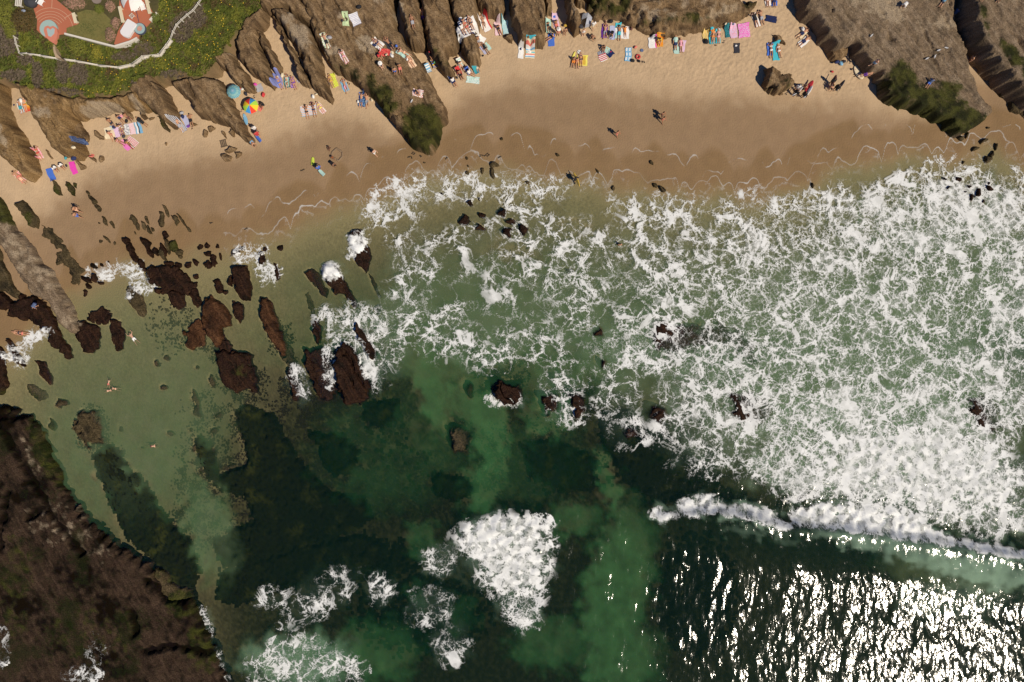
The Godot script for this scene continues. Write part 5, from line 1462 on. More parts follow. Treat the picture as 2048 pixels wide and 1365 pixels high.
func pose(name_: String) -> Dictionary:
	var J := {}
	var both := func(key: String, x: float, y: float, z: float) -> void:
		J[key + "l"] = Vector3(-x, y, z)
		J[key + "r"] = Vector3(x, y, z)
	match name_:
		"back", "front", "arms", "read", "swim":
			J.head = Vector3(0, 0.115, -0.77)
			J.neck = Vector3(0, 0.105, -0.60)
			both.call("s", 0.165, 0.105, -0.53)
			both.call("e", 0.27, 0.075, -0.25)
			both.call("w", 0.28, 0.06, 0.0)
			both.call("h", 0.085, 0.105, 0.02)
			both.call("k", 0.105, 0.075, 0.44)
			both.call("a", 0.115, 0.055, 0.86)
			both.call("t", 0.15, 0.17, 0.93)
			J.belly = Vector3(0, 0.11, -0.22)
			if name_ == "front":
				both.call("e", 0.35, 0.06, -0.62)
				both.call("w", 0.17, 0.05, -0.80)
				both.call("t", 0.12, 0.03, 1.0)
				J.kl = Vector3(-0.15, 0.07, 0.44); J.al = Vector3(-0.22, 0.05, 0.86)
			elif name_ == "arms":
				both.call("e", 0.30, 0.08, -0.74)
				both.call("w", 0.11, 0.07, -0.93)
				J.kr = Vector3(0.16, 0.40, 0.30); J.ar = Vector3(0.13, 0.06, 0.52); J.tr = Vector3(0.15, 0.03, 0.66)
			elif name_ == "read":
				J.head = Vector3(0, 0.37, -0.66); J.neck = Vector3(0, 0.28, -0.53)
				both.call("s", 0.165, 0.25, -0.46)
				both.call("e", 0.20, 0.045, -0.56)
				both.call("w", 0.10, 0.05, -0.80)
				both.call("t", 0.12, 0.03, 1.0)
			elif name_ == "swim":
				both.call("e", 0.36, 0.08, -0.72)
				both.call("w", 0.34, 0.06, -1.0)
				J.kl = Vector3(-0.2, 0.0, 0.42); J.al = Vector3(-0.28, -0.06, 0.80); J.tl = Vector3(-0.3, -0.1, 0.95)
				J.kr = Vector3(0.16, -0.02, 0.42); J.ar = Vector3(0.2, -0.1, 0.80); J.tr = Vector3(0.22, -0.14, 0.95)
		"sit", "hug":
			J.head = Vector3(0, 0.80, -0.10)
			J.neck = Vector3(0, 0.63, -0.12)
			both.call("s", 0.165, 0.56, -0.13)
			both.call("e", 0.25, 0.30, -0.30)
			both.call("w", 0.24, 0.05, -0.40)
			both.call("h", 0.09, 0.11, 0.0)
			both.call("k", 0.12, 0.13, 0.42)
			both.call("a", 0.13, 0.055, 0.84)
			both.call("t", 0.16, 0.16, 0.91)
			J.belly = Vector3(0, 0.28, -0.04)
			if name_ == "hug":
				J.head = Vector3(0, 0.77, 0.06); J.neck = Vector3(0, 0.62, -0.02)
				both.call("s", 0.165, 0.55, -0.04)
				both.call("e", 0.24, 0.38, 0.18)
				both.call("w", 0.08, 0.34, 0.38)
				both.call("k", 0.12, 0.47, 0.30)
				both.call("a", 0.11, 0.07, 0.46)
				both.call("t", 0.12, 0.03, 0.62)
		"bend":
			J.head = Vector3(0, 0.72, 0.50)
			J.neck = Vector3(0, 0.72, 0.34)
			both.call("s", 0.165, 0.70, 0.26)
			both.call("e", 0.22, 0.42, 0.40)
			both.call("w", 0.14, 0.16, 0.50)
			both.call("h", 0.09, 0.56, -0.14)
			both.call("k", 0.15, 0.44, 0.22)
			both.call("a", 0.14, 0.08, 0.0)
			both.call("t", 0.15, 0.03, 0.16)
			J.belly = Vector3(0, 0.62, 0.06)
		_:  # stand, walk, carry
			J.head = Vector3(0, 1.62, 0.02)
			J.neck = Vector3(0, 1.46, 0)
			both.call("s", 0.175, 1.39, 0)
			both.call("e", 0.25, 1.12, 0.02)
			both.call("w", 0.25, 0.86, 0.10)
			both.call("h", 0.09, 0.90, 0)
			both.call("k", 0.10, 0.48, 0.02)
			both.call("a", 0.11, 0.08, 0)
			both.call("t", 0.14, 0.03, 0.16)
			J.belly = Vector3(0, 1.1, 0)
			if name_ == "walk":
				J.kl = Vector3(-0.10, 0.50, 0.16); J.al = Vector3(-0.10, 0.09, 0.30); J.tl = Vector3(-0.11, 0.06, 0.47)
				J.kr = Vector3(0.10, 0.49, -0.04); J.ar = Vector3(0.10, 0.13, -0.30); J.tr = Vector3(0.11, 0.03, -0.18)
				J.el = Vector3(-0.26, 1.12, -0.12); J.wl = Vector3(-0.27, 0.90, -0.16)
				J.er = Vector3(0.26, 1.12, 0.10); J.wr = Vector3(0.25, 0.94, 0.28)
			elif name_ == "carry":
				J.er = Vector3(0.36, 1.16, 0.03); J.wr = Vector3(0.42, 0.92, 0.06)
	return J

func bones(J: Dictionary, part: String) -> Array:
	var out := []
	var c: Vector3 = (J.sl + J.sr) * 0.5
	var hips: Vector3 = (J.hl + J.hr) * 0.5
	var grow := 0.014
	match part:
		"body":
			out = [[J.neck, J.head.lerp(J.neck, 0.3), 0.056, 0.052], [J.sl * 0.9 + c * 0.1, J.sr * 0.9 + c * 0.1, 0.068, 0.068], [J.hl, J.hr, 0.108, 0.108], [c, J.belly, 0.112, 0.102], [J.belly, hips, 0.102, 0.108]]
			for s in ["l", "r"]:
				var side: Vector3 = J["s" + s]
				out.append([side.lerp(c, 0.5), J.belly.lerp(J["h" + s], 0.35), 0.095, 0.088])
				out.append([J.belly.lerp(J["h" + s], 0.45), J["h" + s], 0.088, 0.1])
				out.append([side, J["e" + s], 0.052, 0.040])
				out.append([J["e" + s], J["w" + s], 0.040, 0.028])
				var hd: Vector3 = (J["w" + s] - J["e" + s]).normalized()
				out.append([J["w" + s], J["w" + s] + hd * 0.075, 0.030, 0.030])
				out.append([J["h" + s], J["k" + s], 0.086, 0.058])
				out.append([J["k" + s], J["k" + s].lerp(J["a" + s], 0.35), 0.056, 0.057])
				out.append([J["k" + s].lerp(J["a" + s], 0.35), J["a" + s], 0.057, 0.036])
				out.append([J["a" + s], J["t" + s], 0.040, 0.028])
		"shorts":
			out = [[J.hl, J.hr, 0.112 + grow, 0.112 + grow], [hips.lerp(J.belly, 0.3), hips, 0.104 + grow, 0.11 + grow]]
			for s in ["l", "r"]: out.append([J["h" + s], J["h" + s].lerp(J["k" + s], 0.62), 0.092 + grow, 0.078 + grow])
		"bikini":
			out = [[J.hl, J.hr, 0.108 + grow, 0.108 + grow], [c.lerp(J.belly, 0.38) - (J.sr - J.sl) * 0.22, c.lerp(J.belly, 0.38) + (J.sr - J.sl) * 0.22, 0.098 + grow, 0.098 + grow]]
		"suit":
			out = [[J.hl, J.hr, 0.108 + grow, 0.108 + grow], [c.lerp(J.belly, 0.2), J.belly, 0.114 + grow, 0.104 + grow], [J.belly, hips, 0.104 + grow, 0.11 + grow]]
			for s in ["l", "r"]: out.append([J["s" + s].lerp(c, 0.5).lerp(J.belly, 0.15), J.belly.lerp(J["h" + s], 0.4), 0.094 + grow, 0.09 + grow])
		"shirt":
			out = [[J.sl, J.sr, 0.07 + grow, 0.07 + grow], [c, J.belly, 0.118 + grow, 0.112 + grow], [J.belly, hips, 0.112 + grow, 0.118 + grow]]
			for s in ["l", "r"]:
				out.append([J["s" + s], J["s" + s].lerp(J["e" + s], 0.75), 0.06 + grow, 0.054 + grow])
				out.append([J["s" + s].lerp(c, 0.5), J["h" + s], 0.1 + grow, 0.108 + grow])
		"wetsuit":
			out = bones(J, "shirt") + bones(J, "shorts")
			for s in ["l", "r"]:
				out.append([J["e" + s].lerp(J["s" + s], 0.3), J["e" + s].lerp(J["w" + s], 0.85), 0.046 + grow, 0.032 + grow])
				out.append([J["h" + s].lerp(J["k" + s], 0.5), J["k" + s].lerp(J["a" + s], 0.85), 0.07 + grow, 0.042 + grow])
	return out

# Skin over a skeleton: tapered capsules joined by a smooth minimum, meshed as surface nets
func skin_mesh(list: Array, cell: float, k: float, st: SurfaceTool) -> void:
	var box := AABB(list[0][0], Vector3.ZERO)
	for b in list:
		box = box.expand(b[0]).expand(b[1])
	box = box.grow(0.18)
	var n := Vector3i((box.size / cell).ceil()) + Vector3i.ONE
	var F := PackedFloat32Array()
	F.resize(n.x * n.y * n.z)
	F.fill(1.0)
	for b in list:
		var a: Vector3 = b[0]
		var e: Vector3 = b[1] - a
		var ra: float = b[2]
		var rb: float = b[3]
		var bb := AABB(a, Vector3.ZERO).expand(b[1]).grow(maxf(ra, rb) + k + cell * 2.0)
		var i0 := Vector3i(((bb.position - box.position) / cell).floor()).clamp(Vector3i.ZERO, n - Vector3i.ONE)
		var i1 := Vector3i(((bb.end - box.position) / cell).ceil()).clamp(Vector3i.ZERO, n - Vector3i.ONE)
		var ee := maxf(e.length_squared(), 1e-9)
		for z in range(i0.z, i1.z + 1):
			for y in range(i0.y, i1.y + 1):
				for x in range(i0.x, i1.x + 1):
					var p := box.position + Vector3(x, y, z) * cell - a
					var t := clampf(p.dot(e) / ee, 0.0, 1.0)
					var d := (p - e * t).length() - lerpf(ra, rb, t)
					var q := (z * n.y + y) * n.x + x
					var f := F[q]
					var h := maxf(k - absf(f - d), 0.0) / k
					F[q] = minf(f, d) - h * h * k * 0.25
	var id := {}
	var V := PackedVector3Array()
	var off := [Vector3i(0, 0, 0), Vector3i(1, 0, 0), Vector3i(0, 1, 0), Vector3i(1, 1, 0), Vector3i(0, 0, 1), Vector3i(1, 0, 1), Vector3i(0, 1, 1), Vector3i(1, 1, 1)]
	var edges := [[0, 1], [2, 3], [4, 5], [6, 7], [0, 2], [1, 3], [4, 6], [5, 7], [0, 4], [1, 5], [2, 6], [3, 7]]
	for z in n.z - 1:
		for y in n.y - 1:
			for x in n.x - 1:
				var q := (z * n.y + y) * n.x + x
				var neg := 0
				for o in [q, q + 1, q + n.x, q + n.x + 1, q + n.x * n.y, q + n.x * n.y + 1, q + n.x * n.y + n.x, q + n.x * n.y + n.x + 1]:
					if F[o] < 0.0: neg += 1
				if neg == 0 or neg == 8: continue
				var sum := Vector3.ZERO
				var c := 0
				for e in edges:
					var a: Vector3i = off[e[0]]
					var b: Vector3i = off[e[1]]
					var fa := F[q + (a.z * n.y + a.y) * n.x + a.x]
					var fb := F[q + (b.z * n.y + b.y) * n.x + b.x]
					if (fa < 0.0) != (fb < 0.0):
						sum += Vector3(a).lerp(Vector3(b), fa / (fa - fb))
						c += 1
				id[q] = V.size()
				V.append(box.position + (Vector3(x, y, z) + sum / c) * cell)
	var sx := 1
	var sy := n.x
	var sz := n.x * n.y
	var emit := func(a: int, b: int, c: int, d: int, flip: bool) -> void:
		if not (id.has(a) and id.has(b) and id.has(c) and id.has(d)): return
		var w := [V[id[a]], V[id[b]], V[id[c]], V[id[d]]]
		if flip: w.reverse()
		quad(st, w[0], w[1], w[2], w[3])
	for q in id.keys():
		var f := F[q]
		if (f < 0.0) != (F[q + sx] < 0.0): emit.call(q, q - sy, q - sy - sz, q - sz, f < 0.0)
		if (f < 0.0) != (F[q + sy] < 0.0): emit.call(q, q - sz, q - sz - sx, q - sx, f < 0.0)
		if (f < 0.0) != (F[q + sz] < 0.0): emit.call(q, q - sx, q - sx - sy, q - sy, f < 0.0)

func body_part(pose_: String, part: String) -> Mesh:
	var key := pose_ + part
	if shapes.has(key): return shapes[key]
	var J := pose(pose_)
	var st := begin()
	var up: Vector3 = (J.head - J.neck).normalized()
	# the way the face looks
	var face := Vector3.UP if pose_ in ["back", "arms"] else (Vector3.DOWN if pose_ == "front" else Vector3(0, 0, 1))
	if pose_ in ["read", "swim"]: face = Vector3(0, -0.5, -1)
	if pose_ == "bend": face = Vector3(0, -1, 0.3)
	face = (face - up * face.dot(up)).normalized()
	var side := up.cross(face).normalized()
	var h: Vector3 = J.head
	match part:
		"body":
			skin_mesh(bones(J, "body"), 0.025, 0.035, st)
			skin_mesh([[h + up * 0.035 - face * 0.012, h - up * 0.02, 0.088, 0.082], [h - up * 0.06 + face * 0.028, h - up * 0.085 + face * 0.04, 0.050, 0.034], [h + face * 0.078, h - up * 0.028 + face * 0.098, 0.012, 0.015], [h + side * 0.082, h + side * 0.09 - up * 0.03, 0.016, 0.014], [h - side * 0.082, h - side * 0.09 - up * 0.03, 0.016, 0.014], [h - up * 0.08, J.neck.lerp(h, 0.3), 0.055, 0.055]], 0.014, 0.02, st)
			for s in ["l", "r"]:
				var w: Vector3 = J["w" + s]
				var hd: Vector3 = (w - J["e" + s]).normalized()
				var ax := hd.cross(Vector3.UP if absf(hd.y) < 0.8 else Vector3.RIGHT).normalized()
				var bow := ax.cross(hd)
				var palm := w + hd * 0.075
				for f in 4:
					var root := palm + ax * (-0.027 + 0.018 * f)
					var l: float = [0.062, 0.075, 0.072, 0.055][f]
					add_tube(st, root, root + hd * l * 0.55 + bow * 0.004, 0.009, 0.0085, 5)
					add_tube(st, root + hd * l * 0.55 + bow * 0.004, root + hd * l - bow * 0.008, 0.0085, 0.006, 5)
				add_tube(st, w + hd * 0.03 + ax * 0.026, w + hd * 0.075 + ax * 0.058, 0.011, 0.008, 5)
		"short_hair":
			skin_mesh([[h + up * 0.045 - face * 0.025, h - up * 0.01 - face * 0.04, 0.092, 0.078]], 0.018, 0.02, st)
		"long_hair":
			var back: Vector3 = (J.sl + J.sr) * 0.5 - face * 0.10
			if pose_ in ["back", "arms"]: back = h - up * 0.06 - face * 0.05 + side * 0.12
			skin_mesh([[h + up * 0.045 - face * 0.022, h - up * 0.02 - face * 0.04, 0.095, 0.085], [h - up * 0.02 - face * 0.055, back, 0.07, 0.045]], 0.02, 0.03, st)
		"bun":
			skin_mesh([[h + up * 0.045 - face * 0.022, h - up * 0.02 - face * 0.04, 0.095, 0.08], [h + up * 0.11 - face * 0.07, h + up * 0.12 - face * 0.08, 0.045, 0.04]], 0.018, 0.02, st)
		"sun_hat":
			var c := h + up * 0.06
			for k in 14:
				var a := TAU * k / 14
				var b := TAU * (k + 1) / 14
				var e := side * cos(a) + face * sin(a)
				var g := side * cos(b) + face * sin(b)
				quad(st, c + e * 0.115, c + e * 0.25 - up * 0.03, c + g * 0.25 - up * 0.03, c + g * 0.115)
				quad(st, c + e * 0.115, c + g * 0.115, c + g * 0.08 + up * 0.09, c + e * 0.08 + up * 0.09)
				for q in [c + up * 0.1, c + e * 0.08 + up * 0.09, c + g * 0.08 + up * 0.09]: st.add_vertex(q)
		"cap":
			skin_mesh([[h + up * 0.05 - face * 0.01, h + up * 0.02 - face * 0.03, 0.1, 0.09], [h + up * 0.03 + face * 0.09, h + up * 0.02 + face * 0.17, 0.025, 0.02]], 0.018, 0.02, st)
		_:
			skin_mesh(bones(J, part), 0.026, 0.035, st)
	st.set_smooth_group(0)
	st.index()
	st.generate_normals()
	shapes[key] = st.commit()
	return shapes[key]

# pose, skin, hair style and colour, clothes [[part, r, g, b], ...]
func person(px: float, py: float, deg: float, pose_: String, skin: int, hair: String, clothes: Array, label: String, opt := {}) -> Node3D:
	var lying: bool = pose_ in ["back", "front", "arms", "read"]
	var g := G(px, py)
	var a := head_turn(deg)
	var y := g.y
	var pitch := 0.0
	if opt.has("y"):
		var q := P(px, py, opt.y)
		g = Vector3(q.x, opt.y, q.y)
		y = opt.y
	elif lying:
		var dir := Vector2(-sin(a), -cos(a))
		var hy := top_y(g.x + dir.x * 0.6, g.z + dir.y * 0.6)
		var fy := top_y(g.x - dir.x * 0.6, g.z - dir.y * 0.6)
		pitch = clampf(atan2(hy - fy, 1.2), -0.4, 0.4)
		y = maxf(y, (hy + fy) * 0.5) + 0.035
	elif pose_ in ["stand", "walk", "carry"]:
		g = G(px, py)
	else:
		y += 0.03
	var t := thing("person", label, "person", Vector3(g.x, y, g.z), 0.0, opt.get("group", ""))
	var size: float = opt.get("size", 1.0)
	t.basis = (Basis(Vector3.UP, a) * Basis(Vector3.RIGHT, pitch)).scaled(Vector3.ONE * size)
	var s: Array = SKIN[skin]
	obj("body", body_part(pose_, "body"), mat(s[0], s[1], s[2], 0.6), t)
	var hs := hair.split(" ")
	if hs.size() == 2:
		var hc: Array = HAIR[hs[1]]
		obj("hair", body_part(pose_, hs[0] if hs[0] == "bun" else hs[0] + "_hair"), mat(hc[0], hc[1], hc[2], 0.55), t)
	for c in clothes:
		var called: String = {"shorts": "swim_shorts", "suit": "swimsuit"}.get(c[0], c[0])
		obj(called, body_part(pose_, c[0]), mat(c[1], c[2], c[3], 0.85), t)
	return t

# ---------------------------------------------------------------- things on the beach
const DYE := {"white": [0.76, 0.75, 0.73], "navy": [0.018, 0.028, 0.10], "teal": [0.05, 0.30, 0.36], "mint": [0.42, 0.62, 0.56], "lavender": [0.42, 0.43, 0.60], "pink": [0.74, 0.34, 0.42], "hot": [0.74, 0.20, 0.52], "coral": [0.70, 0.20, 0.16], "red": [0.55, 0.045, 0.05], "yellow": [0.60, 0.40, 0.06], "lemon": [0.78, 0.70, 0.14], "lime": [0.52, 0.62, 0.07], "sky": [0.20, 0.42, 0.62], "blue": [0.07, 0.16, 0.55], "black": [0.013, 0.013, 0.016], "charcoal": [0.045, 0.045, 0.055], "cream": [0.70, 0.60, 0.42], "orange": [0.72, 0.24, 0.035], "peach": [0.78, 0.46, 0.30], "purple": [0.16, 0.05, 0.32], "grey": [0.36, 0.36, 0.39], "brown": [0.15, 0.065, 0.05], "green": [0.10, 0.30, 0.12], "pale": [0.50, 0.62, 0.36], "aqua": [0.07, 0.46, 0.56], "lilac": [0.66, 0.48, 0.64], "magenta": [0.72, 0.07, 0.42], "dark": [0.03, 0.03, 0.045], "denim": [0.10, 0.14, 0.26], "sand": [0.55, 0.42, 0.28], "seagreen": [0.03, 0.13, 0.15], "periwinkle": [0.22, 0.25, 0.52]}

func dye(name_: String, rough := 0.9) -> StandardMaterial3D:
	var c: Array = DYE[name_]
	return mat(c[0], c[1], c[2], rough)

# A towel that lies over whatever is under it. style: plain, across, along, check, print, edge, fade, grid, blocks
func towel(px: float, py: float, long: float, wide: float, deg: float, style: String, cols: Array, label: String, called := "beach_towel") -> void:
	var g := G(px, py)
	var a := head_turn(deg)
	var b := Basis(Vector3.UP, a)
	var l := long / 16.0
	var w := wide / 16.0
	var nu := 24
	var nv := 12
	var sd := px * 1.7 + py
	var pt := []
	for i in nu + 1:
		var row := []
		for j in nv + 1:
			var u := float(i) / nu
			var v := float(j) / nv
			var q := b * Vector3((v - 0.5) * w * (1.0 + 0.05 * sin(u * 5.0 + sd)) + 0.03 * sin(u * 9.0 + sd), 0, (u - 0.5) * l * (1.0 + 0.03 * sin(v * 6.0 + sd)))
			var n := nA.get_noise_2d((g.x + q.x) * 3.0, (g.z + q.z) * 3.0)
			row.append(Vector3(q.x, top_y(g.x + q.x, g.z + q.z) - g.y + 0.030 + 0.022 * n, q.z))
		pt.append(row)
	var k: Array = cols.map(func(c): return Color(DYE[c][0], DYE[c][1], DYE[c][2]))
	var st := begin()
	for i in nu:
		for j in nv:
			var u := (i + 0.5) / nu
			var v := (j + 0.5) / nv
			var c: Color = k[0]
			match style:
				"across": c = k[i / 2 % k.size()]
				"fine": c = k[i % k.size()]
				"along": c = k[j % k.size()]
				"bands": c = k[mini(int(v * k.size()), k.size() - 1)]
				"check": c = k[(i / 2 + j / 2) % k.size()]
				"grid": c = k[1] if (i % 8 in [1, 2, 3, 4, 5] and j % 6 in [1, 2, 3]) and not (i % 8 == 3 and j % 6 == 2) else k[0]
				"edge": c = k[1] if v > 0.86 else k[0]
				"frame": c = k[1] if minf(u, 1.0 - u) < 0.1 or minf(v, 1.0 - v) < 0.14 else k[0]
				"fade":
					var t := u * (k.size() - 1)
					c = k[int(t)].lerp(k[mini(int(t) + 1, k.size() - 1)], t - int(t))
				"blocks": c = k[mini(int(u * k.size()), k.size() - 1)]
				"flag": c = (k[2] if (i + j) % 3 == 0 else k[0]) if u < 0.34 and v < 1.0 else k[1 if i % 4 < 2 else 2]
				"print":
					var n := nB.get_noise_2d(i * 0.55 + sd, j * 0.55)
					c = k[1] if n > 0.16 else (k[2 % k.size()] if n < -0.28 else k[0])
				"spot": c = k[1] if Vector2(u - 0.25, (v - 0.4) * w / l).length() < 0.1 else k[0]
			c = c * (1.0 + 0.06 * nA.get_noise_2d(i * 0.8 + sd, j * 0.8))
			c.a = 1.0
			st.set_color(c)
			st.set_smooth_group(0)
			quad(st, pt[i][j], pt[i][j + 1], pt[i + 1][j + 1], pt[i + 1][j])
	st.set_smooth_group(1)
	for i in nu:
		for j in [0, nv]:
			quad(st, pt[i][j], pt[i + 1][j], pt[i + 1][j] - Vector3(0, 0.025, 0), pt[i][j] - Vector3(0, 0.025, 0))
	for j in nv:
		for i in [0, nu]:
			quad(st, pt[i][j], pt[i][j + 1], pt[i][j + 1] - Vector3(0, 0.025, 0), pt[i][j] - Vector3(0, 0.025, 0))
	if not M.has("cloth"):
		var m := StandardMaterial3D.new()
		m.vertex_color_use_as_albedo = true
		m.roughness = 0.95
		m.metallic_specular = 0.2
		M["cloth"] = m
	var o := obj(called, done(st), M["cloth"])
	o.position = g
	tag(o, label, "towel" if called == "beach_towel" else "blanket", "towels spread on beach and rocks")

func bag(px: float, py: float, size: float, col: String, label: String, called := "beach_bag", category := "bag") -> void:
	var g := G(px, py)
	var t := thing(called, label, category, g + Vector3(0, 0.02, 0), px * 0.7)
	var s := size / 16.0
	var st := begin()
	add_blob(st, Vector3(0, s * 0.28, 0), Vector3(s * 0.56, s * 0.36, s * 0.40), Basis(), 12, 7, 0.12, px)
	obj("body", done(st), dye(col), t)
	if called in ["beach_bag", "backpack"]:
		st = begin()
		for k in 6:
			var a := PI * k / 6.0
			var b := PI * (k + 1) / 6.0
			add_tube(st, Vector3(cos(a) * s * 0.3, s * 0.5 + sin(a) * s * 0.22, s * 0.12), Vector3(cos(b) * s * 0.3, s * 0.5 + sin(b) * s * 0.22, s * 0.12), 0.014, 0.014, 5)
		obj("handle", done(st), dye("dark"), t)

func hat(px: float, py: float, col: String, label: String) -> void:
	var g := G(px, py)
	var t := thing("sun_hat", label, "hat", g + Vector3(0, 0.03, 0))
	obj("brim", ring(Vector2.ZERO, 0.0, 0.23, 0, TAU * 0.999, 0.0, 0.02, 18), dye(col), t)
	var st := begin()
	add_blob(st, Vector3(0, 0.02, 0), Vector3(0.11, 0.12, 0.11), Basis(), 12, 6)
	obj("crown", done(st), dye(col), t)

func sandals(px: float, py: float, deg: float, col: String, label: String) -> void:
	var g := G(px, py)
	var t := thing("sandals", label, "sandals", g + Vector3(0, 0.02, 0), head_turn(deg))
	for s in [-1, 1]:
		var st := begin()
		add_blob(st, Vector3(s * 0.1, 0.015, s * 0.06), Vector3(0.055, 0.022, 0.14), Basis(), 10, 4)
		add_tube(st, Vector3(s * 0.1 - 0.05, 0.02, s * 0.06), Vector3(s * 0.1, 0.05, s * 0.06 - 0.05), 0.012, 0.012, 5)
		add_tube(st, Vector3(s * 0.1 + 0.05, 0.02, s * 0.06), Vector3(s * 0.1, 0.05, s * 0.06 - 0.05), 0.012, 0.012, 5)
		obj("sandal", done(st), dye(col), t)

# A board lying flat or carried: outline from length and width
func board(at: Vector3, b: Basis, long: float, wide: float, col: String, label: String, square := false, called := "surfboard", band := "") -> void:
	var t := thing(called, label, "surfboard" if called == "surfboard" else "bodyboard")
	t.transform = Transform3D(b, at)
	var st := begin()
	var n := 16
	var prev := []
	for k in n + 1:
		var u := float(k) / n
		var w := wide * 0.5 * (pow(sin(PI * clampf(0.06 + 0.88 * u, 0, 1)), 0.62) if not square else (minf(1.0, 0.72 + 0.9 * minf(u, 0.35)) if u > 0.0 else 0.6))
		if not square and (k == 0 or k == n): w *= 0.35
		var y := 0.05 * pow(absf(u - 0.5) * 2.0, 2.5)
		var z := (u - 0.5) * long
		var row := [Vector3(-w, y + 0.03, z), Vector3(-w * 0.7, y + 0.06, z), Vector3(0, y + 0.068, z), Vector3(w * 0.7, y + 0.06, z), Vector3(w, y + 0.03, z), Vector3(w * 0.6, y, z), Vector3(-w * 0.6, y, z)]
		if prev.size():
			for i in 7:
				quad(st, prev[i], row[i], row[(i + 1) % 7], prev[(i + 1) % 7])
		else:
			for i in range(1, 6):
				for q in [row[0], row[i], row[i + 1]]: st.add_vertex(q)
		prev = row
	for i in range(1, 6):
		for q in [prev[0], prev[i + 1], prev[i]]: st.add_vertex(q)
	obj("deck", done(st), dye(col, 0.35), t)
	if not square:
		st = begin()
		for s in [-0.12, 0.0, 0.12]:
			add_box(st, Vector3(s * wide * 2.0, -0.05, long * 0.42), Vector3(0.012, 0.12, 0.10))
		obj("fin", done(st), dye("charcoal"), t)
	if band:
		st = begin()
		add_box(st, Vector3(0, 0.072, -long * 0.3), Vector3(wide * 0.5, 0.006, long * 0.09))
		obj("stripe", done(st), dye(band, 0.4), t)

func flat_board(px: float, py: float, deg: float, long: float, wide: float, col: String, label: String, square := false, called := "surfboard", band := "") -> void:
	board(G(px, py) + Vector3(0, 0.03, 0), Basis(Vector3.UP, head_turn(deg)), long, wide, col, label, square, called, band)

# carried under an arm: on edge, at hip height
func held_board(px: float, py: float, deg: float, long: float, wide: float, col: String, label: String, lift := 0.85, roll := 1.1, square := false, called := "surfboard") -> void:
	board(G(px, py) + Vector3(0, lift, 0), Basis(Vector3.UP, head_turn(deg)) * Basis(Vector3(0, 0, 1), roll), long, wide, col, label, square, called)

func beach_chair(px: float, py: float, deg: float, c0: String, c1: String, label: String) -> void:
	var t := thing("beach_chair", label, "beach chair", G(px, py) + Vector3(0, 0.0, 0), head_turn(deg), "low folding beach chairs under the cleft rock")
	for part in 2:
		var st := begin()
		for k in 5:
			st.set_color(Color(DYE[c0 if k % 2 == 0 else c1][0], DYE[c0 if k % 2 == 0 else c1][1], DYE[c0 if k % 2 == 0 else c1][2]))
			var u0 := k / 5.0
			var u1 := (k + 1) / 5.0
			if part == 0:
				quad(st, Vector3(-0.27, 0.22 - 0.06 * sin(PI * u0), u0 * 0.46), Vector3(0.27, 0.22 - 0.06 * sin(PI * u0), u0 * 0.46), Vector3(0.27, 0.22 - 0.06 * sin(PI * u1), u1 * 0.46), Vector3(-0.27, 0.22 - 0.06 * sin(PI * u1), u1 * 0.46))
			else:
				quad(st, Vector3(-0.27, 0.20 + 0.5 * u1, -0.52 * u1), Vector3(0.27, 0.20 + 0.5 * u1, -0.52 * u1), Vector3(0.27, 0.20 + 0.5 * u0, -0.52 * u0), Vector3(-0.27, 0.20 + 0.5 * u0, -0.52 * u0))
		obj("seat" if part == 0 else "backrest", done(st), M["cloth"], t)
	var metal := mat(0.55, 0.55, 0.56, 0.35)
	for s in [-0.29, 0.29]:
		var st := begin()
		add_tube(st, Vector3(s, 0.0, -0.1), Vector3(s, 0.72, -0.53), 0.014, 0.014, 5)
		add_tube(st, Vector3(s, 0.22, -0.02), Vector3(s, 0.22, 0.48), 0.014, 0.014, 5)
		obj("frame", done(st), metal, t)
		st = begin()
		add_tube(st, Vector3(s, 0.22, 0.44), Vector3(s, 0.0, 0.5), 0.014, 0.014, 5)
		obj("leg", done(st), metal, t)

func gull(px: float, py: float, deg: float, label: String) -> void:
	var t := thing("gull", label, "gull", G(px, py), head_turn(deg), "gulls resting on the grey slab")
	var st := begin()
	add_blob(st, Vector3(0, 0.16, 0), Vector3(0.075, 0.075, 0.17), Basis(Vector3.RIGHT, 0.15), 10, 7)
	add_blob(st, Vector3(0, 0.27, -0.14), Vector3(0.042, 0.042, 0.05), Basis(), 8, 6)
	add_tube(st, Vector3(0, 0.19, -0.1), Vector3(0, 0.26, -0.135), 0.045, 0.034, 8)
	add_tube(st, Vector3(0, 0.15, 0.14), Vector3(0, 0.16, 0.28), 0.05, 0.02, 6)
	obj("body", done(st), mat(0.78, 0.77, 0.75), t)
	for s in [-1, 1]:
		st = begin()
		add_blob(st, Vector3(s * 0.062, 0.19, 0.05), Vector3(0.03, 0.05, 0.19), Basis(Vector3.RIGHT, 0.12), 8, 6)
		obj("wing", done(st), mat(0.33, 0.34, 0.37), t)
		st = begin()
		add_tube(st, Vector3(s * 0.03, 0.0, 0.0), Vector3(s * 0.03, 0.1, 0.01), 0.008, 0.008, 4)
		obj("leg", done(st), mat(0.6, 0.35, 0.1), t)
	st = begin()
	add_tube(st, Vector3(0, 0.265, -0.18), Vector3(0, 0.255, -0.235), 0.012, 0.004, 5)
	obj("beak", done(st), mat(0.7, 0.45, 0.05), t)

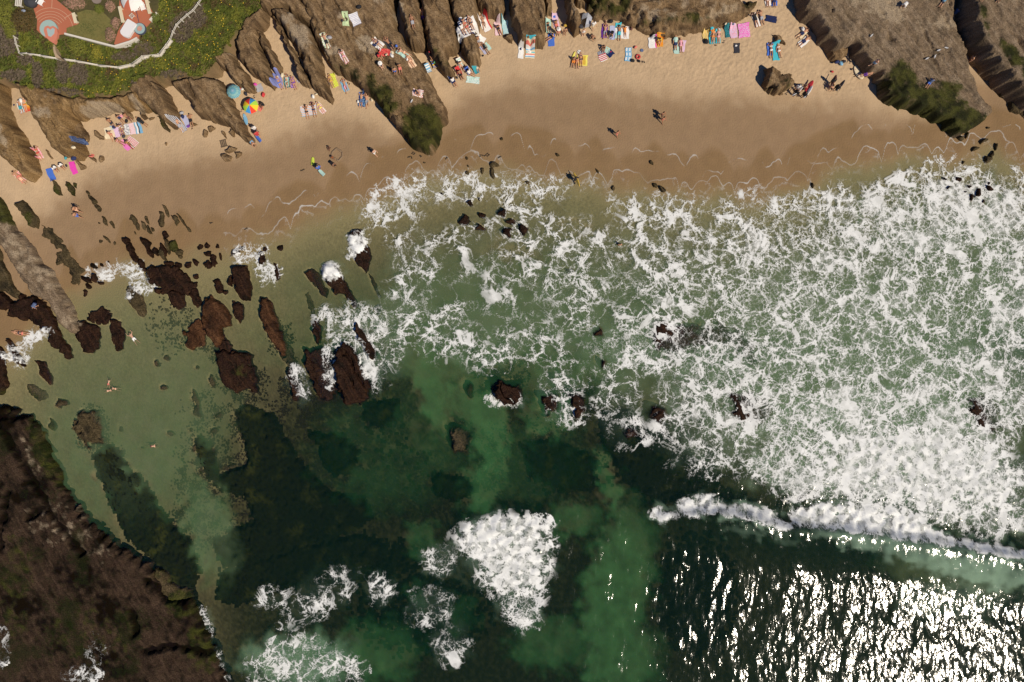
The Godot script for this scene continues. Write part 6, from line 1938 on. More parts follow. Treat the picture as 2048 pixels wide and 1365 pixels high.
func kelp_strand(px: float, py: float, r: float, turns: float, label: String) -> void:
	var st := begin()
	var prev := Vector3.ZERO
	for k in 13:
		var a := turns * TAU * k / 12.0 + px
		var rr := r / 16.0 * (0.7 + 0.5 * nA.get_noise_1d(k * 1.3 + px))
		var q := G(px + cos(a) * rr * 16.0, py + sin(a) * rr * 10.0) + Vector3(0, 0.03, 0)
		if k: add_tube(st, prev, q, 0.035, 0.03, 5)
		if k % 3 == 1: add_blob(st, q, Vector3(0.11, 0.03, 0.07), Basis(Vector3.UP, a), 7, 4)
		prev = q
	tag(obj("kelp_strand", done(st), mat(0.035, 0.024, 0.012, 0.5)), label, "seaweed", "washed up kelp strands")

const CLOTH := ["shorts", "bikini", "suit", "shirt", "wetsuit", "sun_hat", "cap"]

func people(list: Array, group: String, opt := {}) -> void:
	for r in list:
		var clothes := []
		for c in (r[6] as String).split(";", false):
			var w := c.split(" ")
			clothes.append([w[0], DYE[w[1]][0], DYE[w[1]][1], DYE[w[1]][2]])
		var o := {"group": group}
		o.merge(opt)
		if r.size() > 8: o.merge(r[8], true)
		person(r[0], r[1], r[2], r[3], r[4], r[5], clothes, r[7], o)

func lay_towels() -> void:
	towel(40.5, 214, 25, 10, -20, "along", ["white", "white", "navy"], "white towel with navy stripes beside the sunset coloured towel, far left gully")
	towel(54.5, 211, 24, 13, -15, "fade", ["sky", "lemon", "orange", "red"], "sunset coloured towel fading from blue through yellow to red, far left gully")
	towel(77, 306, 23, 9, -27, "print", ["pink", "coral", "white"], "pink and coral patterned towel alone in the left sand gully")
	towel(40, 354.5, 21, 12, -45, "print", ["coral", "white"], "coral towel under two sunbathers at the tip of the far left rock")
	towel(101.5, 349.5, 25, 12, -20, "plain", ["blue"], "plain bright blue towel left of two readers")
	towel(146, 336, 24.5, 11.5, -16, "plain", ["magenta"], "plain magenta towel right of two readers")
	towel(219, 266, 22, 18, -10, "plain", ["cream"], "large cream towel, leftmost of the crowded row of towels")
	towel(233, 265, 19, 10, -15, "plain", ["lilac"], "lilac towel between the cream and the brown patterned towels")
	towel(225, 255, 8, 9, -20, "plain", ["sky"], "small folded blue towel above the cream towel")
	towel(242, 259, 25, 10, -12, "print", ["brown", "cream", "purple"], "brown patterned towel in the crowded row of towels")
	towel(253.5, 259, 21, 10, -8, "print", ["white", "navy"], "white towel with navy print in the crowded row of towels")
	towel(264, 257.5, 21.5, 10, -12, "along", ["pink", "white"], "pink and white striped towel in the crowded row of towels")
	towel(276.5, 255.5, 23, 13, -14, "bands", ["sky", "white", "dark", "sky", "sky"], "light blue towel with a dark line, rightmost of the crowded row of towels")
	towel(250, 290, 24, 10, -40, "fade", ["pink", "hot", "hot"], "rumpled pink towel below the crowded row of towels")
	towel(263.5, 284.5, 22, 16, -50, "along", ["red", "white"], "red and white striped towel below the crowded row of towels")
	towel(363, 252, 24, 10, -33, "along", ["white", "navy"], "navy and white striped towel left of the plain lavender towel")
	towel(372.5, 243.5, 23, 11.5, -27, "plain", ["lavender"], "plain lavender towel between a striped towel and a prone sunbather")
	towel(519, 176, 14, 12, -20, "plain", ["grey"], "grey blue towel above the rainbow umbrella")
	towel(519, 216, 11, 11, 30, "plain", ["coral"], "coral towel right beside the rainbow umbrella")
	towel(557, 162, 27, 14, -7, "spot", ["periwinkle", "cream"], "periwinkle blue towel, left one of three under the slim rock fin")
	towel(573, 162, 25, 10.5, -5, "frame", ["mint", "seagreen"], "pale mint towel with dark frame, middle one of three under the slim rock fin")
	towel(585, 165, 21, 9, -10, "print", ["purple", "lilac"], "purple patterned towel, right one of three under the slim rock fin")
	towel(617, 221, 20, 31, -8, "fine", ["white", "orange", "white", "sky"], "wide white towel with orange and blue stripes under two sunbathers on open sand", "beach_blanket")
	towel(641, 216, 24, 10, -38, "along", ["white", "pink", "white", "white"], "slim white towel slanting beside the orange and blue striped blanket")
	towel(692, 39.5, 27, 11.5, -4, "plain", ["pale"], "pale green towel at the top of the great brown slab")
	towel(710, 38.5, 23, 17, -24, "fine", ["white", "white", "lavender"], "white towel with thin lavender lines beside the pale green towel")
	towel(650, 81, 28, 11.5, -20, "check", ["white", "pale"], "green and white checked towel on the left of the great brown slab")
	towel(687, 114, 26, 10, -30, "print", ["white", "pink"], "white and pink towel in the middle left of the great brown slab")
	towel(755, 88, 23, 15, -55, "plain", ["white"], "white towel left of the charcoal towel on the great brown slab")
	towel(778, 89, 22, 12, -38, "plain", ["charcoal"], "charcoal towel under a sunbather on the great brown slab")
	towel(769, 104.5, 12, 22, 5, "print", ["red", "coral"], "rumpled red towel on the great brown slab")
	towel(804.5, 107, 25, 10, -60, "plain", ["mint"], "pale mint towel above the peach towel on the great brown slab")
	towel(821, 123, 25, 12, -33, "along", ["peach", "cream"], "peach and cream striped towel near the right edge of the great brown slab")
	towel(836, 187, 14, 20, 10, "print", ["white", "coral"], "white and coral round towel alone on the lower grey part of the slab")
	towel(667, 161, 27, 12, -20, "print", ["lime", "lemon"], "yellow green towel on the sand left of the great brown slab")
	towel(689, 172, 22, 11, -22, "plain", ["sky"], "light blue towel under a person in pink shorts")
	towel(724, 199, 27, 14, 6, "print", ["navy", "sky", "blue"], "navy and blue patterned towel at the left foot of the great brown slab")
	towel(932, 53, 30, 26, -20, "across", ["white", "navy"], "big navy and white striped blanket on the tall rounded rock", "beach_blanket")
	towel(926, 63, 22, 24, -18, "plain", ["white"], "white blanket spread under the navy striped blanket", "beach_blanket")
	towel(946, 46, 22, 14, -35, "plain", ["white"], "white towel at the right of the navy striped blanket")
	towel(969.5, 47, 31, 17, -30, "edge", ["white", "red"], "white towel with one red edge behind the tall rounded rock")
	towel(996, 57, 26, 13, -8, "along", ["pink", "white"], "pink and white striped towel next to the teal and white striped towel")
	towel(1010.5, 54.5, 26, 11.5, -6, "along", ["aqua", "white"], "teal and white striped towel next to the pink and white striped towel")
	towel(962.5, 80, 15, 15, -60, "spot", ["white", "navy"], "white towel with a navy spot at the right foot of the tall rounded rock")
	towel(974, 94, 16, 11, -40, "plain", ["mint"], "mint towel above the lavender blue towel beside the tall rounded rock")
	towel(967, 100, 18, 7, -40, "plain", ["lavender"], "lavender blue towel below the mint towel beside the tall rounded rock")
	towel(946, 160, 13, 26, 6, "print", ["mint", "white"], "wide pale teal towel in front of the low beach chairs")
	towel(1042, 104.5, 24, 10.5, 3, "spot", ["white", "navy"], "white lavender towel beside the towel of many coloured stripes")
	towel(1060.5, 103.5, 25, 18, 2, "across", ["aqua", "cream", "coral", "white", "sky", "cream"], "towel of many coloured stripes on the sand below the square ended rock")
	towel(1096, 52, 26, 11.5, -3, "plain", ["mint"], "mint towel left of the pale pink towel, right of the square ended rock")
	towel(1111, 40.5, 27, 12, -10, "spot", ["lilac", "blue"], "pale pink towel near the leaning rock block")
	towel(1102.5, 80, 24, 13, 0, "plain", ["blue"], "plain blue towel just right of the square ended rock's foot")
	towel(1209, 62, 26, 11, 5, "plain", ["purple"], "dull purple towel under a man, left end of the row below the mossy shelf")
	towel(1224.5, 65.5, 26, 11, 3, "along", ["white", "blue"], "blue and white striped towel in the row below the mossy shelf")
	towel(1236, 61.5, 29, 11, 2, "blocks", ["aqua", "white", "mint"], "turquoise and white towel in the row below the mossy shelf")
	towel(1250, 66, 22, 16, 2, "plain", ["white"], "broad white towel at the right end of the row below the mossy shelf")
	towel(1164.5, 121, 20, 21, 2, "frame", ["yellow", "lemon"], "yellow towel with a paler frame under a group of three")
	towel(1205, 112, 20, 15, -20, "flag", ["navy", "red", "white"], "towel like a flag with red and white stripes and a blue corner")
	towel(1214.5, 100.5, 11, 11, 30, "spot", ["mint", "yellow"], "round mint and yellow towel touching the flag towel")
	towel(1220.5, 107, 13, 12, 45, "spot", ["navy", "red"], "dark navy towel with red spots touching the flag towel")
	towel(1257, 109, 26, 12.5, 2, "grid", ["sky", "white"], "blue towel printed with six white shapes on the open sand")
	towel(1305, 85.5, 21, 15, -6, "edge", ["white", "magenta"], "white towel with a magenta band below the mossy shelf")
	towel(1319, 82.5, 21, 15, 0, "print", ["orange", "yellow"], "orange and yellow towel beside the white towel with a magenta band")
	towel(1354, 97, 20, 11, 4, "plain", ["mint"], "pale mint towel under the person with the blue shirt")
	towel(1366, 92, 22, 9, 8, "plain", ["lilac"], "mauve towel right of the pale mint towel")
	towel(1411, 70.5, 18, 11, 0, "along", ["yellow", "cream", "yellow"], "mustard yellow towel left of two sunbathers on turquoise towels")
	towel(1423.5, 74, 27, 10, -3, "plain", ["aqua"], "left one of two turquoise towels beside the mustard yellow towel")
	towel(1436, 73, 26, 10, -3, "plain", ["aqua"], "right one of two turquoise towels beside the mustard yellow towel")
	towel(1454, 63.5, 22, 8, -15, "print", ["seagreen", "teal"], "dark teal towel left of the pale pink blanket")
	towel(1467, 62.5, 26, 14, -8, "print", ["lilac", "pink"], "pale pink blanket beside the hot pink blanket", "beach_blanket")
	towel(1488.5, 60.5, 27, 22, -8, "print", ["hot", "lilac"], "hot pink blanket spread wide below the mossy shelf", "beach_blanket")
	towel(1474, 96.5, 19, 11, -2, "spot", ["charcoal", "white"], "charcoal towel with a white spot lying alone on trodden sand")
	towel(1512, 40, 27, 10, -25, "plain", ["white"], "white towel under two sunbathers at the right end of the mossy shelf")
	towel(1543, 38, 12, 22, 10, "print", ["navy", "dark"], "dark navy cloth crumpled on the trodden sand at the upper right")
	towel(1540, 98.5, 24, 11, -4, "plain", ["blue"], "royal blue towel beside the longer turquoise towel")
	towel(1552.5, 103, 34, 13, -6, "plain", ["aqua"], "long turquoise towel beside the royal blue towel")
	towel(1609, 83, 24, 12, 50, "plain", ["white"], "white towel under the two people lying by the grey slab's left edge")
	towel(1606, 67, 20, 10, 45, "plain", ["cream"], "cream towel at the upper left edge of the huge grey slab")
	towel(173, 307, 7, 7, 10, "plain", ["coral"], "small coral cloth lying on a brown rock")
	towel(169, 286, 10, 12, -20, "print", ["denim", "navy"], "denim blue clothes heaped beside the broad golden fin")
	towel(1536, 2, 18, 11, -8, "plain", ["white"], "white towel cut by the top edge, right of the mossy shelf")
	towel(1549, 2, 18, 11, -8, "plain", ["blue"], "blue towel cut by the top edge, right of the mossy shelf")

func lay_people() -> void:
	var sun := "people lying and sitting on the sand"
	people([
		[41, 214, -14, "front", 1, "short black", "shorts teal", "person lying face down in teal shorts on the navy striped towel, far left"],
		[50, 210, -12, "back", 0, "long brown", "bikini orange", "person lying on their back left of the sunset coloured towel"],
		[76, 306, -25, "front", 1, "long black", "bikini red", "person in red bikini lying on the pink and coral patterned towel"],
		[37, 353, -48, "front", 1, "short black", "shorts coral", "upper one of two sunbathers on the coral towel at the far left"],
		[41, 357, -48, "back", 1, "short black", "shorts peach", "lower one of two sunbathers on the coral towel at the far left"],
		[112, 337, -35, "hug", 1, "long brown", "shirt white;shorts denim", "person in a white shirt sitting beside the plain bright blue towel"],
		[124.5, 332, -38, "hug", 1, "short black", "shirt white;shorts dark", "person in a white shirt and dark shorts sitting left of the magenta towel"],
		[222, 270, -25, "sit", 1, "long brown", "bikini coral", "person sitting on the large cream towel"],
		[222, 245, -35, "sit", 2, "short black", "shorts dark", "person sitting above the cream towel, leftmost of the crowded group"],
		[241, 238, -40, "sit", 2, "long black", "suit navy", "person sitting under the pink parasol hat above the towels"],
		[255, 234.5, -50, "sit", 2, "short black", "shorts brown", "person sitting at the rock finger above the towel row"],
		[283.5, 244, -52, "back", 2, "long black", "shirt black;shorts black", "person in black lying slantwise right of the light blue towel"],
		[242, 257, -20, "sit", 2, "long brown", "bikini white", "person sitting on the brown patterned towel"],
		[239, 284, -60, "sit", 2, "long black", "bikini pink", "left person on the rumpled pink towel"],
		[258, 288, -45, "sit", 3, "long black", "bikini yellow", "right person sitting between the pink and red striped towels"],
		[363, 253, -25, "back", 1, "short brown", "shorts grey", "person in grey shorts lying on the navy and white striped towel"],
		[383, 241.5, -20, "front", 1, "short black", "shorts black", "person in black shorts lying face down right of the lavender towel"],
		[526.5, 210, 30, "hug", 3, "short black", "shirt black;shorts dark", "person dressed in black sitting beside the coral towel by the rainbow umbrella"],
		[558.5, 166, -28, "back", 1, "long black", "bikini blue", "sunbather on the periwinkle blue towel"],
		[573.5, 164, -4, "arms", 1, "long brown", "bikini mint", "sunbather on the pale mint towel with dark frame"],
		[587, 166, -20, "back", 1, "long black", "bikini purple", "sunbather on the purple patterned towel"],
		[613.5, 224, -14, "front", 1, "long black", "bikini black", "left sunbather in black bikini on the orange and blue striped blanket"],
		[627.5, 219.5, -14, "front", 2, "long black", "bikini navy;sun_hat pink", "sunbather in a pink sun hat on the orange and blue striped blanket"],
		[641, 216, -36, "back", 0, "long brown", "bikini lemon", "small sunbather in yellow on the slim white slanting towel"],
		[662, 162, -20, "back", 1, "long black", "bikini yellow", "sunbather on the yellow green towel"],
		[690.5, 173, -18, "arms", 1, "short black", "shorts pink", "person in pink shorts lying on the light blue towel"],
		[722.5, 200, 4, "front", 1, "short black", "shorts denim", "person in blue shorts lying on the navy and blue patterned towel"],
		[734, 203, -4, "arms", 1, "short brown", "shorts grey", "person in grey shorts lying right of the navy and blue patterned towel"],
		[966.5, 46, -14, "arms", 1, "long black", "bikini brown", "sunbather on the white towel with one red edge"],
		[997, 59, -25, "sit", 2, "long black", "suit black", "person in black sitting on the pink and white striped towel"],
		[956, 81, -20, "sit", 2, "short black", "shorts grey", "person sitting at the white towel with a navy spot"],
		[970.5, 97, -35, "back", 2, "long black", "suit black", "person in black swimsuit lying across the mint and lavender towels"],
		[1095.5, 53, -15, "sit", 2, "short black", "suit black", "person sitting on the mint towel right of the square ended rock"],
		[1112, 49, -20, "sit", 2, "short brown", "shorts coral", "person sitting on the pale pink towel"],
		[1103, 75, 60, "sit", 1, "short black", "suit dark", "person sitting across the plain blue towel"],
		[1210, 64, 4, "arms", 1, "short black", "shorts grey", "man in grey shorts on the dull purple towel"],
		[1223, 70, 20, "bend", 2, "long black", "suit black", "person crouching on the blue and white striped towel"],
		[1238.5, 65.5, -2, "front", 2, "short black", "shorts aqua", "person lying face down on the turquoise and white towel"],
		[1250, 64, -6, "front", 1, "long brown", "shirt orange", "child in an orange top on the broad white towel", {"size": 0.72}],
		[1147, 122, 10, "sit", 2, "short black", "shorts orange", "left one of three on the yellow towel"],
		[1154, 124, -4, "sit", 1, "long black", "bikini coral", "middle one of three on the yellow towel"],
		[1161.5, 119, -4, "back", 1, "long black", "bikini dark", "right one of three on the yellow towel, lying with long legs"],
		[1206.5, 96, 0, "hug", 2, "short black", "shorts black", "person sitting behind the round mint and yellow towel"],
		[1318, 82, 0, "hug", 1, "long black", "shirt yellow", "person in yellow sitting on the orange and yellow towel"],
		[1351, 86, -2, "back", 1, "short black", "shirt mint;shorts navy", "person in a pale blue shirt lying on the pale mint towel"],
		[1361.5, 91, -4, "back", 1, "long blond", "suit pink", "person in pink lying beside the mauve towel"],
		[1425.5, 73.5, 2, "back", 1, "long black", "bikini orange", "sunbather in orange bikini on the left turquoise towel"],
		[1437, 73, -2, "back", 0, "long brown", "bikini pink", "sunbather in pale pink bikini on the right turquoise towel"],
		[1511, 40, -22, "front", 1, "short black", "shirt black", "person in a black top lying on the white towel at the shelf's end"],
		[1522.5, 35, -20, "front", 1, "short black", "shorts grey", "person in grey shorts lying right of the white towel at the shelf's end"],
		[1542, 100.5, -8, "front", 2, "short black", "bikini white", "sunbather in white bikini on the royal blue towel"],
		[1557.5, 102, -14, "back", 1, "long blond", "bikini white", "sunbather in white bikini on the long turquoise towel"],
		[1606, 66.5, 52, "front", 1, "short black", "shorts navy", "upper one of two people lying by the huge grey slab's left edge"],
		[1609, 82.5, 50, "front", 1, "short brown", "shorts navy", "lower one of two people lying by the huge grey slab's left edge"],
		[1535, 0, -6, "back", 1, "long brown", "bikini white", "legs of a sunbather on the white towel at the top edge"],
		[1548, 0, -6, "back", 2, "short black", "shorts navy", "legs of a sunbather on the blue towel at the top edge"],
		[38, 666, -80, "back", 1, "short black", "shorts dark", "left one of two people lying on the wet sand by the left wash"],
		[45, 667, -84, "back", 1, "long brown", "bikini coral", "right one of two people lying on the wet sand by the left wash"],
	], sun)
	people([
		[652, 82, -24, "front", 1, "short black", "shorts black", "sunbather in black shorts face down on the green and white checked towel"],
		[687, 113, -28, "front", 1, "long black", "bikini pink", "sunbather on the white and pink towel on the great brown slab"],
		[754.5, 87, -50, "back", 1, "long black", "bikini navy", "sunbather on the white towel left of the charcoal towel"],
		[779, 89, -38, "arms", 2, "short black", "shorts black", "sunbather in black shorts on the charcoal towel"],
		[759.5, 113, -40, "hug", 1, "short brown", "shirt red", "person in red sitting at the lower left of the rumpled red towel"],
		[808, 105.5, -66, "front", 1, "long red", "bikini peach", "sunbather with red hair on the pale mint towel"],
		[820, 122, -34, "back", 1, "long brown", "bikini peach", "sunbather on the peach and cream striped towel"],
		[762, 131, -30, "hug", 0, "short grey", "shorts navy;sun_hat white", "person in a white hat sitting on the lower part of the slab"],
		[799.5, 136, -12, "sit", 2, "short black", "shorts coral", "tanned person sitting by the round grey stone on the slab"],
		[791.5, 147, -6, "stand", 1, "short black", "shorts blue", "person in blue shorts standing on the lower slab above the green cracks"],
		[834, 187, -40, "hug", 1, "long black", "suit navy", "person in navy sitting on the white and coral round towel"],
		[824.5, 44, -14, "back", 2, "short black", "shorts grey", "person in grey shorts lying on the block behind the slab"],
		[846, 36, 2, "arms", 1, "short brown", "shorts purple", "person in purple shorts lying with arms raised on the cleft rock"],
		[861, 111, -30, "sit", 2, "long red", "shirt black;cap red", "person in black with a red cap in the shade of the cleft rock"],
		[927, 46, -20, "sit", 1, "long brown", "bikini navy", "upper left one of four people on the navy striped blanket"],
		[941, 46, -25, "back", 1, "short brown", "bikini dark", "upper right one of four people on the navy striped blanket"],
		[923.5, 57.5, -30, "sit", 1, "long red", "shirt white", "lower left one of four people on the navy striped blanket"],
		[933, 54, -35, "back", 1, "long brown", "bikini red", "middle one of four people on the navy striped blanket"],
		[1859, 165, 30, "sit", 2, "short black", "shirt denim;shorts blue", "person in blue sitting on the grey slab above its green end"],
		[1807, 12, 45, "bend", 1, "short black", "shirt white;shorts grey", "person in white stooping on top of the huge grey slab"],
		[1886, 3, 30, "sit", 1, "short black", "shirt sky;shorts dark", "person sitting at the top edge beside the dark green gully"],
		[1939, 5, 40, "sit", 1, "short brown", "shirt denim", "person at the top edge right of the dark green gully"],
		[1946, 11, 40, "hug", 1, "short black", "shirt navy", "person in navy sitting below another at the top of the gully"],
		[1995, 3, 20, "stand", 1, "short black", "shirt white;shorts dark", "person in a white shirt standing on the corner rock platform"],
		[75, 610, 20, "bend", 1, "short black", "shirt denim;shorts navy", "person in dark blue bending over the reef at the end of the left ridge"],
	], "people on the rocks")
	people([
		[160, 421.5, -70, "walk", 1, "short black", "shorts peach", "upper one of two people walking on the damp sand at the left"],
		[161, 433, -70, "walk", 1, "short black", "shorts blue", "lower one of two people walking on the damp sand at the left, in blue shorts"],
		[514.5, 262, -30, "walk", 2, "short grey", "shirt white;shorts navy", "person in a white shirt walking right of the long spur's point"],
		[519, 273, -30, "carry", 1, "short black", "shirt red;shorts red", "person in red carrying a blue board right of the long spur"],
		[507, 288, -40, "bend", 1, "short brown", "shorts sky", "person in light blue stooping at the very point of the long spur"],
		[751, 308.5, -50, "walk", 0, "short brown", "shorts white", "person in white shorts walking alone on the wet sand, middle left"],
		[659, 296, 10, "hug", 3, "short black", "shorts black", "dark child crouching above the square sand drawing", {"size": 0.72}],
		[664.5, 315, -40, "hug", 3, "short black", "shorts orange", "dark child crouching at the lower left of the square sand drawing", {"size": 0.72}],
		[666, 329, -50, "bend", 3, "short black", "suit black", "person in black bending below the square sand drawing"],
		[641, 340, -30, "carry", 1, "short blond", "shirt blue;shorts navy", "person in blue carrying a mint green bodyboard on the wet sand"],
		[1322.5, 233.5, -30, "walk", 2, "short black", "shorts brown", "upper one of a couple walking on the wet sand in the middle"],
		[1323.5, 243, -30, "walk", 2, "long brown", "bikini coral", "lower one of a couple walking on the wet sand in the middle"],
		[1232.5, 270.5, -40, "walk", 2, "short black", "shorts coral", "person walking alone on the wet sand below the middle"],
		[1150, 362, -30, "carry", 3, "short black", "wetsuit black", "surfer in a black wetsuit carrying a yellow board into the shallow foam"],
		[1590, 180, 20, "stand", 1, "short grey", "shirt white;shorts grey", "person in white at the boulder's lower edge, left of the surfers"],
		[1595.5, 175.5, 20, "sit", 2, "short black", "shirt charcoal", "person in dark clothes sitting against the big dark boulder"],
		[1607, 177, 60, "sit", 1, "short blond", "shorts black", "person sitting left of the red surfboard"],
		[1587, 191, 50, "carry", 1, "short black", "wetsuit black", "surfer carrying a white board below the big dark boulder"],
		[1603, 194, 50, "carry", 1, "short black", "wetsuit black", "surfer with a white board, lower right of the big dark boulder"],
		[1661, 175, 20, "bend", 1, "short brown", "shorts orange", "person in orange shorts bending at the boards on the right sand"],
		[1660, 167, 10, "stand", 2, "short black", "wetsuit black", "surfer in black standing with the dark red board"],
		[1668, 180, 40, "carry", 2, "short black", "wetsuit black", "surfer carrying the black board on the right sand"],
		[1744, 131, 70, "walk", 0, "short brown", "shorts sky", "person in light blue shorts climbing at the grey slab's left side"],
		[1728, 153, 80, "back", 1, "short black", "shorts purple", "person lying with head in shade below the cream surfboard"],
		[1948, 115, 70, "walk", 1, "long brown", "shorts brown", "person running on the sand at the mouth of the dark green gully"],
		[1116, 70, -4, "stand", 1, "long brown", "bikini coral;sun_hat white", "person in a white hat standing right of the plain blue towel"],
		[1129, 69, -8, "stand", 1, "long black", "bikini black", "person in black bikini standing between blue towel and leaning rock"],
		[1185.5, 56, -20, "walk", 1, "short black", "shirt white;shorts cream", "person dressed in white standing right of the grey sun tent"],
		[1166, 70, -10, "stand", 0, "long blond", "suit white", "pale person in white standing below the grey sun tent"],
		[1183, 76, -40, "bend", 2, "short black", "shorts black", "tanned person bending down below the person dressed in white"],
	], "people standing and walking on the beach")
	people([
		[267, 677, -40, "swim", 0, "short brown", "shorts white", "swimmer in white shorts in the clear pool below the reef finger", {"y": -0.12}],
		[217, 768, 10, "swim", 0, "short brown", "shorts coral", "upper one of three swimmers close together in the clear pool", {"y": -0.14, "size": 0.68}],
		[216, 782, 80, "swim", 0, "short brown", "shorts peach", "lower left one of three swimmers close together in the clear pool", {"y": -0.14, "size": 0.68}],
		[231, 778, -80, "swim", 0, "long black", "bikini peach", "lower right one of three swimmers close together in the clear pool", {"y": -0.14, "size": 0.68}],
		[303, 893, 84, "swim", 0, "short brown", "shorts brown", "lone swimmer in the lower part of the clear pool", {"y": -0.14, "size": 0.75}],
		[1237, 492, 0, "stand", 1, "short black", "shorts orange", "lone bather chest deep in the surf right of the middle", {"y": -1.05}],
	], "people in the water")

func lay_things() -> void:
	umbrella(464.6, 181, 14.4, 3.1, 1.35, [[0.1, 0.3, 0.35], [0.1, 0.3, 0.35], [0.1, 0.3, 0.35], [0.1, 0.3, 0.35], [0.1, 0.3, 0.35], [0.1, 0.3, 0.35], [0.1, 0.3, 0.35], [0.1, 0.3, 0.35], [0.1, 0.3, 0.35], [0.1, 0.3, 0.35], [0.1, 0.3, 0.35], [0.1, 0.3, 0.35]], "teal beach umbrella with pale rings against the long brown spur", 0.2, "beach umbrellas", [[0.30, 0.42, 0.50], [0.10, 0.28, 0.40], [0.16, 0.40, 0.46], [0.08, 0.26, 0.36], [0.34, 0.50, 0.40], [0.10, 0.34, 0.42], [0.10, 0.28, 0.36], [0.22, 0.44, 0.46]])
	umbrella(498.5, 210, 15.6, 3.0, 1.25, [[0.80, 0.05, 0.02], [0.05, 0.30, 0.62], [0.42, 0.68, 0.06], [0.85, 0.55, 0.02], [0.80, 0.05, 0.02], [0.05, 0.30, 0.62], [0.42, 0.68, 0.06], [0.85, 0.55, 0.02]], "rainbow beach umbrella in red, yellow, green and blue wedges", -0.72, "beach umbrellas")
	# sun tent: a domed shelter of six faces on poles
	var p := P(1173, 40, 1.9)
	var t := thing("sun_tent", "grey pop up sun tent with six faces beside the leaning rock", "tent", Vector3(p.x, top_y(p.x, p.y), p.y), 0.25)
	for k in 6:
		var a := TAU * k / 6.0
		var b := TAU * (k + 1) / 6.0
		if k == 2: continue
		var st := begin()
		st.set_smooth_group(-1)
		var q0 := Vector3(cos(a) * 0.72, 0.0, sin(a) * 0.85)
		var q1 := Vector3(cos(b) * 0.72, 0.0, sin(b) * 0.85)
		var m0 := q0 * 0.92 + Vector3(0, 0.75, 0)
		var m1 := q1 * 0.92 + Vector3(0, 0.75, 0)
		quad(st, q0, m0, m1, q1)
		for q in [m0, Vector3(0, 1.15, 0), m1]: st.add_vertex(q)
		obj("panel", done(st), mat(0.36 + 0.02 * k, 0.38 + 0.02 * k, 0.45 + 0.015 * k), t)
		st = begin()
		add_tube(st, q0, m0, 0.015, 0.015, 5)
		add_tube(st, m0, Vector3(0, 1.15, 0), 0.015, 0.015, 5)
		obj("pole", done(st), dye("grey"), t)
	flat_board(490.8, 239, -17, 1.45, 0.52, "sky", "blue board lying on the sand below the rainbow umbrella", false, "surfboard", "white")
	flat_board(625.5, 323, 2, 0.95, 0.42, "lime", "bright yellow green bodyboard lying on the wet sand", true, "bodyboard")
	held_board(520, 280, -40, 0.95, 0.42, "blue", "blue bodyboard held by the person in red", 0.5, 0.3, true, "bodyboard")
	held_board(645, 347, -45, 0.95, 0.48, "mint", "mint green bodyboard held by the person in blue", 0.4, 0.2, true, "bodyboard")
	held_board(1152.5, 362, -24, 1.9, 0.5, "yellow", "yellow surfboard carried into the shallow foam", 0.85, 1.0)
	held_board(1615, 176, 35, 1.7, 0.62, "red", "red surfboard standing tilted beside the sitting people", 0.5, 0.5)
	held_board(1590, 188.5, 50, 1.7, 0.5, "white", "left one of two white surfboards carried below the big boulder", 0.9, 0.9)
	held_board(1611, 189.5, 35, 1.8, 0.5, "white", "right one of two white surfboards carried below the big boulder", 0.85, 0.8)
	held_board(1662, 166.5, 25, 1.5, 0.5, "brown", "dark red surfboard held upright on the right sand", 0.8, 0.8)
	held_board(1675, 176.5, 40, 1.7, 0.5, "charcoal", "black surfboard carried on the right sand", 0.8, 0.8)
	flat_board(1717.5, 145, -30, 1.9, 1.0, "cream", "wide cream surfboard leaning on sand at the grey slab's foot", false, "surfboard", "red")
	flat_board(1147, 112, 22, 1.1, 0.3, "lemon", "small slim yellow board beside the yellow towel", false)
	beach_chair(857, 139, -25, "sky", "white", "leftmost low beach chair, empty, blue and white")
	beach_chair(870, 131, -25, "yellow", "blue", "empty low beach chair with blue and yellow stripes")
	beach_chair(920, 128, -25, "white", "mint", "pale low beach chair under a person in a light swimsuit")
	beach_chair(918, 145, -30, "red", "red", "red low beach chair under a person in dark shorts")
	beach_chair(937, 144, -40, "navy", "blue", "blue low beach chair under a person in a white shirt")
	beach_chair(904, 160, -35, "navy", "navy", "navy low beach chair in front of the green nosed rock rib")
	beach_chair(950, 129, -28, "teal", "teal", "teal low beach chair at the tip of the tall rounded rock")
	var up := {"group": "people in low beach chairs"}
	for r in [[921, 131, -25, 0, "long black", "bikini mint", "person in a light swimsuit in the pale beach chair"], [919.5, 148, -30, 2, "short black", "shorts black", "person in dark shorts in the red beach chair"], [939, 146, -60, 1, "short black", "shirt white", "person in a white shirt in the blue beach chair"], [906, 163, -35, 1, "short black", "shirt white", "person in a white shirt in the navy beach chair"], [951.5, 132, -28, 2, "short black", "shorts lavender", "person in lavender shorts in the teal beach chair"]]:
		var g := G(r[0], r[1])
		people([[r[0], r[1], r[2], "sit", r[3], r[4], r[5], r[6], {"y": g.y + 0.12}]], "people in low beach chairs")
	bag(43, 202, 9, "white", "white bag at the head of the sunset coloured towel")
	bag(28, 210.5, 3.5, "navy", "tiny dark bag left of the navy striped towel")
	bag(132, 316.5, 7, "teal", "teal bag at the foot of the broad golden fin")
	bag(149, 317.5, 11, "navy", "navy bag above the magenta towel")
	bag(133, 332, 5, "dark", "small dark bag left of the magenta towel")
	bag(148, 295.5, 8, "cream", "white and yellow bag standing on the broad golden fin")
	bag(228.5, 255, 7, "navy", "navy bag between the cream and lilac towels")
	bag(253.5, 243, 7, "black", "black bag above the pink striped towel")
	bag(248, 273.5, 7, "charcoal", "charcoal bag between the towel row and the red striped towel")
	bag(366, 234, 8, "navy", "navy bag at the head of the lavender towel")
	bag(364, 226.5, 8, "grey", "grey bag above the lavender towel")
	bag(480, 178, 5, "red", "small red bag beside the teal umbrella")
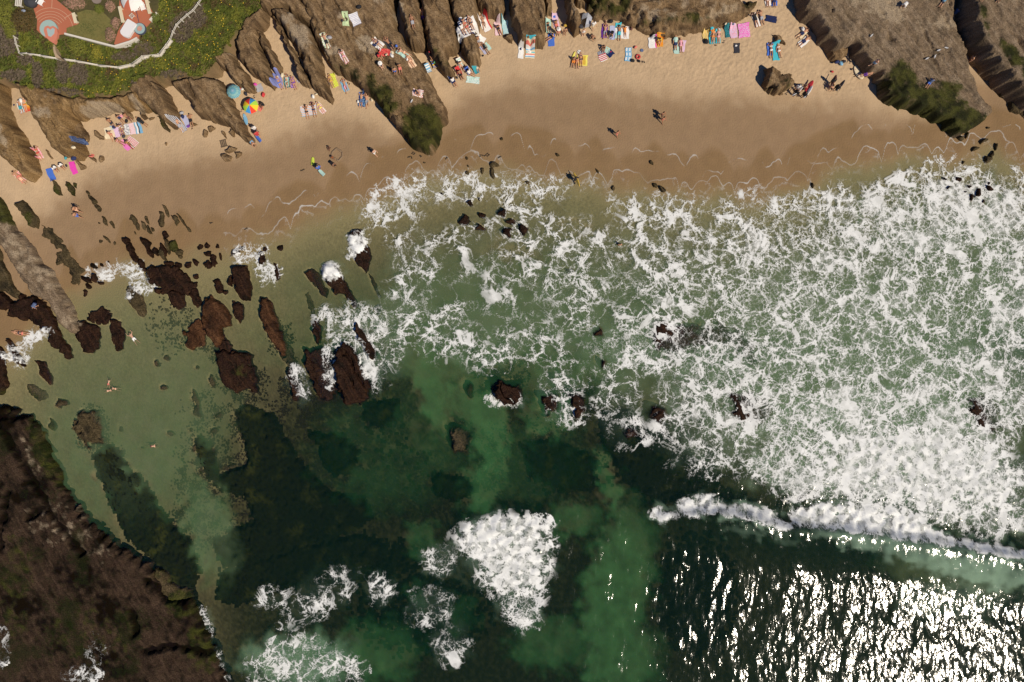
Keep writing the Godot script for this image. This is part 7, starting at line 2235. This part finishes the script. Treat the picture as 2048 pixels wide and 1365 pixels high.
	bag(485, 179, 6, "white", "white bag beside the teal umbrella")
	bag(492, 188.5, 8, "dark", "dark clothes heap between the two umbrellas", "clothes_heap", "clothes")
	bag(511, 169.5, 7, "magenta", "magenta box shaped bag above the grey blue towel")
	bag(527, 190.5, 9, "red", "bright red bag right of the sliver of rock by the umbrellas")
	bag(563, 149.5, 9, "cream", "cream bag at the tip of the slim rock fin")
	bag(626.5, 194, 8, "white", "white bag at the tip of the two lobed fin")
	bag(633, 189, 5, "cream", "small cream bag touching the two lobed fin")
	bag(684.5, 42, 5, "dark", "small dark bag left of the pale green towel")
	bag(659.5, 76, 9, "grey", "grey speckled bag beside the checked towel")
	bag(749, 91, 7, "navy", "navy bag on the white towel of the great brown slab")
	bag(784, 112, 8, "white", "white bag right of the rumpled red towel")
	bag(773, 110, 5, "cream", "cream bag at the lower edge of the rumpled red towel")
	bag(716, 204, 6, "white", "white bag left of the navy and blue patterned towel")
	bag(743.5, 201, 6, "cream", "cream bag at the foot of the slab beside the person in grey shorts")
	bag(718.5, 15, 9, "black", "black clothes dropped near the top of the great brown slab", "clothes_heap", "clothes")
	bag(814.5, 119, 6, "white", "white bag left of the peach and cream towel")
	bag(867.5, 118, 6, "green", "green bag in the shade of the cleft rock")
	bag(1161.5, 55, 10, "charcoal", "charcoal and white backpack below the grey sun tent", "backpack")
	bag(1210.5, 44, 5, "brown", "brown bag at the head of the dull purple towel")
	bag(1221.5, 44, 9, "black", "black bag at the head of the striped towel row", "backpack")
	bag(1263.5, 56, 6, "brown", "dark red bag right of the broad white towel")
	bag(1265, 122, 8, "black", "black bag below the blue towel with six white shapes")
	bag(1278, 123, 6, "black", "small black bag right of the larger black bag on open sand")
	bag(1271, 95, 6, "coral", "red cloth heap above the red ring", "clothes_heap", "clothes")
	bag(1313, 74, 7, "dark", "dark bag above the orange and yellow towel")
	bag(1412, 84, 10, "black", "black bag at the foot of the mustard yellow towel", "backpack")
	bag(1467, 47, 5, "denim", "denim blue bag above the pale pink blanket")
	bag(1451, 48, 5, "cream", "cream bag above the dark teal towel")
	bag(1432, 91, 3, "brown", "tiny brown bag below the left turquoise towel")
	bag(1681.5, 128, 9, "sky", "light blue bag in the pile below the grey slab's step")
	bag(1674.5, 123.5, 9, "navy", "navy bag in the pile below the grey slab's step", "backpack")
	bag(1688, 124, 7, "charcoal", "charcoal bag in the pile below the grey slab's step")
	bag(1664.5, 144, 5, "red", "small red bag alone on trodden sand above the right surfers")
	bag(1605, 59, 8, "white", "white bag at the head of the cream towel by the grey slab")
	bag(1703, 139, 4, "dark", "tiny dark bag left of the wide cream surfboard")
	bag(1131, 51, 7, "yellow", "yellow bag against the shaded side of the leaning rock")
	bag(966, 112, 4, "black", "tiny black bag below the lavender blue towel")
	bag(914, 156, 5, "charcoal", "charcoal bag between the red and navy beach chairs")
	bag(1498, 30, 3, "dark", "tiny dark bag on the sand at the shelf's right end")
	hat(921, 38, "white", "white sun hat at the head of the navy striped blanket")
	hat(376, 252, "purple", "purple sun hat lying on the lavender towel")
	hat(242, 233, "pink", "big pink sun hat behind the sitting person above the towel row")
	hat(952, 121, "cream", "straw hat on the tip of the tall rounded rock")
	hat(1158.5, 104, "white", "white hat above the group of three on the yellow towel")
	hat(1060, 89, "white", "white hat above the towel of many coloured stripes")
	hat(1425, 61, "orange", "orange hat above the left turquoise towel")
	hat(1437, 60, "white", "white hat above the right turquoise towel")
	hat(901, 149, "white", "white hat left on the green nose of the rock rib")
	hat(784, 106, "cream", "straw hat beside the rumpled red towel")
	sandals(697, 167, 10, "black", "black sandals right of the person in pink shorts")
	sandals(657, 166, 20, "charcoal", "grey sandals left of the yellow green towel")
	sandals(483, 221, 80, "brown", "brown sandals left of the rainbow umbrella")
	sandals(508, 194, 40, "charcoal", "grey sandals between the umbrellas and the rock sliver")
	sandals(1287, 124, -20, "black", "black sandals right of the small black bag")
	sandals(1448, 84, 80, "dark", "dark sandals right of the right turquoise towel")
	sandals(384, 256, 60, "brown", "brown sandals below the prone sunbather in black shorts")
	sandals(596, 163, 0, "lavender", "lavender sandals right of the purple patterned towel")
	var st := begin()
	add_blob(st, Vector3(0, 0.16, 0), Vector3(0.16, 0.16, 0.16), Basis(), 14, 9)
	var o := obj("beach_ball", done(st), dye("blue", 0.4))
	o.position = G(793, 93)
	tag(o, "blue ball on the great brown slab beside the charcoal towel", "ball")
	t = thing("swim_ring", "red swim ring lying on the open sand near the black bags", "swim ring", G(1276, 114))
	st = begin()
	for k in 14:
		var a := TAU * k / 14
		var b := TAU * (k + 1) / 14
		add_tube(st, Vector3(cos(a), 0, sin(a)) * 0.24 + Vector3(0, 0.09, 0), Vector3(cos(b), 0, sin(b)) * 0.24 + Vector3(0, 0.09, 0), 0.09, 0.09, 8)
	obj("tube", done(st), dye("red", 0.4), t)
	o = obj("flying_disc", ring(Vector2.ZERO, 0.0, 0.2, 0, TAU * 0.999, 0.0, 0.03, 20), dye("denim", 0.5))
	o.position = G(1284, 101) + Vector3(0, 0.03, 0)
	tag(o, "grey blue flying disc on the open sand above the red ring", "flying disc")
	# slatted crate on the sand
	t = thing("crate", "square dark wooden crate half sunk in sand by the small rocks", "crate", G(447, 287), 0.25)
	for k in 4:
		st = begin()
		add_box(st, Vector3(-0.3 + 0.2 * k, 0.08, 0), Vector3(0.13, 0.05, 0.85), Basis(), 0.01)
		obj("slat", done(st), mat(0.10, 0.07, 0.045), t)
	for s in [-1, 1]:
		st = begin()
		add_box(st, Vector3(0, 0.04, s * 0.4), Vector3(0.85, 0.12, 0.06))
		obj("edge", done(st), mat(0.09, 0.062, 0.04), t)
	# a square drawn in the sand: a low raised rim
	t = thing("sand_drawing", "square bank of heaped sand drawn by the children on the wet beach", "sand bank")
	var sq := [673, 297, 684, 304, 685.5, 312, 677, 322, 663, 313, 664, 305, 673, 297]
	for k in range(0, sq.size() - 2, 2):
		var a := G(sq[k], sq[k + 1])
		var b := G(sq[k + 2], sq[k + 3])
		st = begin()
		for q in 6:
			var u := a.lerp(b, q / 6.0)
			var v := a.lerp(b, (q + 1) / 6.0)
			add_tube(st, u, v, 0.13 + 0.03 * sin(q * 3.0 + k), 0.13 + 0.03 * sin((q + 1) * 3.0 + k), 8)
		obj("bank", done(st), mat(0.24, 0.165, 0.10, 0.95), t)
	gull(1877, 101.5, 70, "gull standing in the middle right of the huge grey slab")
	gull(1742.5, 72, 40, "gull standing on the left half of the huge grey slab")
	gull(1892, 97, 110, "gull beside pale stones near the gully rim of the grey slab")
	gull(1869, 113.5, 20, "gull just below another in the middle of the grey slab")
	gull(1853.5, 118, 60, "lowest gull of those resting on the grey slab")
	gull(824, 202.5, 30, "gull on the great brown slab above its green patch")
	kelp_strand(827, 307, 4, 1.0, "curl of kelp below the slab's green tip, upper one of the left pair")
	kelp_strand(820, 316, 6, 0.6, "curl of kelp below the slab's green tip, lower one of the left pair")
	kelp_strand(840, 313, 4, 0.5, "thin kelp strand right of the left pair of curls")
	kelp_strand(891, 316, 4, 0.5, "small kelp strand alone between slab tip and foam")
	kelp_strand(964, 313, 6, 0.6, "left kelp strand of the line above the grey foam edge rocks")
	kelp_strand(975, 310, 5, 1.0, "round kelp curl of the line above the grey foam edge rocks")
	kelp_strand(603, 339, 5, 0.4, "green brown kelp strand left of the yellow green bodyboard")
	kelp_strand(1002, 316, 7, 0.3, "kelp strand beside the first grey rock at the foam edge")
	kelp_strand(421, 445, 4, 0.4, "dark kelp strand alone on the wet sand above the pool")
	kelp_strand(493, 459, 4, 0.4, "dark kelp strand on wet sand right of the dark boulders")

# ---------------------------------------------------------------- the scene
func _ready() -> void:
	var cam := Camera3D.new()
	cam.name = "camera"
	cam.position = Vector3(0, EYE, 0)
	cam.rotation_degrees = Vector3(-90, 0, 0)
	cam.fov = 2.0 * rad_to_deg(atan(682.5 / 16.0 / EYE))
	cam.near = 0.5
	cam.far = 2000.0
	add_child(cam)
	cam.current = true
	var env := Environment.new()
	var sky := Sky.new()
	var ps := ProceduralSkyMaterial.new()
	ps.sky_top_color = Color(0.25, 0.42, 0.70)
	ps.sky_horizon_color = Color(0.62, 0.70, 0.78)
	ps.sky_curve = 0.15
	ps.ground_bottom_color = Color(0.22, 0.24, 0.22)
	ps.ground_horizon_color = Color(0.55, 0.60, 0.62)
	ps.sun_angle_max = 0.1
	ps.sun_curve = 0.01
	sky.sky_material = ps
	env.background_mode = Environment.BG_SKY
	env.sky = sky
	env.background_energy_multiplier = 0.42
	env.tonemap_mode = Environment.TONE_MAPPER_LINEAR
	env.tonemap_exposure = 1.0
	env.sdfgi_enabled = true
	env.ssao_enabled = true
	env.ssil_enabled = true
	var we := WorldEnvironment.new()
	we.name = "world_environment"
	we.environment = env
	add_child(we)
	var sun := DirectionalLight3D.new()
	sun.name = "sun"
	var zen := deg_to_rad(40.0)
	var to_sun := Vector3(0.77 * sin(zen), cos(zen), 0.64 * sin(zen))
	add_child(sun)
	sun.look_at_from_position(to_sun * 100.0, Vector3.ZERO, Vector3.UP)
	sun.light_energy = 1.4
	sun.light_color = Color(1.0, 0.95, 0.87)
	sun.light_angular_distance = 0.5
	sun.shadow_enabled = true

	rng.seed = 7
	nA = noise(1, 0.5, 3)
	nB = noise(2, 1.0, 3)
	nR = noise(3, 0.8, 3, FastNoiseLite.TYPE_SIMPLEX_SMOOTH, FastNoiseLite.FRACTAL_RIDGED)
	nC = noise(4, 0.2, 2)
	var t0 := Time.get_ticks_msec()
	lay_fields()
	lay_ground()
	print("ground ", Time.get_ticks_msec() - t0)
	lay_rocks()
	lay_hill()
	print("hill ", Time.get_ticks_msec() - t0)
	lay_garden()
	print("garden ", Time.get_ticks_msec() - t0)
	lay_towels()
	lay_people()
	print("people ", Time.get_ticks_msec() - t0)
	lay_things()
	print("rocks ", Time.get_ticks_msec() - t0)
	lay_weed()
	lay_water()
	print("water ", Time.get_ticks_msec() - t0)
	lay_foam()
	print("foam ", Time.get_ticks_msec() - t0)
